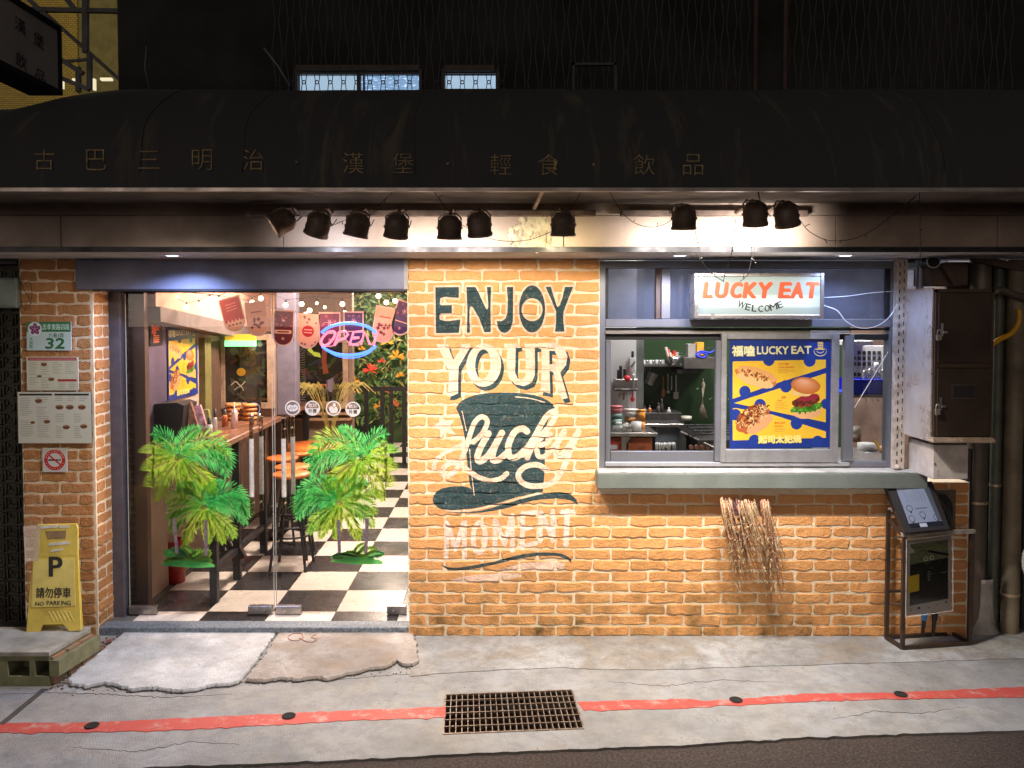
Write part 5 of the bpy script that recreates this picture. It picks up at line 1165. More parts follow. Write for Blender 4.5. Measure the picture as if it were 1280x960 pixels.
for cx, cy, w_, h_, ang, kd, lb in TG:
    Y = .62; c = W(cx, cy, Y); u_ = W(cx+1, cy, Y).x-c.x; q = R(ang); t = thing('pennant_tag', c, lb, 'pennant', 'pennant tags strung behind the door')
    out = [(-w_/2,-h_/2),(w_/2,-h_/2)]+[(w_/2*math.cos(k*PI/12), h_/2-w_/2+w_/2*math.sin(k*PI/12)) for k in range(13)]
    def tw(x, y, dy=0): X_, Y_ = x*math.cos(q)-y*math.sin(-q)*-1, 0; xr = x*math.cos(q)+y*math.sin(-q); yr = x*math.sin(q)+y*math.cos(q); return (c.x+xr*u_, Y+dy, c.z-yr*u_)
    mb = MB().add([tw(x*1.05,y*1.04,.001) for x, y in out], [tuple(range(len(out)))]); obj('border', mb, pm('tag_border', (.80,.55,.48), .6), t)
    mb = MB().add([tw(x*.93,y*.95) for x, y in out], [tuple(range(len(out)))]); o = obj('print', mb, tagcanvas(kd), t); ul = o.data.uv_layers.new(name='UVMap')
    lk = [((x/w_+.5), (.5-y/h_)) for x, y in out]
    for l in o.data.loops: ul.data[l.index].uv = lk[l.vertex_index]
obj('tag_cord', MB().tube([W(x, y, .625) for x, y in smooth_path([(185,366),(240,366),(291,372),(321,378),(354,387),(385,392),(412,391),(442,390),(475,385),(510,375)], 4)], .0025, 4), M_wire, None, 'thin cord carrying the pennant tags', 'cord')
# dining lights: ceiling panels with lamps under them
for x, y, lb in ((-1.35,1.5,'square ceiling lamp over the bar stools'),(-1.3,3.9,'square ceiling lamp beyond the cross wall'),(-1.5,6.3,'square ceiling lamp near the plant wall')):
    t = thing('ceiling_lamp', (x,y,ZC), lb, 'ceiling lamp', 'ceiling lamps indoors'); obj('frame', MB().box((x-.22,y-.22,ZC-.03),(x+.22,y+.22,ZC-.0005)), M_white, t); obj('panel', MB().box((x-.2,y-.2,ZC-.034),(x+.2,y+.2,ZC-.0305)), emi('panel_glow', (1,.8,.62), 2), t)
    lamp('AREA', 'ceiling_lamp_light', (x,y,ZC-.04), E_DINING*(1 if y < 2 else .7), (1,.78,.63), (x,y,0), sx=.4, sy=.4)
lamp('AREA', 'entrance_fill_light', (-1.5,.42,ZC-.04), E_DINING*.45, (1,.80,.66), (-1.5,.8,0), sx=.3, sy=.15)  # added lamp, placed to light the pennant tags from the front
t = thing('ceiling_lamp', (-1.5,.42,ZC), 'small added ceiling lamp lighting the tags just inside the glass door', 'ceiling lamp', 'ceiling lamps indoors'); obj('frame', MB().box((-1.66,.34,ZC-.03),(-1.34,.50,ZC-.0005)), M_white, t)

# ================================================================ SERVING WINDOW
wx0 = W(749,450,0).x; wx1 = W(1122,450,0).x; zs1 = W(900,590,-.10).z
win = thing('serving_window', ((wx0+wx1)/2,.03,zs1), 'grey aluminium serving window with transoms, sliding sashes and kitchen behind', 'window')
def fbar(px0, py0, px1, py1, y0=.0, y1=.10, mat=None, name='frame_bar', r_=.003, parent=None):
    a = W(px0,py0,y0); b_ = W(px1,py1,y0); return obj(name, MB().bbox((a.x,y0,b_.z),(b_.x,y1,min(a.z, ZT-.002)), r_), mat or M_alu, parent or win)
fbar(749,326,756,592); fbar(1115,326,1123,592); fbar(756.5,326,1114.5,335, .001,.09)
fbar(756.5,399,1114.5,409, -.002,.09); fbar(827,335.5,838,398.5, .002,.08)
fbar(756.5,410,1114.5,413, .03,.09, M_dark); fbar(756.5,413.5,1063,417, -.012,.06, pm('rail_bronze', (.42,.36,.30), .35,.7)); fbar(756.5,417.5,1114.5,425, .03,.10, M_black)
fbar(756.5,577.2,1114.5,584, .012,.09); fbar(756.5,578,1062,583, -.010,.011, pm('track_light_grey', (.50,.50,.52), .35,.6))
# left sliding sash, open clear glass
fbar(757,425.5,763,577,.035,.065); fbar(895,425.5,905,577,-.005,.032); fbar(763.5,564,894.5,577,.036,.064); 
sash = obj('sliding_sash', MB().bbox((W(906,0,-.02).x,-.02,W(906,578,-.02).z),(W(913,0,-.02).x,.02,W(906,416,-.02).z), .003).bbox((W(1046,0,-.02).x,-.02,W(906,578,-.02).z),(W(1056,0,-.02).x,.02,W(906,416,-.02).z), .003)
    .bbox((W(913,0,-.02).x,-.0195,W(906,416.5,-.02).z-.0+0),(W(1046,0,-.02).x,.0195,W(906,424,-.02).z), .003).bbox((W(913,0,-.02).x,-.0195,W(906,578,-.02).z),(W(1046,0,-.02).x,.0195,W(906,562,-.02).z), .003), pm('sash_light', (.34,.335,.34), .38,.45), win)
fbar(1057,418,1066,577,.0,.05)
M_kgl = glass('kitchen_glass', (.92,.93,.93), .03, .01); M_trn = glass('transom_glass', (.75,.78,.88), .10, .06, .55, (.085,.10,.145))
def pane(px0, py0, px1, py1, Y, mat, lb=None):
    a = W(px0,py0,Y); b_ = W(px1,py1,Y); return obj('pane', MB().box((a.x,Y,b_.z),(b_.x,Y+.004,a.z)), mat, win, lb)
pane(763.2,425.6,894.8,564,.05,M_kgl,'clear left kitchen pane'); pane(1066.2,418,1114.8,576,.05,M_kgl); pane(913,424,1046,562,.0,M_kgl)
pane(756.6,335.2,826.8,398.8,.045,M_trn); pane(838.2,335.2,1114.8,398.8,.045,M_trn)
fbar(756.5,335.5,760,398.5,.02,.06,M_dark); fbar(820,335.5,826.8,398.5,.02,.044,pm('gasket_brown', (.10,.06,.05), .5)); fbar(1108,335.5,1114.5,398.5,.02,.044,M_dark)
obj('silicone', MB().box((XM-.004,-.006,zs1),(wx0-.0005,.05,ZT-.01)), pm('silicone', (.30,.30,.31), .6), win)
sill = thing('window_sill', ((XM+XR)/2,-.06,ZS), 'long grey green painted sill under the serving window', 'sill')
sx0 = W(747,600,-.13).x; sx1 = W(1160,600,-.13).x
obj('board', MB().bbox((sx0,-.13,W(900,611,-.13).z),(sx1,.0005,W(900,592,-.13).z), .004), pm('sill_green_grey', (.15,.175,.16), .6, 0, .35, 5, 50, .15, col2=(.13,.15,.14)), sill)
obj('top_sheet', MB().bbox((sx0+.006,-.126,W(900,592,-.13).z+.0005),(sx1-.006,.010,W(900,592,-.13).z+.010), .003), pm('sill_top', (.44,.43,.41), .5, 0, .25, 9), sill)
# perforated post
px_ = W(1119,450,-.05); pw = W(1132,450,-.05).x
post = thing('slotted_post', (px_.x,-.05,zs1), 'cream slotted angle post at the right edge of the serving window', 'post')
z0, z1 = W(1119,586,-.05).z, ZT-.003; m_po = pm('slotted_cream', (.56,.50,.44), .5, .1, .35, 18, 60, .1, col2=(.32,.24,.18))
obj('angle', MB().box((px_.x,-.055,z0),(pw,-.050,z1)).box((px_.x,-.0499,z0),(px_.x+.003,-.01,z1)), m_po, post)
z = z0+.03; k = 0
while z < z1-.03:
    obj('slot', MB().box((px_.x+.014,-.0562,z),(px_.x+.021,-.0551,z+.026)), M_black, post); obj('slot', MB().box((px_.x+.042,-.0562,z+.012),(px_.x+.047,-.0551,z+.038)), M_black, post); z += .052; k += 1
obj('foot', MB().ball((px_.x+.012,-.07,z0+.015), .022, 10, (1,1,.7)), m_po, post)
# lit name sign
sy = -.17; a = W(868,341,sy); b_ = W(1030,398,sy); nb = MB()
ls = thing('name_sign', ((a.x+b_.x)/2,sy,b_.z), 'lit white box sign reading LUCKY EAT WELCOME before the transom', 'sign')
M_sfr = pm('sign_frame_steel', (.60,.55,.52), .25, .9)
fw = .022
obj('frame', MB().bbox((a.x,sy,b_.z),(a.x+fw,sy+.14,a.z), .003).bbox((b_.x-fw,sy,b_.z),(b_.x,sy+.14,a.z), .003).bbox((a.x+fw,sy+.001,a.z-fw),(b_.x-fw,sy+.14,a.z), .003).bbox((a.x+fw,sy+.001,b_.z),(b_.x-fw,sy+.14,b_.z+fw), .003), M_sfr, ls)
m, nt, b = newmat('sign_face'); sp = pos_sep(nt); zc0, zc1 = b_.z+fw, a.z-fw
wv_ = nt.nodes.new('ShaderNodeValToRGB'); nt.links.new(maprange(nt, sp.outputs[2], zc0, zc1), wv_.inputs[0]); cr_ = wv_.color_ramp
for _ in range(5): cr_.elements.new(.5)
for e, (p_, v_) in zip(cr_.elements, ((0,.30),(.16,.42),(.24,1.0),(.46,.95),(.54,.45),(.62,.42),(1.0,.34))): e.position = p_; e.color = (v_*.86,v_,v_*.90,1)
fx = maprange(nt, sp.outputs[0], a.x+fw, b_.x-fw); en = ramp(nt, fx, [(0,.45),(.06,1.),(.9,1.),(1.0,.5)])
nt.links.new(mix(nt, 1., wv_.outputs[0], en, 'MULTIPLY'), b.inputs['Emission Color']); b.inputs['Emission Strength'].default_value = .85; b.inputs['Base Color'].default_value = (.16,.19,.175,1); b.inputs['Roughness'].default_value = .2
obj('lit_face', MB().box((a.x+fw,sy+.006,b_.z+fw),(b_.x-fw,sy+.012,a.z-fw)), m, ls)
M_or = pm('sign_orange', (.56,.065,.008), .5, 0, .1, emit=(.85,.16,.03), es=.04); M_ord = pm('sign_orange_shade', (.42,.07,.03), .5); M_blk = pm('lettering_black', (.02,.02,.02), .5)
def sgn(x, y): return W(865+x/7.314, 335+y/7.314, sy+.004)
LET = [('L',(105,190)),('U',(212,322)),('C',(352,455)),('K',(470,592)),('Y',(598,725)),('E',(795,900)),('A',(905,1020)),('T',(1035,1150))]
for ch, (x0, x1) in LET:
    for dx, dy, mm, dz in ((5,5,M_ord,.0008),(0,0,M_or,0)):
        p0 = sgn(x0+dx, 133+dy); p1 = sgn(x1-14+dx, 268+dy); p0.y = p1.y = sy+.0045+dz; co, tr_, wh = glyph(ch); mb = MB()
        for q_, sx_ in enumerate((-.0062, -.003, 0, .003, .0062)): mb.add([(p0.x+(p1.x-p0.x)*c_[0]+.13*(p0.z-p1.z)*c_[1]+sx_, p0.y+.0001*q_, p1.z+(p0.z-p1.z)*c_[1]+(.0035 if q_ % 2 else -.0035)) for c_ in co], [tuple(t) for t in tr_])
        obj('lettering', mb, mm, ls)
for i, ch in enumerate('WELCOME'):
    t_ = (i-3)/3; cx = 628+t_*175; cy = 372-36*t_*t_; q = -t_*.36; co, tr_, wh = glyph(ch); w_ = 66 if ch in 'WM' else 44; h_ = 58
    vs = []
    for c_ in co:
        x = (c_[0]-.5)*w_; y = (.5-c_[1])*h_; xr = x*math.cos(q)-y*math.sin(q); yr = x*math.sin(q)+y*math.cos(q); p = sgn(cx+xr, cy+yr); vs.append((p.x, sy+.0045, p.z))
    obj('lettering', MB().add(vs, [tuple(t) for t in tr_]).add([(v[0]+.0016, v[1]-.0003, v[2]+.0008) for v in vs], [tuple(t) for t in tr_]).add([(v[0]-.0010, v[1]-.0005, v[2]-.0010) for v in vs], [tuple(t) for t in tr_]), M_blk, ls)
for px in (891,): a2 = W(px-2,391,sy-.004); b2 = W(px+2,399,sy-.004); obj('clip', MB().box((a2.x,sy-.004,b2.z),(b2.x,sy-.0005,a2.z)), M_steel, ls)
lamp('AREA', 'name_sign_light', ((a.x+b_.x)/2,sy-.02,(a.z+b_.z)/2), 2.2, (1,.97,.92), ((a.x+b_.x)/2,-2,1.6), sx=.7, sy=.22)
wire('sign_cable', [W(x, y, -.12) for x, y in [(1030,382),(1046,388),(1058,402),(1075,410),(1095,408),(1112,396),(1122,380)]], 'white sagging cable from the lit sign to the slotted post', .0032, False, 'white cables by the sign').children[0].data.materials[0] = M_white
wire('sign_cable', [W(x, y, -.08) for x, y in [(1030,372),(1060,370),(1090,366),(1119,364)]], 'thin white cable running level from the lit sign', .0018, False, 'white cables by the sign').children[0].data.materials[0] = M_white
# food poster
PCV = Canvas(0,0,920,900,1.05,(.12,.22,.55)); o_ = lambda p: (p[0]-20, p[1]-35); PCV.tf = o_
YEL = (.98,.78,.22)
PCV.poly([(47,212),(872,198),(872,268),(410,402),(47,522)], YEL); PCV.poly([(60,556),(872,312),(872,725)], YEL); PCV.poly([(47,600),(70,596),(400,655),(872,802),(872,855),(47,866)], YEL)
PB = (.13,.24,.58)
for x, y, r_ in ((367,198,52),(728,205,54),(155,463,50),(518,420,52),(290,575,52),(72,652,48),(872,570,44),(612,730,52),(240,872,52),(800,886,50)): PCV.poly(ell(x,y,r_,r_), PB)
r = random.Random(8)
def blob(cx, cy, rx, ry, rot, col, jit=.08, n=30): 
    pts = ell(cx, cy, rx, ry, n, rot); pts = [(cx+(x-cx)*(1+r.uniform(-jit,jit)), cy+(y-cy)*(1+r.uniform(-jit,jit))) for x, y in pts]; PCV.poly(pts, col)
def bits(cx, cy, rx, ry, rot, cols, n, s_, ln=14):
    for _ in range(n):
        a = r.uniform(0,6.28); q = math.sqrt(r.random()); x = q*rx*math.cos(a); y = q*ry*math.sin(a); X_ = cx+x*math.cos(rot)-y*math.sin(rot); Y_ = cy+x*math.sin(rot)+y*math.cos(rot); b_ = r.uniform(0,6.28)
        PCV.stroke([(X_,Y_),(X_+ln*math.cos(b_)*.5,Y_+ln*math.sin(b_)*.5+2),(X_+ln*math.cos(b_+.5),Y_+ln*math.sin(b_+.5))], r.uniform(s_*.5,s_), r.choice(cols), .85, 3)
blob(255,345,195,72,.28,(.80,.50,.25)); blob(262,318,185,52,.28,(.93,.68,.42),.04); blob(245,372,170,44,.30,(.95,.76,.50),.05)
bits(250,330,155,24,.30,[(.55,.15,.08),(.35,.25,.08),(.9,.62,.3),(.95,.85,.55),(.7,.3,.12)],80,12)
blob(230,700,165,95,-.45,(.72,.38,.20)); blob(285,735,130,52,-.55,(.95,.66,.45),.05); blob(210,650,135,60,-.5,(.55,.26,.12),.12); bits(225,660,150,66,-.5,[(.45,.16,.08),(.9,.7,.4),(.75,.4,.2),(.95,.85,.6),(.3,.12,.06)],170,11,22)
blob(705,635,128,58,-.05,(.95,.72,.48),.03); blob(700,600,140,38,-.12,(.25,.50,.12),.12); bits(700,600,135,36,-.12,[(.35,.65,.15),(.15,.4,.08),(.55,.8,.3)],70,14,20)
blob(695,545,125,44,-.15,(.40,.16,.10),.06); bits(690,560,120,36,-.15,[(.3,.1,.06),(.55,.2,.16),(.65,.3,.2)],50,12); blob(720,515,95,28,-.15,(.62,.16,.22),.06)
blob(650,480,90,24,.1,(.95,.80,.5),.08)
for q in range(8): blob(693-q*3,415-q*5,130-q*13,70-q*8,.12,(.80+.024*q,.45+.035*q,.20+.045*q),.02)
TXY = (1,.97,.70)
PCV.text('福嗑', (42,82,243,168), (1,.93,.45), .05, out=None); PCV.text('福嗑', (47,85,240,164), (1,1,.85), .02)
PCV.text('LUCKY', (264,88,540,152), TXY, .045, shear=0); PCV.text('EAT', (568,86,742,148), TXY, .045)
PCV.text('起司太犯規', (276,828,654,892), (.98,.86,.30), .10) ; PCV.text('起司太犯規', (280,830,650,890), (1,.95,.62), .012)
PCV.poly(ell(822,128,58,44), (.95,.85,.6)); PCV.poly(ell(822,124,54,40), PB); PCV.poly([(798,50),(848,50),(846,112),(802,112)], (.95,.80,.45)); PCV.poly([(780,106),(864,106),(866,118),(778,118)], (.95,.80,.45)); PCV.stroke([(792,132),(822,144),(852,132)], 6, (.95,.85,.6)); PCV.stroke([(806,70),(840,70)],5,PB); PCV.stroke([(806,90),(840,90)],5,PB)
RD = (.80,.25,.12)
for body, x, y, h_ in (('古巴三明治',452,226,18),('Cuban Sandwich',452,252,15),('漢堡',478,502,20),('Burger',440,530,16),('熱狗三明治',418,716,18),('Sandwich',418,742,15)): PCV.text(body, (x,y,x+10,y+h_), RD, .012, keep=True)
for x, y, n in ((450,278,3),(425,556,5),(418,768,3)):
    for k in range(n): PCV.stroke([(x,y+k*13),(x+r.uniform(70,180)*(.6 if n != 3 or y > 600 else 1),y+k*13)], 3.5, (.62,.38,.2), .7, 1)
PCV.tf = lambda p: p
PCV.rgb *= .84*(1+.10*(vnoise(PCV.h, PCV.w, 220, 5)-.5))[..., None]
M_post = print_mat('food_poster_print', PCV.image('food_poster'), .38, 0, .15)
a = W(907.6,425.5,-.008); b_ = W(1042,562,-.008)
q = [Vector((a.x+.004,-.009,a.z)),Vector((W(1041,0,-.009).x,-.009,a.z-.002)),Vector((W(1041,0,-.009).x,-.009,b_.z+.012)),Vector((a.x+.006,-.009,b_.z+.010))]
q = [W(912,425,-.006),W(1042,425,-.006),W(1042,559,-.006),W(912,561,-.006)]
print_quad('food_poster', q, M_post, None, 8, 8, .0, label='blue and yellow burger poster reading LUCKY EAT in the serving window sash', cat='poster')
# the same poster on the dining wall
pa = XS(210,XLW+.012,455); pb_ = XS(247,XLW+.012,455); z1 = XS(210,XLW+.012,408).z; z0 = XS(210,XLW+.012,502).z
print_quad('food_poster', [(XLW+.012,pa.y,z1),(XLW+.012,pb_.y,z1-.0),(XLW+.012,pb_.y,z0),(XLW+.012,pa.y,z0)], M_post, None, 3, 3, 0, label='blue and yellow burger poster on the dining room side wall', cat='poster')
fa = XS(187,XLW+.014,400); fb = XS(203,XLW+.014,400); fcv = Canvas(0,0,20,26,6,(.10,.07,.13)); 
for k in range(14): fcv.stroke([(r.uniform(3,17),r.uniform(2,12)),(r.uniform(3,17),r.uniform(2,14))], 1.6, (.9,.4,.25))
for k in range(4): fcv.stroke([(6,15+k*2.4),(14,15+k*2.4)], 1.3, (.95,.5,.35), 1, 1)
print_quad('small_flyer', [(XLW+.014,fa.y,XS(187,XLW,404).z),(XLW+.014,fb.y,XS(187,XLW,404).z),(XLW+.014,fb.y,XS(187,XLW,432).z),(XLW+.014,fa.y,XS(187,XLW,432).z)], print_mat('flyer_print', fcv.image('flyer'), .5), None, 1, 1, 0, label='dark flyer with orange drawing on the plum board indoors', cat='flyer')
# ================================================================ KITCHEN BEHIND THE SERVING WINDOW
KY = 2.2; KP = 1.45
M_kw = pm('kitchen_white', (.62,.62,.64), .5, 0, .06, 3); M_ks = pm('kitchen_steel', (.38,.36,.35), .30, .9, .35, 5, 60, .1); M_kd = pm('kitchen_dark_steel', (.10,.095,.095), .4, .7, .4, 6)
kx0 = XL+.33; kx1 = 3.9
kr = thing('kitchen_room', ((kx0+kx1)/2,1.4,ZF), 'small kitchen room with a dark green splashback behind the serving window', 'room')
gx = W(797,500,KY)
m, nt, b = newmat('green_splashback'); n1 = noise(nt, 3, 6, .6); n2 = noise(nt, 34, 3, .5)
nt.links.new(mix(nt, ramp(nt, n2, [(.70, 0.), (.74, .8)]), mix(nt, n1, (.020,.045,.022), (.045,.085,.035)), (.55,.55,.5)), b.inputs['Base Color']); b.inputs['Roughness'].default_value = .3
obj('back_wall', MB().box((kx0,KY,ZF),(W(1062,500,KY).x,KY+.1,W(800,405,KY).z)), m, kr)
obj('upper_wall', MB().box((kx0,KY+.001,W(800,405,KY).z+.001),(kx1,KY+.1,ZC+.2)), pm('kitchen_upper', (.30,.32,.42), .6), kr)
obj('right_back_wall', MB().box((W(1062,500,KY).x+.001,KY-.01,ZF),(kx1,KY+.1,W(800,405,KY).z)), pm('kitchen_umber', (.30,.19,.15), .6, 0, .3, 3), kr)
obj('side_wall', MB().box((kx1,.21,ZF),(kx1+.1,KY+.1,ZC+.2)), M_kw, kr); obj('left_wall', MB().box((kx0-.05,.24,ZF),(kx0,KY,ZC+.2)), M_kw, kr)
obj('kitchen_ceiling', MB().box((kx0,.21,ZC+.1),(kx1,KY,ZC+.2)), M_kw, kr); obj('kitchen_floor', MB().box((kx0,.21,ZF-.04),(kx1,KY,ZF)), M_kd, kr)
pxr = W(795,500,KP).x; px0_ = W(745,500,KP).x
obj('white_partition', MB().box((px0_-.5,KP,ZF),(pxr,KP+.04,ZC)), M_kw, None, 'white partition at the left of the kitchen holding the knife rack', 'partition')
obj('grey_post', MB().box((pxr+.001,KP+.02,ZF),(W(805,500,KP).x,KP+.10,ZC)), pm('kitchen_grey', (.17,.18,.18), .5, .2, .3, 6), None, 'grey post beside the white kitchen partition', 'post')
def kb(px0, py0, px1, py1, Y, dep, mat, name, lb=None, cat=None, parent=None, group=None, ch=.003):
    a = W(px0,py0,Y); b_ = W(px1,py1,Y); return obj(name, MB().bbox((a.x,Y,b_.z),(b_.x,Y+dep,a.z), ch), mat, parent, lb, cat, group)
# knife rack
t = thing('knife_rack', W(783,487,KP), 'steel knife rack with black knives and a red scoop on the white partition', 'knife rack')
kb(769,474,797,487,KP-.09,.085,M_ks,'rack',parent=t); kb(768,486,797,489,KP-.10,.095,M_kd,'shelf',parent=t)
for px, h, w_ in ((773,462,3),(776,457,3.2),(781,461,3)): kb(px-w_/2,h,px+w_/2,474,KP-.06,.02,M_bk,'knife_handle',parent=t)
c = W(784,474,KP-.07); obj('scoop', MB().ball(c, .032, 12, (1,.8,1)), pm('scoop_red', (.60,.02,.03), .35), t); kb(791,468,793,486,KP-.1,.01,M_steel,'knife_blade',parent=t)
def hang(pts, r_, mat, Y): return MB().tube([W(x,y,Y) for x, y in pts], r_, 6)
for px, lb, col, y1, s_ in ((775,'steel ladle hanging below the knife rack',(.4,.38,.36),497,.016),(780,'dark spoon hanging below the knife rack',(.2,.19,.18),501,.010),(785.5,'white spatula hanging below the knife rack',(.65,.63,.6),512,.013),(791,'red brush hanging below the knife rack',(.55,.04,.05),502,.018)):
    t = thing('hanging_utensil', W(px,489,KP-.05), lb, 'utensil', 'utensils under the knife rack'); mm = pm('utensil_%d' % int(px), col, .35)
    obj('handle', MB().cyl(W(px,488,KP-.05), W(px,y1-4,KP-.05), .005, 6), mm, t); c = W(px,y1-3,KP-.05); obj('head', MB().ball(c, s_, 8, (1,.4,1.3)), mm, t)
t = thing('grater', W(791,464,KP-.03), 'white box grater with black handle hanging on the partition', 'grater'); kb(787,447,794.5,464,KP-.03,.02,M_kw,'plate',parent=t); kb(789.5,439,792.5,447,KP-.03,.02,M_bk,'handle',parent=t); obj('blade', MB().cyl(W(788,459,KP-.033),W(794,452,KP-.033),.006,4), M_kd, t)
# tubs and cylinders on the steel table
ty = 1.05; tz = W(790,541,ty).z
t = thing('steel_table', W(790,541,ty), 'steel prep table at the left of the kitchen with a bracket leg', 'table')
a = W(745,541,ty); b_ = W(822,546,ty); obj('table_top', MB().bbox((a.x-.2,ty,b_.z),(b_.x,ty+.42,a.z), .003), M_ks, t); a = W(777,546,ty+.03); b_ = W(783,546,ty+.03)
obj('leg', MB().box((a.x,ty+.03,ZF),(b_.x,ty+.07,a.z-.0)), M_ks, t); obj('gusset', MB().prism([(a.x,a.z),(a.x,a.z-.12),(W(792,0,ty).x,a.z)], ty+.031, ty+.035), M_ks, t)
def tub(px, pyt, pyb, wpx, Y, cols, lb, nm='tub', cat='tub', lid=True):
    c = W(px,pyb,Y); r_ = (W(px+wpx/2,pyb,Y).x-c.x); h = W(px,pyt,Y).z-c.z; t = thing(nm, c, lb, cat); n = len(cols)
    for k, cl in enumerate(cols): obj('band', MB().lathe([(0,h*k/n),(r_*(.90+.1*k/n),h*k/n),(r_*(.91+.1*(k+1)/n),h*(k+1)/n-.001),(0,h*(k+1)/n-.001)], c, 18), pm('tub_%d_%d_%d' % tuple(int(q*99) for q in cl), cl, .45), t)
    if lid: obj('lid', MB().lathe([(0,h),(r_*1.06,h),(r_*1.06,h+.012),(0,h+.014)], c, 18), pm('tub_%d_%d_%d' % tuple(int(q*99) for q in cols[-1]), cols[-1], .45), t)
tub(769,509,537,18,1.30,[(.15,.30,.26),(.20,.34,.30),(.16,.28,.26),(.50,.14,.16)],'stack of teal tubs under a dull pink lid on the steel table')
tub(788.5,513,536,17,1.34,[(.68,.62,.58),(.72,.35,.14),(.72,.68,.64)],'white bucket with an orange print on the steel table','bucket','bucket')
tub(802,514,540,9,1.30,[(.75,.28,.03),(.75,.30,.04)],'slim orange canister beside the white bucket','canister','canister')
tub(795.5,527,541,13,1.12,[(.6,.6,.6)],'ribbed steel pot at the front of the prep table','steel_pot','pot',False)
mb = MB(); rk = random.Random(3)
for k in range(14): mb.ball(W(rk.uniform(768,785),rk.uniform(529,537),1.14), rk.uniform(.012,.024), 7, (1.3,.8,.7))
obj('crumpled_cloth', mb, M_kw, None, 'crumpled white cloth on the prep table', 'cloth')
kb(757,547,777,568,ty+.08,.25,pm('crate_red', (.42,.05,.03), .45,0,.4,14),'red_crate','red glossy crate below the prep table at the left edge','crate'); kb(785,547,815,566,ty+.10,.25,pm('crate_orange', (.42,.11,.04), .45,0,.4,14),'orange_crate','orange brown crate below the prep table','crate')
kb(760,556,772,562,ty+.075,.004,M_kw,'label_patch','white label on the red crate','label')
# shelf, hood, containers
t = thing('wall_shelf', W(820,457,1.9), 'steel wall shelf across the green splashback with a row of glasses', 'shelf'); kb(797,455,897,458.5,1.88,.31,M_ks,'board',parent=t); kb(855,447,897,461,1.80,.38,M_ks,'hood',parent=t)
kb(846,461,872,467,1.9,.28,M_kd,'bracket_panel',parent=t)
gl_ = glass('jar_glass', (.8,.82,.82), .2, .05, .25, (.5,.5,.5))
for i in range(9): c = W(801+i*4.0,455,1.92); obj('glass', MB().lathe([(.010,0),(.014,.035),(.012,.035),(.008,.002)], c, 10), M_kw if i % 2 else gl_, t)
t = thing('steel_bin', W(842,456,1.86), 'steel container full of sauce bottles on the wall shelf', 'container'); c = W(842,456.5,1.86)
obj('bin', MB().lathe([(0,0),(.05,0),(.068,.075),(.064,.075),(.045,.006)], c, 4), M_steel, t)
for k, (x, y, cl) in enumerate(((835,437,(.7,.15,.12)),(837,441,(.8,.75,.7)),(843,438,(.65,.05,.05)),(847,440,(.5,.5,.5)),(841,443,(.8,.4,.1)),(832,434,(.8,.6,.55)),(849,444,(.3,.3,.3)))): obj('bottle', MB().cyl(W(x,y,1.86),W(841+(x-841)*.4,452,1.86),.014,8), pm('sb_%d' % k, cl, .35), t)
kb(860,430,870,448,1.84,.1,pm('jar_grey', (.35,.33,.31), .5),'grey_jar','grey jar on the steel hood','jar'); kb(871,428,880,446,1.83,.1,pm('box_yellow', (.75,.36,.04), .5),'yellow_box','yellow box on the steel hood beside the grey jar','box')
obj('blue_coil', MB().tube(smooth_path([tuple(W(x,y,1.80)) for x,y in ((872,445),(877,441),(884,444),(878,447),(870,444),(876,439),(888,441),(894,437))],5), .008, 6), pm('cord_blue', (.02,.05,.65), .4), None, 'coiled blue cord on the steel hood', 'cord')
obj('black_loop', MB().tube(smooth_path([tuple(W(x,y,1.81)) for x,y in ((882,446),(883,438),(888,435),(893,438),(892,445))],5), .004, 6), M_bk, None, 'loop of black cord on the steel hood', 'cord')
# hanging tools on the green wall
HY = KY-.06
def tool(px, y0, y1, lb, col, hw, hh, sh='box', nm='hanging_tool'):
    t = thing(nm, W(px,y0,HY), lb, 'utensil', 'tools hanging on the green splashback'); mm = pm('tool_%d' % int(px), col, .4)
    obj('handle', MB().cyl(W(px,y0,HY), W(px,y1-hh,HY), .006, 6), mm, t); a = W(px-hw,y1-hh,HY-.006); b_ = W(px+hw,y1,HY-.006)
    if sh == 'box': obj('head', MB().bbox((a.x,HY-.008,b_.z),(b_.x,HY+.004,a.z), .004), mm, t)
    else: obj('head', MB().ball((a+b_)/2, (b_.x-a.x)/2, 10, (1,.35,(a.z-b_.z)/(b_.x-a.x))), mm, t)
tool(829,470,497,'brown wooden spatula on the green splashback',(.50,.21,.08),2.8,12,'ball'); tool(845,469,499,'white cleaver shaped turner on the green splashback',(.72,.66,.52),3.2,9)
tool(835,467,492,'thin steel ladle between the wooden spatula and the turner',(.45,.43,.40),2.6,4,'ball'); tool(839.5,470,488,'short steel skewer beside the ladle',(.55,.53,.5),.9,4)
t = thing('hanging_jug', W(813,475,HY-.06), 'tilted steel measuring jug hanging beside the partition', 'jug'); obj('jug', MB().cyl(W(810,480,HY-.06),W(816,466,HY-.06), .045, 14, .052), M_ks, t)
for dx in (0,3,6): obj('handle', MB().cyl(W(808+dx*.7,472,HY-.08),W(806+dx,459,HY-.08), .005, 5), M_ks, t)
t = thing('string_mop', W(878,520,HY-.05), 'frayed white string whisk hanging on the right of the splashback', 'whisk'); mb = MB()
for k in range(9): mb.tube([W(879,473+k,HY-.05),W(880-k*.3,487,HY-.05-k*.003),W(877+k*.2,505,HY-.05),W(872+k*1.6,522+(k%3),HY-.05)], .0035, 4)
obj('strings', mb, pm('string_cream', (.55,.47,.36), .8), t); obj('grip', MB().ball(W(879,482,HY-.05), .022, 8, (.8,.6,1.7)), MATS['string_cream'], t)
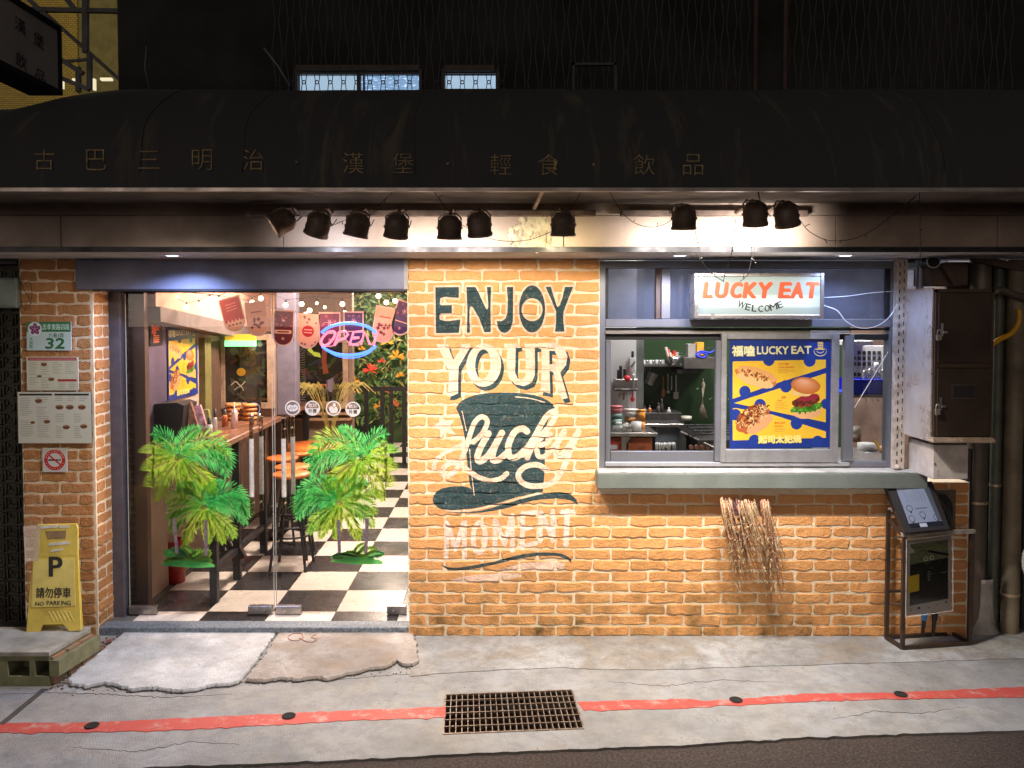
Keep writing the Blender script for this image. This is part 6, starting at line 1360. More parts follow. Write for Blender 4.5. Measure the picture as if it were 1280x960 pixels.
# sink backsplash, bowl, stove
t = thing('sink_unit', W(830,530,1.75), 'steel sink unit with raised back under the green wall', 'sink'); kb(806,516,852,531,1.85,.30,M_kd,'backsplash',parent=t); kb(806,530,855,534,1.6,.3,M_ks,'rim',parent=t); kb(819,534,850,566,1.62,.3,pm('sink_blue_grey',(.16,.18,.21),.45,.4),'front_panel',parent=t)
for k, (x, c_, lb) in enumerate(((812,(.5,.15,.05),'small orange bottle behind the sink'),(823,(.12,.10,.08),'dark bottle behind the sink'),(827,(.05,.04,.04),'tall black bottle behind the sink'),(836,(.6,.6,.58),'white capped bottle behind the sink'),(806,(.3,.3,.25),'grey bottle behind the sink'))):
    c = W(x,518,1.9); t = thing('sink_bottle', c, lb, 'bottle', 'bottles behind the sink'); h = (.08,.10,.13,.06,.07)[k]; mm = pm('kbot_%d' % k, c_, .3); obj('body', MB().lathe([(0,0),(.016,0),(.017,h*.6),(.007,h*.75)], c, 10), mm, t); obj('cap', MB().lathe([(.008,h*.75),(.008,h),(0,h)], c, 8), M_kw if k == 3 else M_bk, t)
tub(858,520,525.5,13,1.70,[(.55,.53,.45)],'white bowl on the right edge of the sink','bowl','bowl',False)
t = thing('stove', W(880,545,1.35), 'dark gas stove with burner grates and a steel front rail at the right', 'stove')
mb = MB(); q0, q1, q2, q3 = W(851,532,1.75), W(900,532,1.75), W(907,566,1.0), W(853,540,1.0)
zt_ = q0.z; obj('body', MB().box((W(852,0,1.7).x,1.02,ZF),(W(915,0,1.7).x+.2,1.9,zt_-.01)), M_kd, t)
obj('side_panel', MB().add([(W(851,0,1.7).x,1.70,zt_),(W(851,0,1.7).x+.0,1.70,ZF),(W(862,0,1.02).x,1.02,ZF),(W(862,0,1.02).x,1.02,zt_)],[(0,1,2,3)]), M_ks, t)
for k in range(9):
    a = W(861+k*4.5,535+k*3.0,1.1+.0*k); obj('burner_bar', MB().cyl((a.x,1.05+.03*k,zt_+.012),(a.x+.03,1.75,zt_+.012), .006, 5), M_bk, t)
for k in range(4): obj('cross_bar', MB().cyl((W(858,0,1.7).x,1.15+.17*k,zt_+.018),(W(905,0,1.7).x+.1,1.15+.17*k,zt_+.018), .006, 5), M_bk, t)
for k in range(5): obj('knob', MB().cyl((W(868+k*7,0,1.02).x,1.019,zt_-.06),(W(868+k*7,0,1.02).x,.995,zt_-.06), .018, 10), pm('knob_red_grey',(.25,.12,.10),.4), t)
obj('front_rail', MB().cyl(W(851,540,1.2),W(893,560,.95), .010, 8), M_ks, t)
t = thing('blue_white_brush', W(832,563,1.2), 'dark blue rack hung with white frayed rags under the sink', 'rag rack'); kb(823,556,843,566,1.2,.05,pm('rag_blue',(.04,.06,.10),.6),'rack',parent=t)
mb = MB()
for k in range(16): x = 820+k*1.55; mb.tube([W(x,552+rk.uniform(0,2),1.19),W(x+rk.uniform(-1,1),556,1.185),W(x+rk.uniform(-2,2),562+rk.uniform(-2,3),1.19)], .006, 4)
obj('rags', mb, M_kw, t)
# right pane: rack, blue crate, jars, pots
t = thing('white_grid_rack', W(1080,470,1.3), 'white ventilated panel with rows of square holes behind the narrow pane', 'panel'); kb(1056,432,1104,476,1.3,.02,M_kw,'sheet',parent=t)
for j, yy in enumerate((441,448,455,468)):
    for i in range(6): 
        if not (j == 0 and i < 1): kb(1066+i*6.2,yy-2.2,1070+i*6.2,yy+2.2,1.295,.004,M_kd if (i+j) % 4 else M_kd,'hole',parent=t,ch=.0005)
kb(1056,426,1092,432,1.1,.2,M_kw,'extractor_box','pale extractor box above the ventilated panel','box')
cy_ = .85; t = thing('blue_crate', W(1093,493,cy_), 'bright blue plastic crate of jars on a shelf behind the narrow pane', 'crate'); M_bl = pm('crate_blue', (.02,.04,.62), .4, 0, .1, emit=None)
kb(1058,475,1124,493,cy_,.012,M_bl,'front',parent=t); a = W(1058,476,cy_); b_ = W(1124,493,cy_); obj('sides', MB().box((a.x,cy_+.0121,b_.z),(b_.x,cy_+.3,b_.z+.01)).box((a.x,cy_+.3,b_.z),(b_.x,cy_+.31,a.z)), M_bl, t)
kb(1057,474,1125,477,cy_-.006,.02,M_bl,'rim',parent=t)
for px in (1064,1072,1080,1088,1098,1108,1117): kb(px-.6,477.5,px+.6,492,cy_-.004,.005,M_bl,'rib',parent=t,ch=.0005)
for k, (px, h, lb) in enumerate(((1081,463,'short clear jar in the blue crate, leftmost'),(1088,460,'clear jar second in the blue crate'),(1095,453,'jar with a white lid in the blue crate, tallest'),(1103,462,'clear jar fourth in the blue crate'),(1111,457,'wide jar with a steel lid at the right of the blue crate'))):
    c = W(px,478,cy_+.1); hh = W(px,h,cy_+.1).z-c.z; t = thing('jar', c, lb, 'jar', 'jars in the blue crate'); obj('body', MB().lathe([(.016,0),(.019,hh*.75),(.015,hh*.8)], c, 12), gl_, t); obj('lid', MB().lathe([(.017,hh*.78),(.017,hh),(0,hh)], c, 12), M_kw if k in (2,) else M_steel, t)
t = thing('rail_shelf', W(1092,496,cy_), 'steel shelf edge with small hooks under the blue crate', 'shelf'); kb(1058,493.5,1124,497,cy_-.01,.34,M_ks,'edge',parent=t)
for px in (1082,1090,1097,1106): obj('hook', MB().cyl(W(px,497,cy_-.01),W(px+1,502,cy_-.01), .004, 5), M_steel, t)
tub(1108,558,574,17,.42,[(.42,.20,.13),(.50,.26,.18)],'copper coloured pot at the right of the narrow pane','copper_pot','pot',False)
tub(1084,554,575,24,.50,[(.5,.5,.5)],'large steel pot in the narrow pane','steel_pot','pot',False)
tub(1070,533,552,13,.9,[(.34,.24,.19),(.62,.58,.52)],'tall canister at the left of the narrow pane','canister','canister',False)
obj('yellow_brush', MB().cyl(W(1093,551,.40),W(1101,563,.36), .009, 8), pm('handle_yellow', (.70,.42,.03), .4), None, 'yellow handle leaning on the steel pot', 'handle')
mb = MB()
for k in range(10): mb.ball(W(rk.uniform(1075,1092),rk.uniform(567,574),.36), rk.uniform(.012,.022), 6, (1.3,.7,.6))
obj('white_cloth', mb, M_kw, None, 'folded white cloth before the steel pot', 'cloth')
kb(1050,575,1126,580,.11,.5,M_ks,'inner_counter','steel inner counter behind the narrow pane','counter')
obj('diagonal_cable', MB().cyl(W(1118,427,.035),W(1068,510,.035), .0028, 5), M_white, None, 'white cable running diagonally across the narrow pane', 'cable')
for x, y, lb in ((1.35,1.2,'kitchen strip lamp over the prep table'),(2.6,1.1,'kitchen strip lamp over the blue crate')):
    t = thing('kitchen_lamp', (x,y,ZC+.08), lb, 'ceiling lamp', 'kitchen strip lamps'); obj('housing', MB().box((x-.3,y-.06,ZC+.055),(x+.3,y+.06,ZC+.0995)), M_white, t); obj('tube', MB().cyl((x-.28,y,ZC+.04),(x+.28,y,ZC+.04), .013, 8), emi('kitchen_tube', (1,.95,.9), 8), t)
    lamp('AREA', 'kitchen_lamp_light', (x,y,ZC+.02), E_KITCHEN, (1,.93,.88), (x,y,0), sx=.55, sy=.08)

# ================================================================ RIGHT SIDE: STEEL CABINET, PIPES, METER BOX, STAND
YC = -.38; a = W(1168,361,YC); b_ = W(1241,553,YC)
cb_ = thing('steel_cabinet', ((a.x+b_.x)/2,YC/2,b_.z), 'stainless two door wall cabinet with padlocks at the right of the serving window', 'cabinet')
m, nt, b = newmat('cabinet_side_steel'); n1 = noise(nt, 4, 7, .7, dist=1.2); n2 = noise(nt, 60, 4)
nt.links.new(mix(nt, ramp(nt, n1, [(.35,0.),(.65,1.)]), (.50,.42,.37), (.66,.63,.62)), b.inputs['Base Color']); b.inputs['Metallic'].default_value = .4; nt.links.new(ramp(nt, n1, [(.3,.22),(.7,.42)]), b.inputs['Roughness']); bump(nt, b, n1, .25, .02); M_cs = m
M_cd = pm('cabinet_door_dark', (.075,.05,.038), .38, .5, .3, 3, 60, .08)
obj('side_panel', MB().bbox((a.x,YC+.022,b_.z),(a.x+.012,.19,a.z), .002), M_cs, cb_); obj('carcass', MB().box((a.x+.0125,YC+.03,b_.z+.001),(b_.x-.004,.19,a.z-.001)), M_cd, cb_)
zm = W(1200,457,YC).z
for z0_, z1_, lb in ((zm+.014,a.z-.022,'upper cabinet door'),(b_.z+.034,zm-.014,'lower cabinet door')):
    d_ = obj('door', MB().bbox((a.x+.026,YC,z0_),(b_.x-.020,YC+.028,z1_), .004), M_cd, cb_, lb)
    zl = z0_+(z1_-z0_)*.38
    obj('hasp', MB().box((a.x+.040,YC-.006,zl),(a.x+.052,YC-.0005,zl+.075)).box((a.x+.052,YC-.012,zl+.018),(a.x+.072,YC-.0005,zl+.03)), M_steel, d_)
    obj('padlock', MB().bbox((a.x+.006,YC-.026,zl-.022),(a.x+.036,YC-.012,zl+.010), .003).tube([(a.x+.011,YC-.019,zl+.01),(a.x+.012,YC-.019,zl+.032),(a.x+.021,YC-.019,zl+.040),(a.x+.030,YC-.019,zl+.032),(a.x+.031,YC-.019,zl+.01)], .003, 6), pm('padlock_brass', (.62,.58,.50), .3, .9), d_)
    if lb[0] == 'l': p = W(1189,480,YC); q = W(1220,499,YC); obj('vent_frame', MB().box((p.x,YC-.004,q.z),(q.x,YC-.0005,p.z)), pm('vent_frame', (.10,.075,.06), .4,.5), d_); obj('vent_opening', MB().box((p.x+.010,YC-.0052,q.z+.010),(q.x-.010,YC-.0042,p.z-.010)), M_bk, d_)
M_ce = pm('cabinet_edge', (.68,.52,.38), .3, .5, .2)
obj('frame_edge', MB().box((a.x+.013,YC+.006,b_.z+.03),(a.x+.0245,YC+.03,a.z-.002)).box((b_.x-.0185,YC+.006,b_.z+.03),(b_.x-.004,YC+.03,a.z-.002)).box((a.x+.025,YC+.008,zm-.012),(b_.x-.019,YC+.03,zm+.012)).box((a.x+.013,YC+.006,a.z-.02),(b_.x-.004,YC+.0298,a.z-.0005)), pm('cabinet_frame_dark', (.12,.08,.055), .35, .6), cb_)
obj('bottom_ledge', MB().bbox((a.x-.004,YC-.022,b_.z),(b_.x+.004,YC+.029,b_.z+.018), .003).bbox((a.x,YC-.012,b_.z+.0182),(b_.x,YC+.0285,b_.z+.028), .002), M_ce, cb_)
obj('top_edge', MB().box((a.x,YC+.021,a.z+.0005),(a.x+.014,.19,a.z+.006)), M_ce, cb_)
p = W(1173,556,-.30); q = W(1210,599,-.30); bx = thing('meter_box', ((p.x+q.x)/2,-.2,q.z), 'small white metal box hanging under the steel cabinet', 'box')
obj('case', MB().bbox((p.x-.03,-.30,q.z),(q.x,.0,p.z+.0), .004), pm('meter_white', (.62,.57,.54), .45, .1), bx)
p2 = W(1168,590,-.302); 
for k, ch in enumerate('人人'): text_mesh('lettering', ch, M_ink, bx, Vector((p.x-.005,-.3015,q.z+.055-k*.022)), Vector((p.x+.009,-.3015,q.z+.040-k*.022)))
obj('screw', MB().cyl((p.x-.02,-.3005,q.z+.09),(p.x-.02,-.306,q.z+.09), .005, 8), M_steel, bx)
# back wall and pipes in the shade
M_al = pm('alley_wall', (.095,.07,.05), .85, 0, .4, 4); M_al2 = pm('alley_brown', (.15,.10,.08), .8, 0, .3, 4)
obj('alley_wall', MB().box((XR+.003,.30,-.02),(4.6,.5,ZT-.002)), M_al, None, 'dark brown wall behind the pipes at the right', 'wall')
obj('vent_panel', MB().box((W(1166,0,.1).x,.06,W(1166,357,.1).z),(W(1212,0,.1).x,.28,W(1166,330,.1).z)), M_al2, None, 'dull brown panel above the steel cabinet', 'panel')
def pipe(px, py0, py1, wpx, Y, mat, lb, bends=None, nm='pipe', bands=()):
    a_ = W(px,py0,Y); b__ = W(px,py1,Y); r_ = (W(px+wpx/2,py0,Y).x-a_.x); b__.z = max(b__.z, .004); t = thing(nm, (a_.x,Y,b__.z), lb, 'pipe', 'pipes at the right'); obj('tube', MB().cyl((a_.x,Y,b__.z),(a_.x,Y,min(a_.z,ZT-.004)), r_, 20), mat, t)
    for py in bands: z = W(px,py,Y).z; obj('clamp', MB().cyl((a_.x,Y,z-.008),(a_.x,Y,z+.008), r_*1.08, 20), M_ce, t)
    return t
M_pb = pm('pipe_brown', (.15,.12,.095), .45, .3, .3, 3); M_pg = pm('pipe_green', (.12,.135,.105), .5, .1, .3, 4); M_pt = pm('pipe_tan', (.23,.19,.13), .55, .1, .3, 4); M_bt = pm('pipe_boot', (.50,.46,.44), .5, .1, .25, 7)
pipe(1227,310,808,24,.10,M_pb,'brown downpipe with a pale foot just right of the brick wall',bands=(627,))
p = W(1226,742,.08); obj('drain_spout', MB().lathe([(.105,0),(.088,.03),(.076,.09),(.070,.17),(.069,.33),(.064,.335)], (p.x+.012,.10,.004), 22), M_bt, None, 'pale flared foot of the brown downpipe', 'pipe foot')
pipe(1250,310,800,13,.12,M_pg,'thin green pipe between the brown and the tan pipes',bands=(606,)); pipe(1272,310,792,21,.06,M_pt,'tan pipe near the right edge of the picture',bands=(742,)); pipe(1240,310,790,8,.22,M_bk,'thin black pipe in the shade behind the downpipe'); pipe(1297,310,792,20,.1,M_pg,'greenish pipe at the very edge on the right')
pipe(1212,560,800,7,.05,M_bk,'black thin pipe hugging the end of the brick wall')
t = pipe(1150,325,362,9,.02,pm('conduit_lilac', (.28,.26,.36), .4, .4),'short lilac conduit beside the slotted post')
p = W(1167,327,-.1); t = thing('conduit_ring', p, 'white ring end of a conduit under the soffit at the right', 'conduit'); obj('ring', MB().tube([(p.x+.040*math.cos(k*PI/10), -.1, p.z+.036*math.sin(k*PI/10)) for k in range(21)], .004, 6), M_white, t); obj('tube', MB().cyl((p.x,-.098,p.z),(p.x,.25,p.z), .037, 18), M_bk, t)
mb = MB(); mb.tube(smooth_path([tuple(W(x,y,-.1)) for x, y in ((1236,434),(1250,424),(1262,418),(1271,408),(1274,397),(1273,386))],6), .016, 8); obj('yellow_hose', mb, pm('hose_yellow', (.75,.38,.02), .4), None, 'curved yellow hose end right of the steel cabinet', 'hose')
mb = MB(); mb.tube([W(x,y,-.05) for x, y in ((1238,366),(1252,362),(1263,367),(1280,372),(1310,372))], .022, 8); obj('dark_duct', mb, M_pb, None, 'dull bent duct leaving the top of the steel cabinet', 'duct')
mb = MB().ball(W(1284,702,-.15), .05, 12, (.6,.6,1.8)); obj('white_bundle', mb, M_white, None, 'white rounded bundle at the right edge', 'bundle')
mb = MB(); [mb.cyl(W(x0,y0,.02),W(x1,y1,.02), .03, 4, smooth=False) for x0,y0,x1,y1 in ((1180,330,1195,356),(1215,322,1290,338))]; obj('dim_conduits', mb, M_al2, None, 'dim brown conduits under the soffit at the right', 'conduits')
# tablet stand
F = [G(1108,800), G(1128,813), G(1212,807), G(1190,797)]
BLp, FLp, FRp, BRp = F; BRp = BLp+(FRp-FLp)
M_sq = pm('stand_tube', (.045,.035,.03), .45, .5, .4, 20, col2=(.10,.06,.04)); M_tp = pm('stand_top_tape', (.40,.36,.33), .5, .2, .3, 20)
st = thing('display_stand', ((FLp.x+BRp.x)/2,(FLp.y+BRp.y)/2,0), 'square tube metal stand holding the tilted tablet and a framed poster', 'stand')
zl = W(1108,637,BLp.y).z; zf = W(1127,668,FLp.y).z; zr = W(1210,657,FRp.y).z
def sq(a_, b__, r_=.013, mat=M_sq, nm='bar'): return obj(nm, MB().cyl(a_, b__, r_*1.15, 4, smooth=False), mat, st)
up_ = lambda p, z: Vector((p.x,p.y,z))
sq(up_(BLp,.01), up_(BLp,zl), nm='leg'); sq(up_(FLp,.01), up_(FLp,zf), nm='leg'); sq(up_(FRp,.01), up_(FRp,zf), nm='leg'); sq(up_(BRp,.01), up_(BRp,zl), nm='leg')
for a_, b__ in ((BLp,FLp),(FLp,FRp),(FRp,BRp),(BRp,BLp)): sq(up_(a_,.016), up_(b__,.016))
e_ = (FRp-FLp).normalized()*.016
sq(up_(FLp,zf)-e_, up_(FRp,zf)+e_, .014, M_tp, 'top_bar'); sq(up_(BLp,zl), up_(BLp,zl)+Vector((.05,0,0)), .013, M_tp, 'top_bar'); sq(up_(BLp,zl-.06), up_(FLp,zf-.02), .010); sq(up_(BLp,.30)+Vector((0,0,0)), up_(BRp,.30), .009)
# tablet
ty_ = (FLp.y+BLp.y)/2-.02
c4 = [W(1116,608,ty_+.06), W(1163,605,ty_+.05), W(1182,658,ty_-.10), W(1137,662,ty_-.09)]
tb = thing('tablet', (c4[3].x,c4[3].y,c4[3].z), 'black framed tilted tablet with a pale menu screen on top of the stand', 'tablet')
n_ = (c4[1]-c4[0]).cross(c4[3]-c4[0]).normalized(); n_ = n_ if n_.y < 0 else -n_
def tp(u, v, d): return (c4[0]*(1-u)+c4[1]*u)*(1-v)+(c4[3]*(1-u)+c4[2]*u)*v+n_*d
mb = MB(); vs = [tp(u,v,d) for d in (-.045,.0) for u, v in ((-.17,-.07),(1.06,-.06),(1.10,1.06),(-.16,1.06))]; mb.add(vs, [(0,1,2,3),(4,5,6,7),(0,1,5,4),(1,2,6,5),(2,3,7,6),(3,0,4,7)]); obj('casing', mb, M_bk, tb)
tc_ = Canvas(0,0,100,110,3,(.42,.45,.52)); tc_.poly([(0,98),(100,98),(100,110),(0,110)], (.10,.11,.14)); tc_.poly([(30,100),(52,100),(52,110),(30,110)], (.55,.58,.64))
for k in range(7): tc_.stroke([(20+k*9,8+k),(20+k*9,40)], 3, (.36,.39,.46), .8, 1)
for x, y in ((18,58),(50,78),(88,88),(14,86)): tc_.poly([ell(x,y,9,9), ell(x,y,7.6,7.6)], (.12,.13,.17)); tc_.stroke([(x-2,y+9),(x,y+13),(x+3,y+9)], 2, (.12,.13,.17), 1, 1)
tc_.stroke([(36,60),(70,60)], 3, (.22,.24,.3), .7, 1); tc_.poly([(84,0),(100,0),(100,97),(88,97)], (.25,.27,.31))
print_quad('screen', [tp(.06,.05,.002),tp(.92,.05,.002),tp(.96,.97,.002),tp(.04,.97,.002)], print_mat('tablet_screen', tc_.image('tablet'), .15, .30), tb, 1, 1)
cb2 = MB(); [cb2.tube(smooth_path([tuple(W(x+k*3,y,BLp.y-.05)) for x, y in ((1172,618),(1180,630),(1181,650),(1178,662))],5), .006, 6) for k in range(4)]
obj('cable_bundle', cb2, M_bk, None, 'black cables looping behind the tablet', 'cables')
mb = MB().box((W(1152,608,.0).x,-.045,W(1152,668,-.04).z),(W(1190,608,0).x,-.022,W(1152,612,-.04).z)); obj('wall_board', mb, pm('board_brown', (.14,.10,.07), .6, .1, .3, 10), None, 'dull brown metal board fixed on the bricks behind the tablet', 'board')
# framed poster on the stand
py_ = FLp.y-.01; q = [W(1134,676,py_),W(1189,669,py_),W(1189,762,py_),W(1133,770,py_)]
pf_ = thing('poster_holder', q[3], 'clear sleeve with a dark menu poster, reflection painted in, hanging on the stand', 'poster')
hc = Canvas(0,0,100,172,3,(.62,.60,.57)); hc.poly([(7,9),(93,9),(93,146),(7,150)], (.10,.11,.09)); hc.poly([(7,9),(93,9),(93,50),(7,56)], (.36,.38,.28)); hc.poly([(7,12),(20,30),(7,30)], (.6,.6,.55))
for k in range(60): x, y = r.uniform(10,92), r.uniform(12,85); hc.stroke([(x,y),(x+r.uniform(-14,14),y+r.uniform(-3,3))], r.uniform(.8,3), r.choice([(.40,.44,.22),(.5,.55,.4),(.2,.24,.12),(.1,.1,.08)]), .5, 1)  # greenish photo and reflection painted together into the print
hc.stroke([(50,30),(93,44)], 5, (.07,.07,.06)); hc.text('○○', (38,40,62,52), (.75,.75,.7), .01) if 0 else hc.poly([ell(43,47,5,5),ell(43,47,3.6,3.6)], (.75,.75,.7)); hc.poly([ell(56,46,5,5),ell(56,46,3.6,3.6)], (.75,.75,.7))
for k in range(4): hc.stroke([(48,78+k*6),(52,78+k*6)], 2.2, (.6,.6,.55), .8, 1)
hc.poly([(3,82),(28,80),(28,118),(3,120)], (.72,.62,.16)); 
for x, y in ((10,160),(28,158),(50,160),(68,156),(88,152)): hc.poly(ell(x,y,3 if x in (28,88) else 1.6,3 if x in (28,88) else 1.2), (.15,.15,.14))
print_quad('poster', q, print_mat('menu_poster_print', hc.image('hp'), .25, 0, .3), pf_, 2, 2, .002)
q2 = [v+Vector((dx,-.004,dz)) for v, dx, dz in zip(q, (-.006,.008,.008,-.006), (.006,.006,-.006,-.006))]
mb = MB(); mb.add(q2, [(0,1,2,3)]); obj('clear_sleeve', mb, glass('sleeve_plastic', (.95,.95,.95), .07, .08), pf_)
mb = MB(); [mb.cyl(q2[i], q2[(i+1)%4], .0025, 4) for i in range(4)]; obj('sleeve_edge', mb, pm('sleeve_edge', (.6,.58,.55), .4), pf_)
for px, col, lb in ((1156,(.05,.25,.62),'folded blue umbrella standing inside the metal stand'),(1169,(.02,.022,.03),'folded black umbrella standing inside the metal stand')):
    Y = -.16; t = thing('umbrella', W(px-2,796,Y), lb, 'umbrella', 'umbrellas in the stand'); b0 = W(px-3,795,Y); b1 = W(px-1,775,Y); b2 = W(px+2,690,Y); b0.z = max(.012,b0.z); mm = pm('umbrella_%d' % px, col, .6, 0, .3, 30)
    obj('cloth', MB().cyl(b1, b2, .016, 8, .050), mm, t); obj('tip', MB().cyl(b0, b1, .009, 8, .013), M_bk, t)

# ================================================================ TWIG BUNDLES ON THE WALL
tw = thing('twig_bundle', W(935,632,-.08), 'dried reddish twig and straw bundle hanging on the bricks under the sill', 'twig bundle'); rt = random.Random(44)
def twigs(n, top, bot, spread, mat, thick, y0=-.05, name='twigs', grain=False):
    mb = MB()
    for i in range(n):
        s_ = rt.random(); x0 = top[0]+(top[2]-top[0])*s_; y0_ = top[1]+rt.uniform(-6,4); e = bot[0]+(bot[2]-bot[0])*(s_*.6+rt.random()*.4); yb = bot[1]+(bot[3]-bot[1])*rt.random()**1.3
        Y = y0-rt.uniform(0,.07); pts = []; m_ = 7; ph = rt.uniform(0,6)
        for k in range(m_):
            t = k/(m_-1); pts.append(W(x0+(e-x0)*t**1.15+math.sin(ph+t*9)*spread*t, y0_+(yb-y0_)*t, Y-.02*math.sin(t*3)))
        mb.tube(pts, thick*rt.uniform(.7,1.2), 3, .45)
        if grain:
            for k in range(6):
                t = rt.uniform(.25,1); j = min(m_-2, int(t*(m_-1))); p = pts[j].lerp(pts[j+1], rt.random()); q = p+Vector((rt.uniform(-.02,.02), rt.uniform(-.012,.006), rt.uniform(-.035,.0))); mb.tube([p,q], thick*.8, 3)
    obj(name, mb, mat, tw, kind='stuff')
M_tr = pm('twig_red', (.38,.14,.08), .7, 0, .5, 60); M_ts = pm('twig_straw', (.60,.42,.23), .75, 0, .35, 60); M_td = pm('twig_plum', (.16,.07,.08), .7, 0, .5, 60)
twigs(30, (900,628,914), (915,690,935,735), 1.2, M_ts, .0026, -.13, grain=True); twigs(22, (900,626,914), (918,690,938,742), 1.2, M_tr, .0028, -.125)
twigs(26, (920,630,940), (940,690,982,752), 1.0, M_tr, .0030, -.14); twigs(26, (922,630,944), (938,690,978,750), 1.0, M_ts, .0028, -.15, grain=True); twigs(26, (908,628,932), (925,650,940,705), 2.2, M_td, .0024, -.12, grain=True)
twigs(24, (950,630,962), (960,690,984,758), 1.2, M_tr, .0030, -.14); twigs(26, (952,630,962), (955,690,990,738), 1.6, M_ts, .0026, -.145, grain=True); twigs(8, (935,632,945), (928,700,936,740), 1.0, M_ts, .0016, -.05, grain=True)
a = W(901,628,-.14); b_ = W(962,628,-.14); obj('hanging_wire', MB().cyl(a, b_, .003, 5), M_wire, tw)
for px in (905,930,956): obj('nail', MB().cyl(W(px,626,.01),W(px,626,-.15), .003, 6), M_steel, tw)

# ================================================================ LEFT SIDE: PLATES, MENUS, NO PARKING SIGN, BLOCKS
def plate(nm, px0, py0, px1, py1, cv, lb, cat, thick=.003, Y=-.022, rough=.4, edge=None, emit=0):
    a_ = W(px0,py0,Y); b__ = W(px1,py1,Y); t = thing(nm, ((a_.x+b__.x)/2,Y,b__.z), lb, cat)
    obj('backing', MB().bbox((a_.x,Y,b__.z),(b__.x,Y+thick+.006,a_.z), .0012), edge or M_white, t)
    print_quad('print', [(a_.x,Y-.0006,a_.z),(b__.x,Y-.0006,a_.z),(b__.x,Y-.0006,b__.z),(a_.x,Y-.0006,b__.z)], print_mat(nm+'_print', cv.image(nm), rough, emit, .1), t, 1, 1); return t
GRN = (.05,.42,.22)
cv = Canvas(0,0,100,62,5,(.74,.82,.78)); cv.poly([(0,0),(100,0),(100,22),(0,22)], GRN); cv.text('忠孝東路四段', (36,5,97,18), (.80,.92,.85), .012); cv.text('71巷3弄', (50,25,84,35), (.06,.28,.18), .01)
cv.text('32', (42,36,84,58), (.03,.38,.16), .05, shear=.12); cv.text('大', (6,34,14,41), GRN, .01); cv.text('安', (6,42,14,49), GRN, .01); cv.text('區', (6,50,14,57), GRN, .01)
cv.poly(ell(19,16,16,15.5), (.85,.88,.86))
for k in range(5): q_ = -PI/2+k*2*PI/5; cv.poly(ell(19+7*math.cos(q_),16+7*math.sin(q_),6.2,4.4,16,q_), (.42,.07,.35)); cv.stroke([(19,16),(19+9*math.cos(q_),16+9*math.sin(q_))], 1, (.85,.6,.75), 1, 1)
plate('house_number_plate', 33,402,89,438, cv, 'green and white enamel house number plate reading 32 on the brick pier', 'number plate', .004, -.030)
def menu_lines(cv, x0, y0, x1, n, dy, c=(.35,.35,.32)):
    for k in range(n): cv.stroke([(x0,y0+k*dy),(x0+(x1-x0)*r.uniform(.55,1),y0+k*dy)], .9, c, .75, 1)
def food(cv, x, y, s_): 
    cv.poly(ell(x,y,s_,s_*.6), (.45,.26,.12)); cv.poly(ell(x,y-s_*.2,s_*.7,s_*.35), (.62,.40,.20)); cv.stroke([(x-s_*.6,y+s_*.1),(x+s_*.5,y-s_*.1)], s_*.3, (.2,.12,.06), .8)
cv = Canvas(0,0,130,90,4,(.80,.78,.66)); cv.poly([(4,2),(126,2),(126,10),(4,10)], (.62,.08,.10)); 
for k in range(20): cv.stroke([(9+k*5.8,6),(12+k*5.8,6)], 2.4, (.88,.75,.70), .8, 1)
for x, n in ((6,8),(36,8),(66,7),(98,7)): menu_lines(cv, x, 16, x+24, n, 4.6)
for x, n in ((6,5),(36,7)): menu_lines(cv, x, 55, x+24, n, 4.6)
cv.poly([(78,60),(126,60),(126,66),(78,66)], (.62,.08,.10)); menu_lines(cv, 80, 70, 100, 4, 4.6); menu_lines(cv, 106, 70, 124, 4, 4.6); food(cv,44,20,8); food(cv,32,52,6); food(cv,62,60,8)
plate('paper_menu', 33,446,98,488, cv, 'small cream paper menu with red header on the brick pier', 'menu', .001, -.026)
cv = Canvas(0,0,184,128,4,(.80,.79,.70)); cv.poly([(4,4),(86,4),(86,9),(4,9)], (.06,.12,.08)); cv.poly([(92,4),(178,4),(178,9),(92,9)], (.06,.12,.08))
for x, y, n in ((6,16,10),(46,14,4),(46,38,6),(6,72,9),(48,66,11),(94,12,3),(124,12,3),(154,12,3),(94,56,5),(140,56,5),(94,86,7),(140,86,7)): menu_lines(cv, x, y, x+(32 if x < 90 else 22), n, 4.6)
for x, y, s_ in ((52,22,9),(36,76,6),(72,74,8),(104,38,10),(130,38,10),(160,38,10),(120,88,9),(164,86,9)): food(cv, x, y, s_)
plate('large_paper_menu', 22,490,115,554, cv, 'large cream menu board with rows of dish pictures on the brick pier', 'menu', .003, -.040, edge=M_black)
cv = Canvas(0,0,60,60,6,(.80,.78,.74)); cv.poly([ell(30,30,26,26,40),ell(30,30,17.5,17.5,40)], (.72,.05,.05)); cv.poly([(14,28),(38,28),(38,32),(14,32)], (.1,.1,.1)); cv.poly([(39,28),(45,28),(45,32),(39,32)], (.3,.3,.3)); cv.stroke([(17,19),(43,41)], 4, (.72,.05,.05), 1, 1)
for k, ch in enumerate('本場所全面禁止吸菸'): q_ = PI*1.1+k*PI*.8/8; cv.text(ch, (30+21.8*math.cos(q_)-2.6,30+21.8*math.sin(q_)-2.6,30+21.8*math.cos(q_)+2.6,30+21.8*math.sin(q_)+2.6), (.95,.8,.7))
for k in range(9): q_ = PI*.12+k*PI*.76/8; cv.stroke([(30+21*math.cos(q_),30+21*math.sin(q_)),(30+23*math.cos(q_),30+23*math.sin(q_))], 1.6, (.95,.8,.7), .9, 1)
plate('no_smoking_sticker', 53,560,84,590, cv, 'square white sticker with a red no smoking circle on the brick pier', 'sticker', .001, -.024)
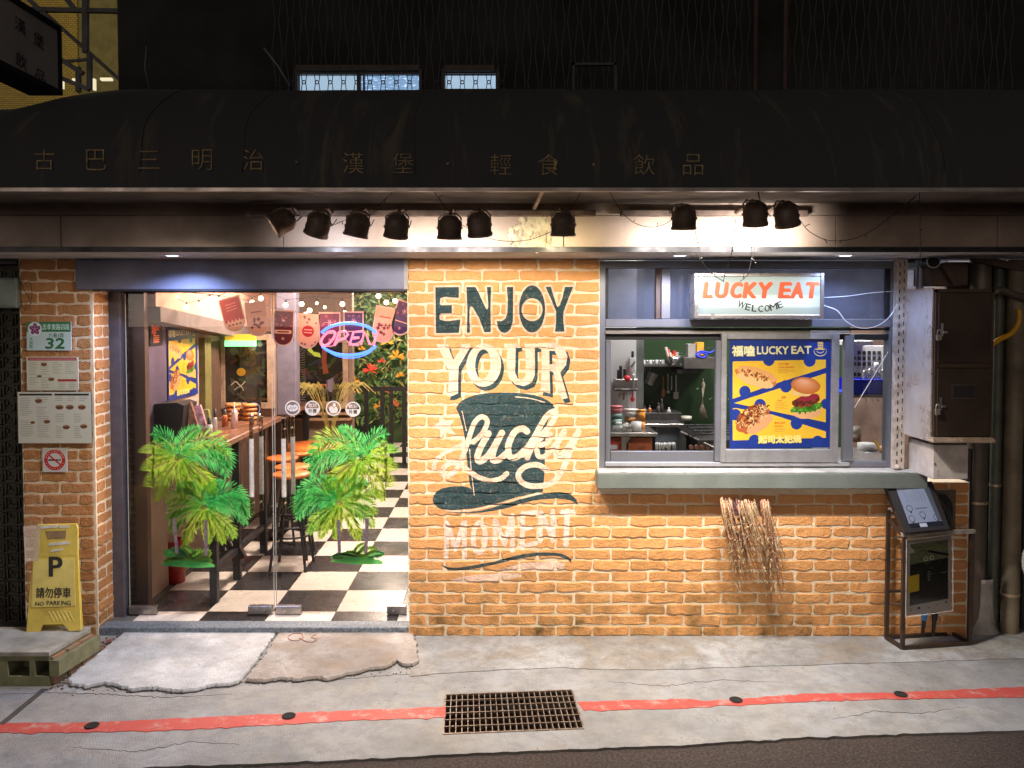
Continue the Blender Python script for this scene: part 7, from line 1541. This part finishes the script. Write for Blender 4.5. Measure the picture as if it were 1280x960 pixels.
# loose wires on the pier top
for i, pts in enumerate(([(24,362),(36,352),(40,370),(33,388),(26,378)],[(26,325),(24,345),(30,362),(40,380)])):
    wire('pier_wire', [W(x,y,-.03) for x, y in pts], ('thin dark wire looping at the top of the brick pier','short dark wire running down the top of the brick pier')[i], .0018, False, 'wires on the pier')
# concrete blocks
A0 = G(62,858); zt = W(62,815,A0.y).z; xr = A0.x; yb0 = A0.y; yb1 = W(112,784,0).y*0-.20; Bk = []
ybk = G(112,784,zt).y; xrk = G(114,784,zt).x
M_blk2 = pm('block_concrete', (.36,.35,.31), .9, 0, .3, 6, 120, .5, col2=(.20,.19,.15)); M_moss = pm('block_mossy', (.20,.20,.11), .9, 0, .4, 7, 120, .5, col2=(.11,.11,.06))
blk = thing('concrete_block', (xr-.35,(yb0+ybk)/2,0), 'mossy hollow concrete block laid on its side below the no parking sign', 'concrete block')
def shx(y): return (xrk-xr)*(y-yb0)/(ybk-yb0)
ho = [(W(27,0,yb0).x, W(58,0,yb0).x), (W(-8,0,yb0).x, W(20,0,yb0).x), (W(-52,0,yb0).x, W(-20,0,yb0).x)]
zb_, zt2 = .055, zt-.048
xs_ = sorted([xr, xr-.9]+[v for h in ho for v in h]); mb = MB()
def shb(x0, x1, y0, y1, z0, z1): 
    vs = [(x+shx(y), y, z) for z in (z0,z1) for x, y in ((x0,y0),(x1,y0),(x1,y1),(x0,y1))]; mb.add(vs, [(0,3,2,1),(4,5,6,7),(0,1,5,4),(1,2,6,5),(2,3,7,6),(3,0,4,7)])
shb(xr-.9, xr, yb0, ybk, .0, zb_); 
for a_, b__ in zip(xs_[:-1], xs_[1:]):
    if not any(abs(a_-h[0]) < 1e-6 for h in ho): shb(a_, b__, yb0, ybk, zb_, zt2)
shb(xr-.9, xr, yb0+.12, yb0+.14, zb_, zt2-.0)
shb(xr-.9, xr, yb0, ybk, zt2, zt-.022)
obj('block_body', mb, M_moss, blk)
mb = MB(); mb.add([(x+shx(y), y, z) for z in (zt-.0215,zt) for x, y in [(xr-.9,yb0-.004),(xr+.004,yb0-.004),(xr+.006,yb0+.1),(xr+.004,ybk-.1),(xr+.010,ybk-.03),(xr-.01,ybk+.01),(xr-.9,ybk)]], [tuple(range(7))[::-1], tuple(range(7,14))]+[(i,(i+1)%7,(i+1)%7+7,i+7) for i in range(7)]); obj('cap_slab', mb, M_blk2, blk)
rb = MB()
for k in range(3):
    for j in range(2): y0_ = yb0+.01+(ybk-yb0-.02)*k/3; y1_ = yb0+.01+(ybk-yb0-.02)*(k+.94)/3; z0_ = .01+j*.075; s_ = k*.004+random.uniform(0,.01); rb.add([(xr+shx(y)+dx,y,z) for z in (z0_,z0_+.068) for dx, y in ((.001,y0_),(.012+s_,y0_),(.012+s_,y1_),(.001,y1_))], [(0,3,2,1),(4,5,6,7),(0,1,5,4),(1,2,6,5),(2,3,7,6),(3,0,4,7)])
obj('side_bricks', rb, pm('dirty_brick', (.28,.15,.08), .9, 0, .5, 12, 60, .5, col2=(.20,.18,.14)), blk)
# no parking A-board
Ys = -.37; zb0 = zt; o = G(68,790,zt); Ys = o.y
sb = thing('no_parking_sign', (o.x,o.y,zt), 'worn yellow plastic folding no parking sign standing on the concrete block', 'sign')
M_y = pm('sign_yellow', (.72,.55,.09), .42, 0, .14, 7, 60, .1, col2=(.52,.38,.06)); M_y2 = pm('sign_yellow_pale', (.78,.64,.17), .42, 0, .12, 9)
def sp_(px, py, d=0.0):            # a point on the leaning front panel
    t_ = (792-py)/137.0; return W(px, py, Ys+.10*t_)+Vector((0,-d,0))
def ppoly(pts, d0, d1, mat, nm, parent=sb):
    f = [sp_(x,y,d0) for x, y in pts]; b__ = [sp_(x,y,d1) for x, y in pts]; n = len(pts); return obj(nm, MB().add(f+b__, [tuple(range(n)), tuple(range(n,2*n))[::-1]]+[(i,(i+1)%n,(i+1)%n+n,i+n) for i in range(n)]), mat, parent)
ppoly([(47,656),(95,655),(97,661),(97,694),(42,696),(44,665)], .0,-.014, M_y, 'head_top')
ppoly([(41.5,696.3),(97.2,694.3),(98,730),(101,788),(87,789),(79,780),(53,781),(49,791),(33,791),(38,730)], .0,-.014, M_y, 'board')
ppoly([(42,700),(93,698),(94.5,757),(39.5,759)], .004,.0005, M_y2, 'label_panel')
ppoly([(57,664),(83,663),(82,673),(60,674)], .002,.0003, pm('handle_slot_shade', (.30,.19,.09), .7), 'handle_slot')
for pts in ([(50,657.5),(72,655.5),(73,659),(50,661)],[(62,679),(86,676),(87,680),(60,682)],[(64,687),(78,685.5),(78,688),(63,690)],[(74,657),(86,657),(86,659.5),(75,660)]): ppoly(pts, .003,.0005, pm('tape_white', (.72,.70,.60), .5), 'tape')
for k in range(6): ppoly([(60+k*5,764),(62+k*5,764),(68+k*5,776),(66.4+k*5,776)], .002,.0003, M_y2, 'rib')
def slet(body, x0, y0, x1, y1, off):
    co, tr_, wh = glyph(body); mb = MB(); q_ = off*(y1-y0)*.7
    for k, (dx, dy) in enumerate(((0,0),(q_,q_*.5),(-q_,-q_*.5),(q_,-q_*.5),(-q_,q_*.5))): mb.add([sp_(x0+(x1-x0)*c_[0]+dx, y1-(y1-y0)*c_[1]+dy, .0052+.0001*k) for c_ in co], [tuple(t) for t in tr_])
    obj('lettering', mb, M_blk, sb)
slet('P', 62.5,696,78,720,.05); slet('請勿停車', 46,734,89,747,.03); slet('NO', 45,752,55.5,756.5,.02); slet('PARKING', 59,750.5,89,756,.02)
bkp = [(47,657),(95,656),(103,788),(34,790)]; f = [W(x,y,Ys+.10*((792-y)/137.0)+.02+.14*(1-(792-y)/137.0)) for x, y in bkp]; n=4
obj('rear_board', MB().add(f+[v+Vector((0,.012,0)) for v in f], [(0,1,2,3),(4,5,6,7),(0,1,5,4),(1,2,6,5),(2,3,7,6),(3,0,4,7)]), M_y, sb)
q = [W(31,657,-.10),W(50,655,-.10),W(48,705,-.10),W(36,705,-.10)]; obj('plastic_film', MB().add([sp_(30,657,.01),sp_(52,655,.006),sp_(49,700,.006),sp_(33,702,.012)], [(0,1,2,3)]), glass('film', (.9,.88,.85), .10, .25, .30, (.6,.5,.42)), sb)
# dark gate and box at the far left
M_gt = pm('gate_dark', (.055,.05,.035), .6, .2, .4, 4); gx0 = -4.6; gx1 = PX0-.004; gate = thing('patterned_gate', ((gx0+gx1)/2,.12,0), 'dark cast gate with a square key pattern left of the brick pier', 'gate')
obj('backing', MB().box((gx0,.12,0),(gx1,.2,ZT-.003)), M_gt, gate); mb = MB(); s_ = .085
for i in range(int((gx1-gx0)/s_)):
    for j in range(25):
        x = gx1-.01-(i+1)*s_; z = .05+j*s_*1.05
        if x < gx0: continue
        u = s_*.86
        for e0, e1, e2, e3 in ((0,0,u,.008),(0,.0,.008,u),(u-.008,0,u,u*.7),(u*.3,u-.008,u,u),(u*.3,u*.4,u*.3+.008,u),(u*.3,u*.4,u*.7,u*.4+.008)): mb.box((x+e0,.108,z+e1),(x+e2,.1195,z+e3))
obj('key_pattern', mb, pm('gate_relief', (.075,.068,.05), .6, .2, .4, 6), gate, kind='stuff')
a_ = W(-30,347,-.05); b__ = W(21,385,-.05); bx = thing('junction_box', (b__.x-.05,0,b__.z), 'grey green junction box high on the dark gate at the left edge', 'box'); obj('case', MB().bbox((a_.x,-.05,b__.z),(b__.x,.107,a_.z), .006), pm('junction_grey', (.16,.20,.18), .5), bx)
obj('lid', MB().bbox((a_.x+.01,-.056,b__.z+.012),(b__.x-.01,-.0502,a_.z-.012), .002), pm('junction_lid', (.19,.23,.21), .5), bx)
obj('gate_lintel', MB().box((gx0,-.02,W(0,318,0).z-.06),(gx1-.001,.107,ZT-.004)), M_black, None, 'black lintel over the dark patterned gate', 'lintel')
obj('side_building', MB().box((-9,.21,-.02),(gx0-.001,4,ZT+.5)).box((gx0,.201,-.02),(jx0-.30,.3,ZT-.003)), M_up, None, 'dark wall continuing to the left behind the gate', 'wall')
obj('right_building', MB().box((4.6+.001,.3,-.02),(9,4,4)), M_up, None, 'dark wall continuing to the right beyond the pipes', 'wall')
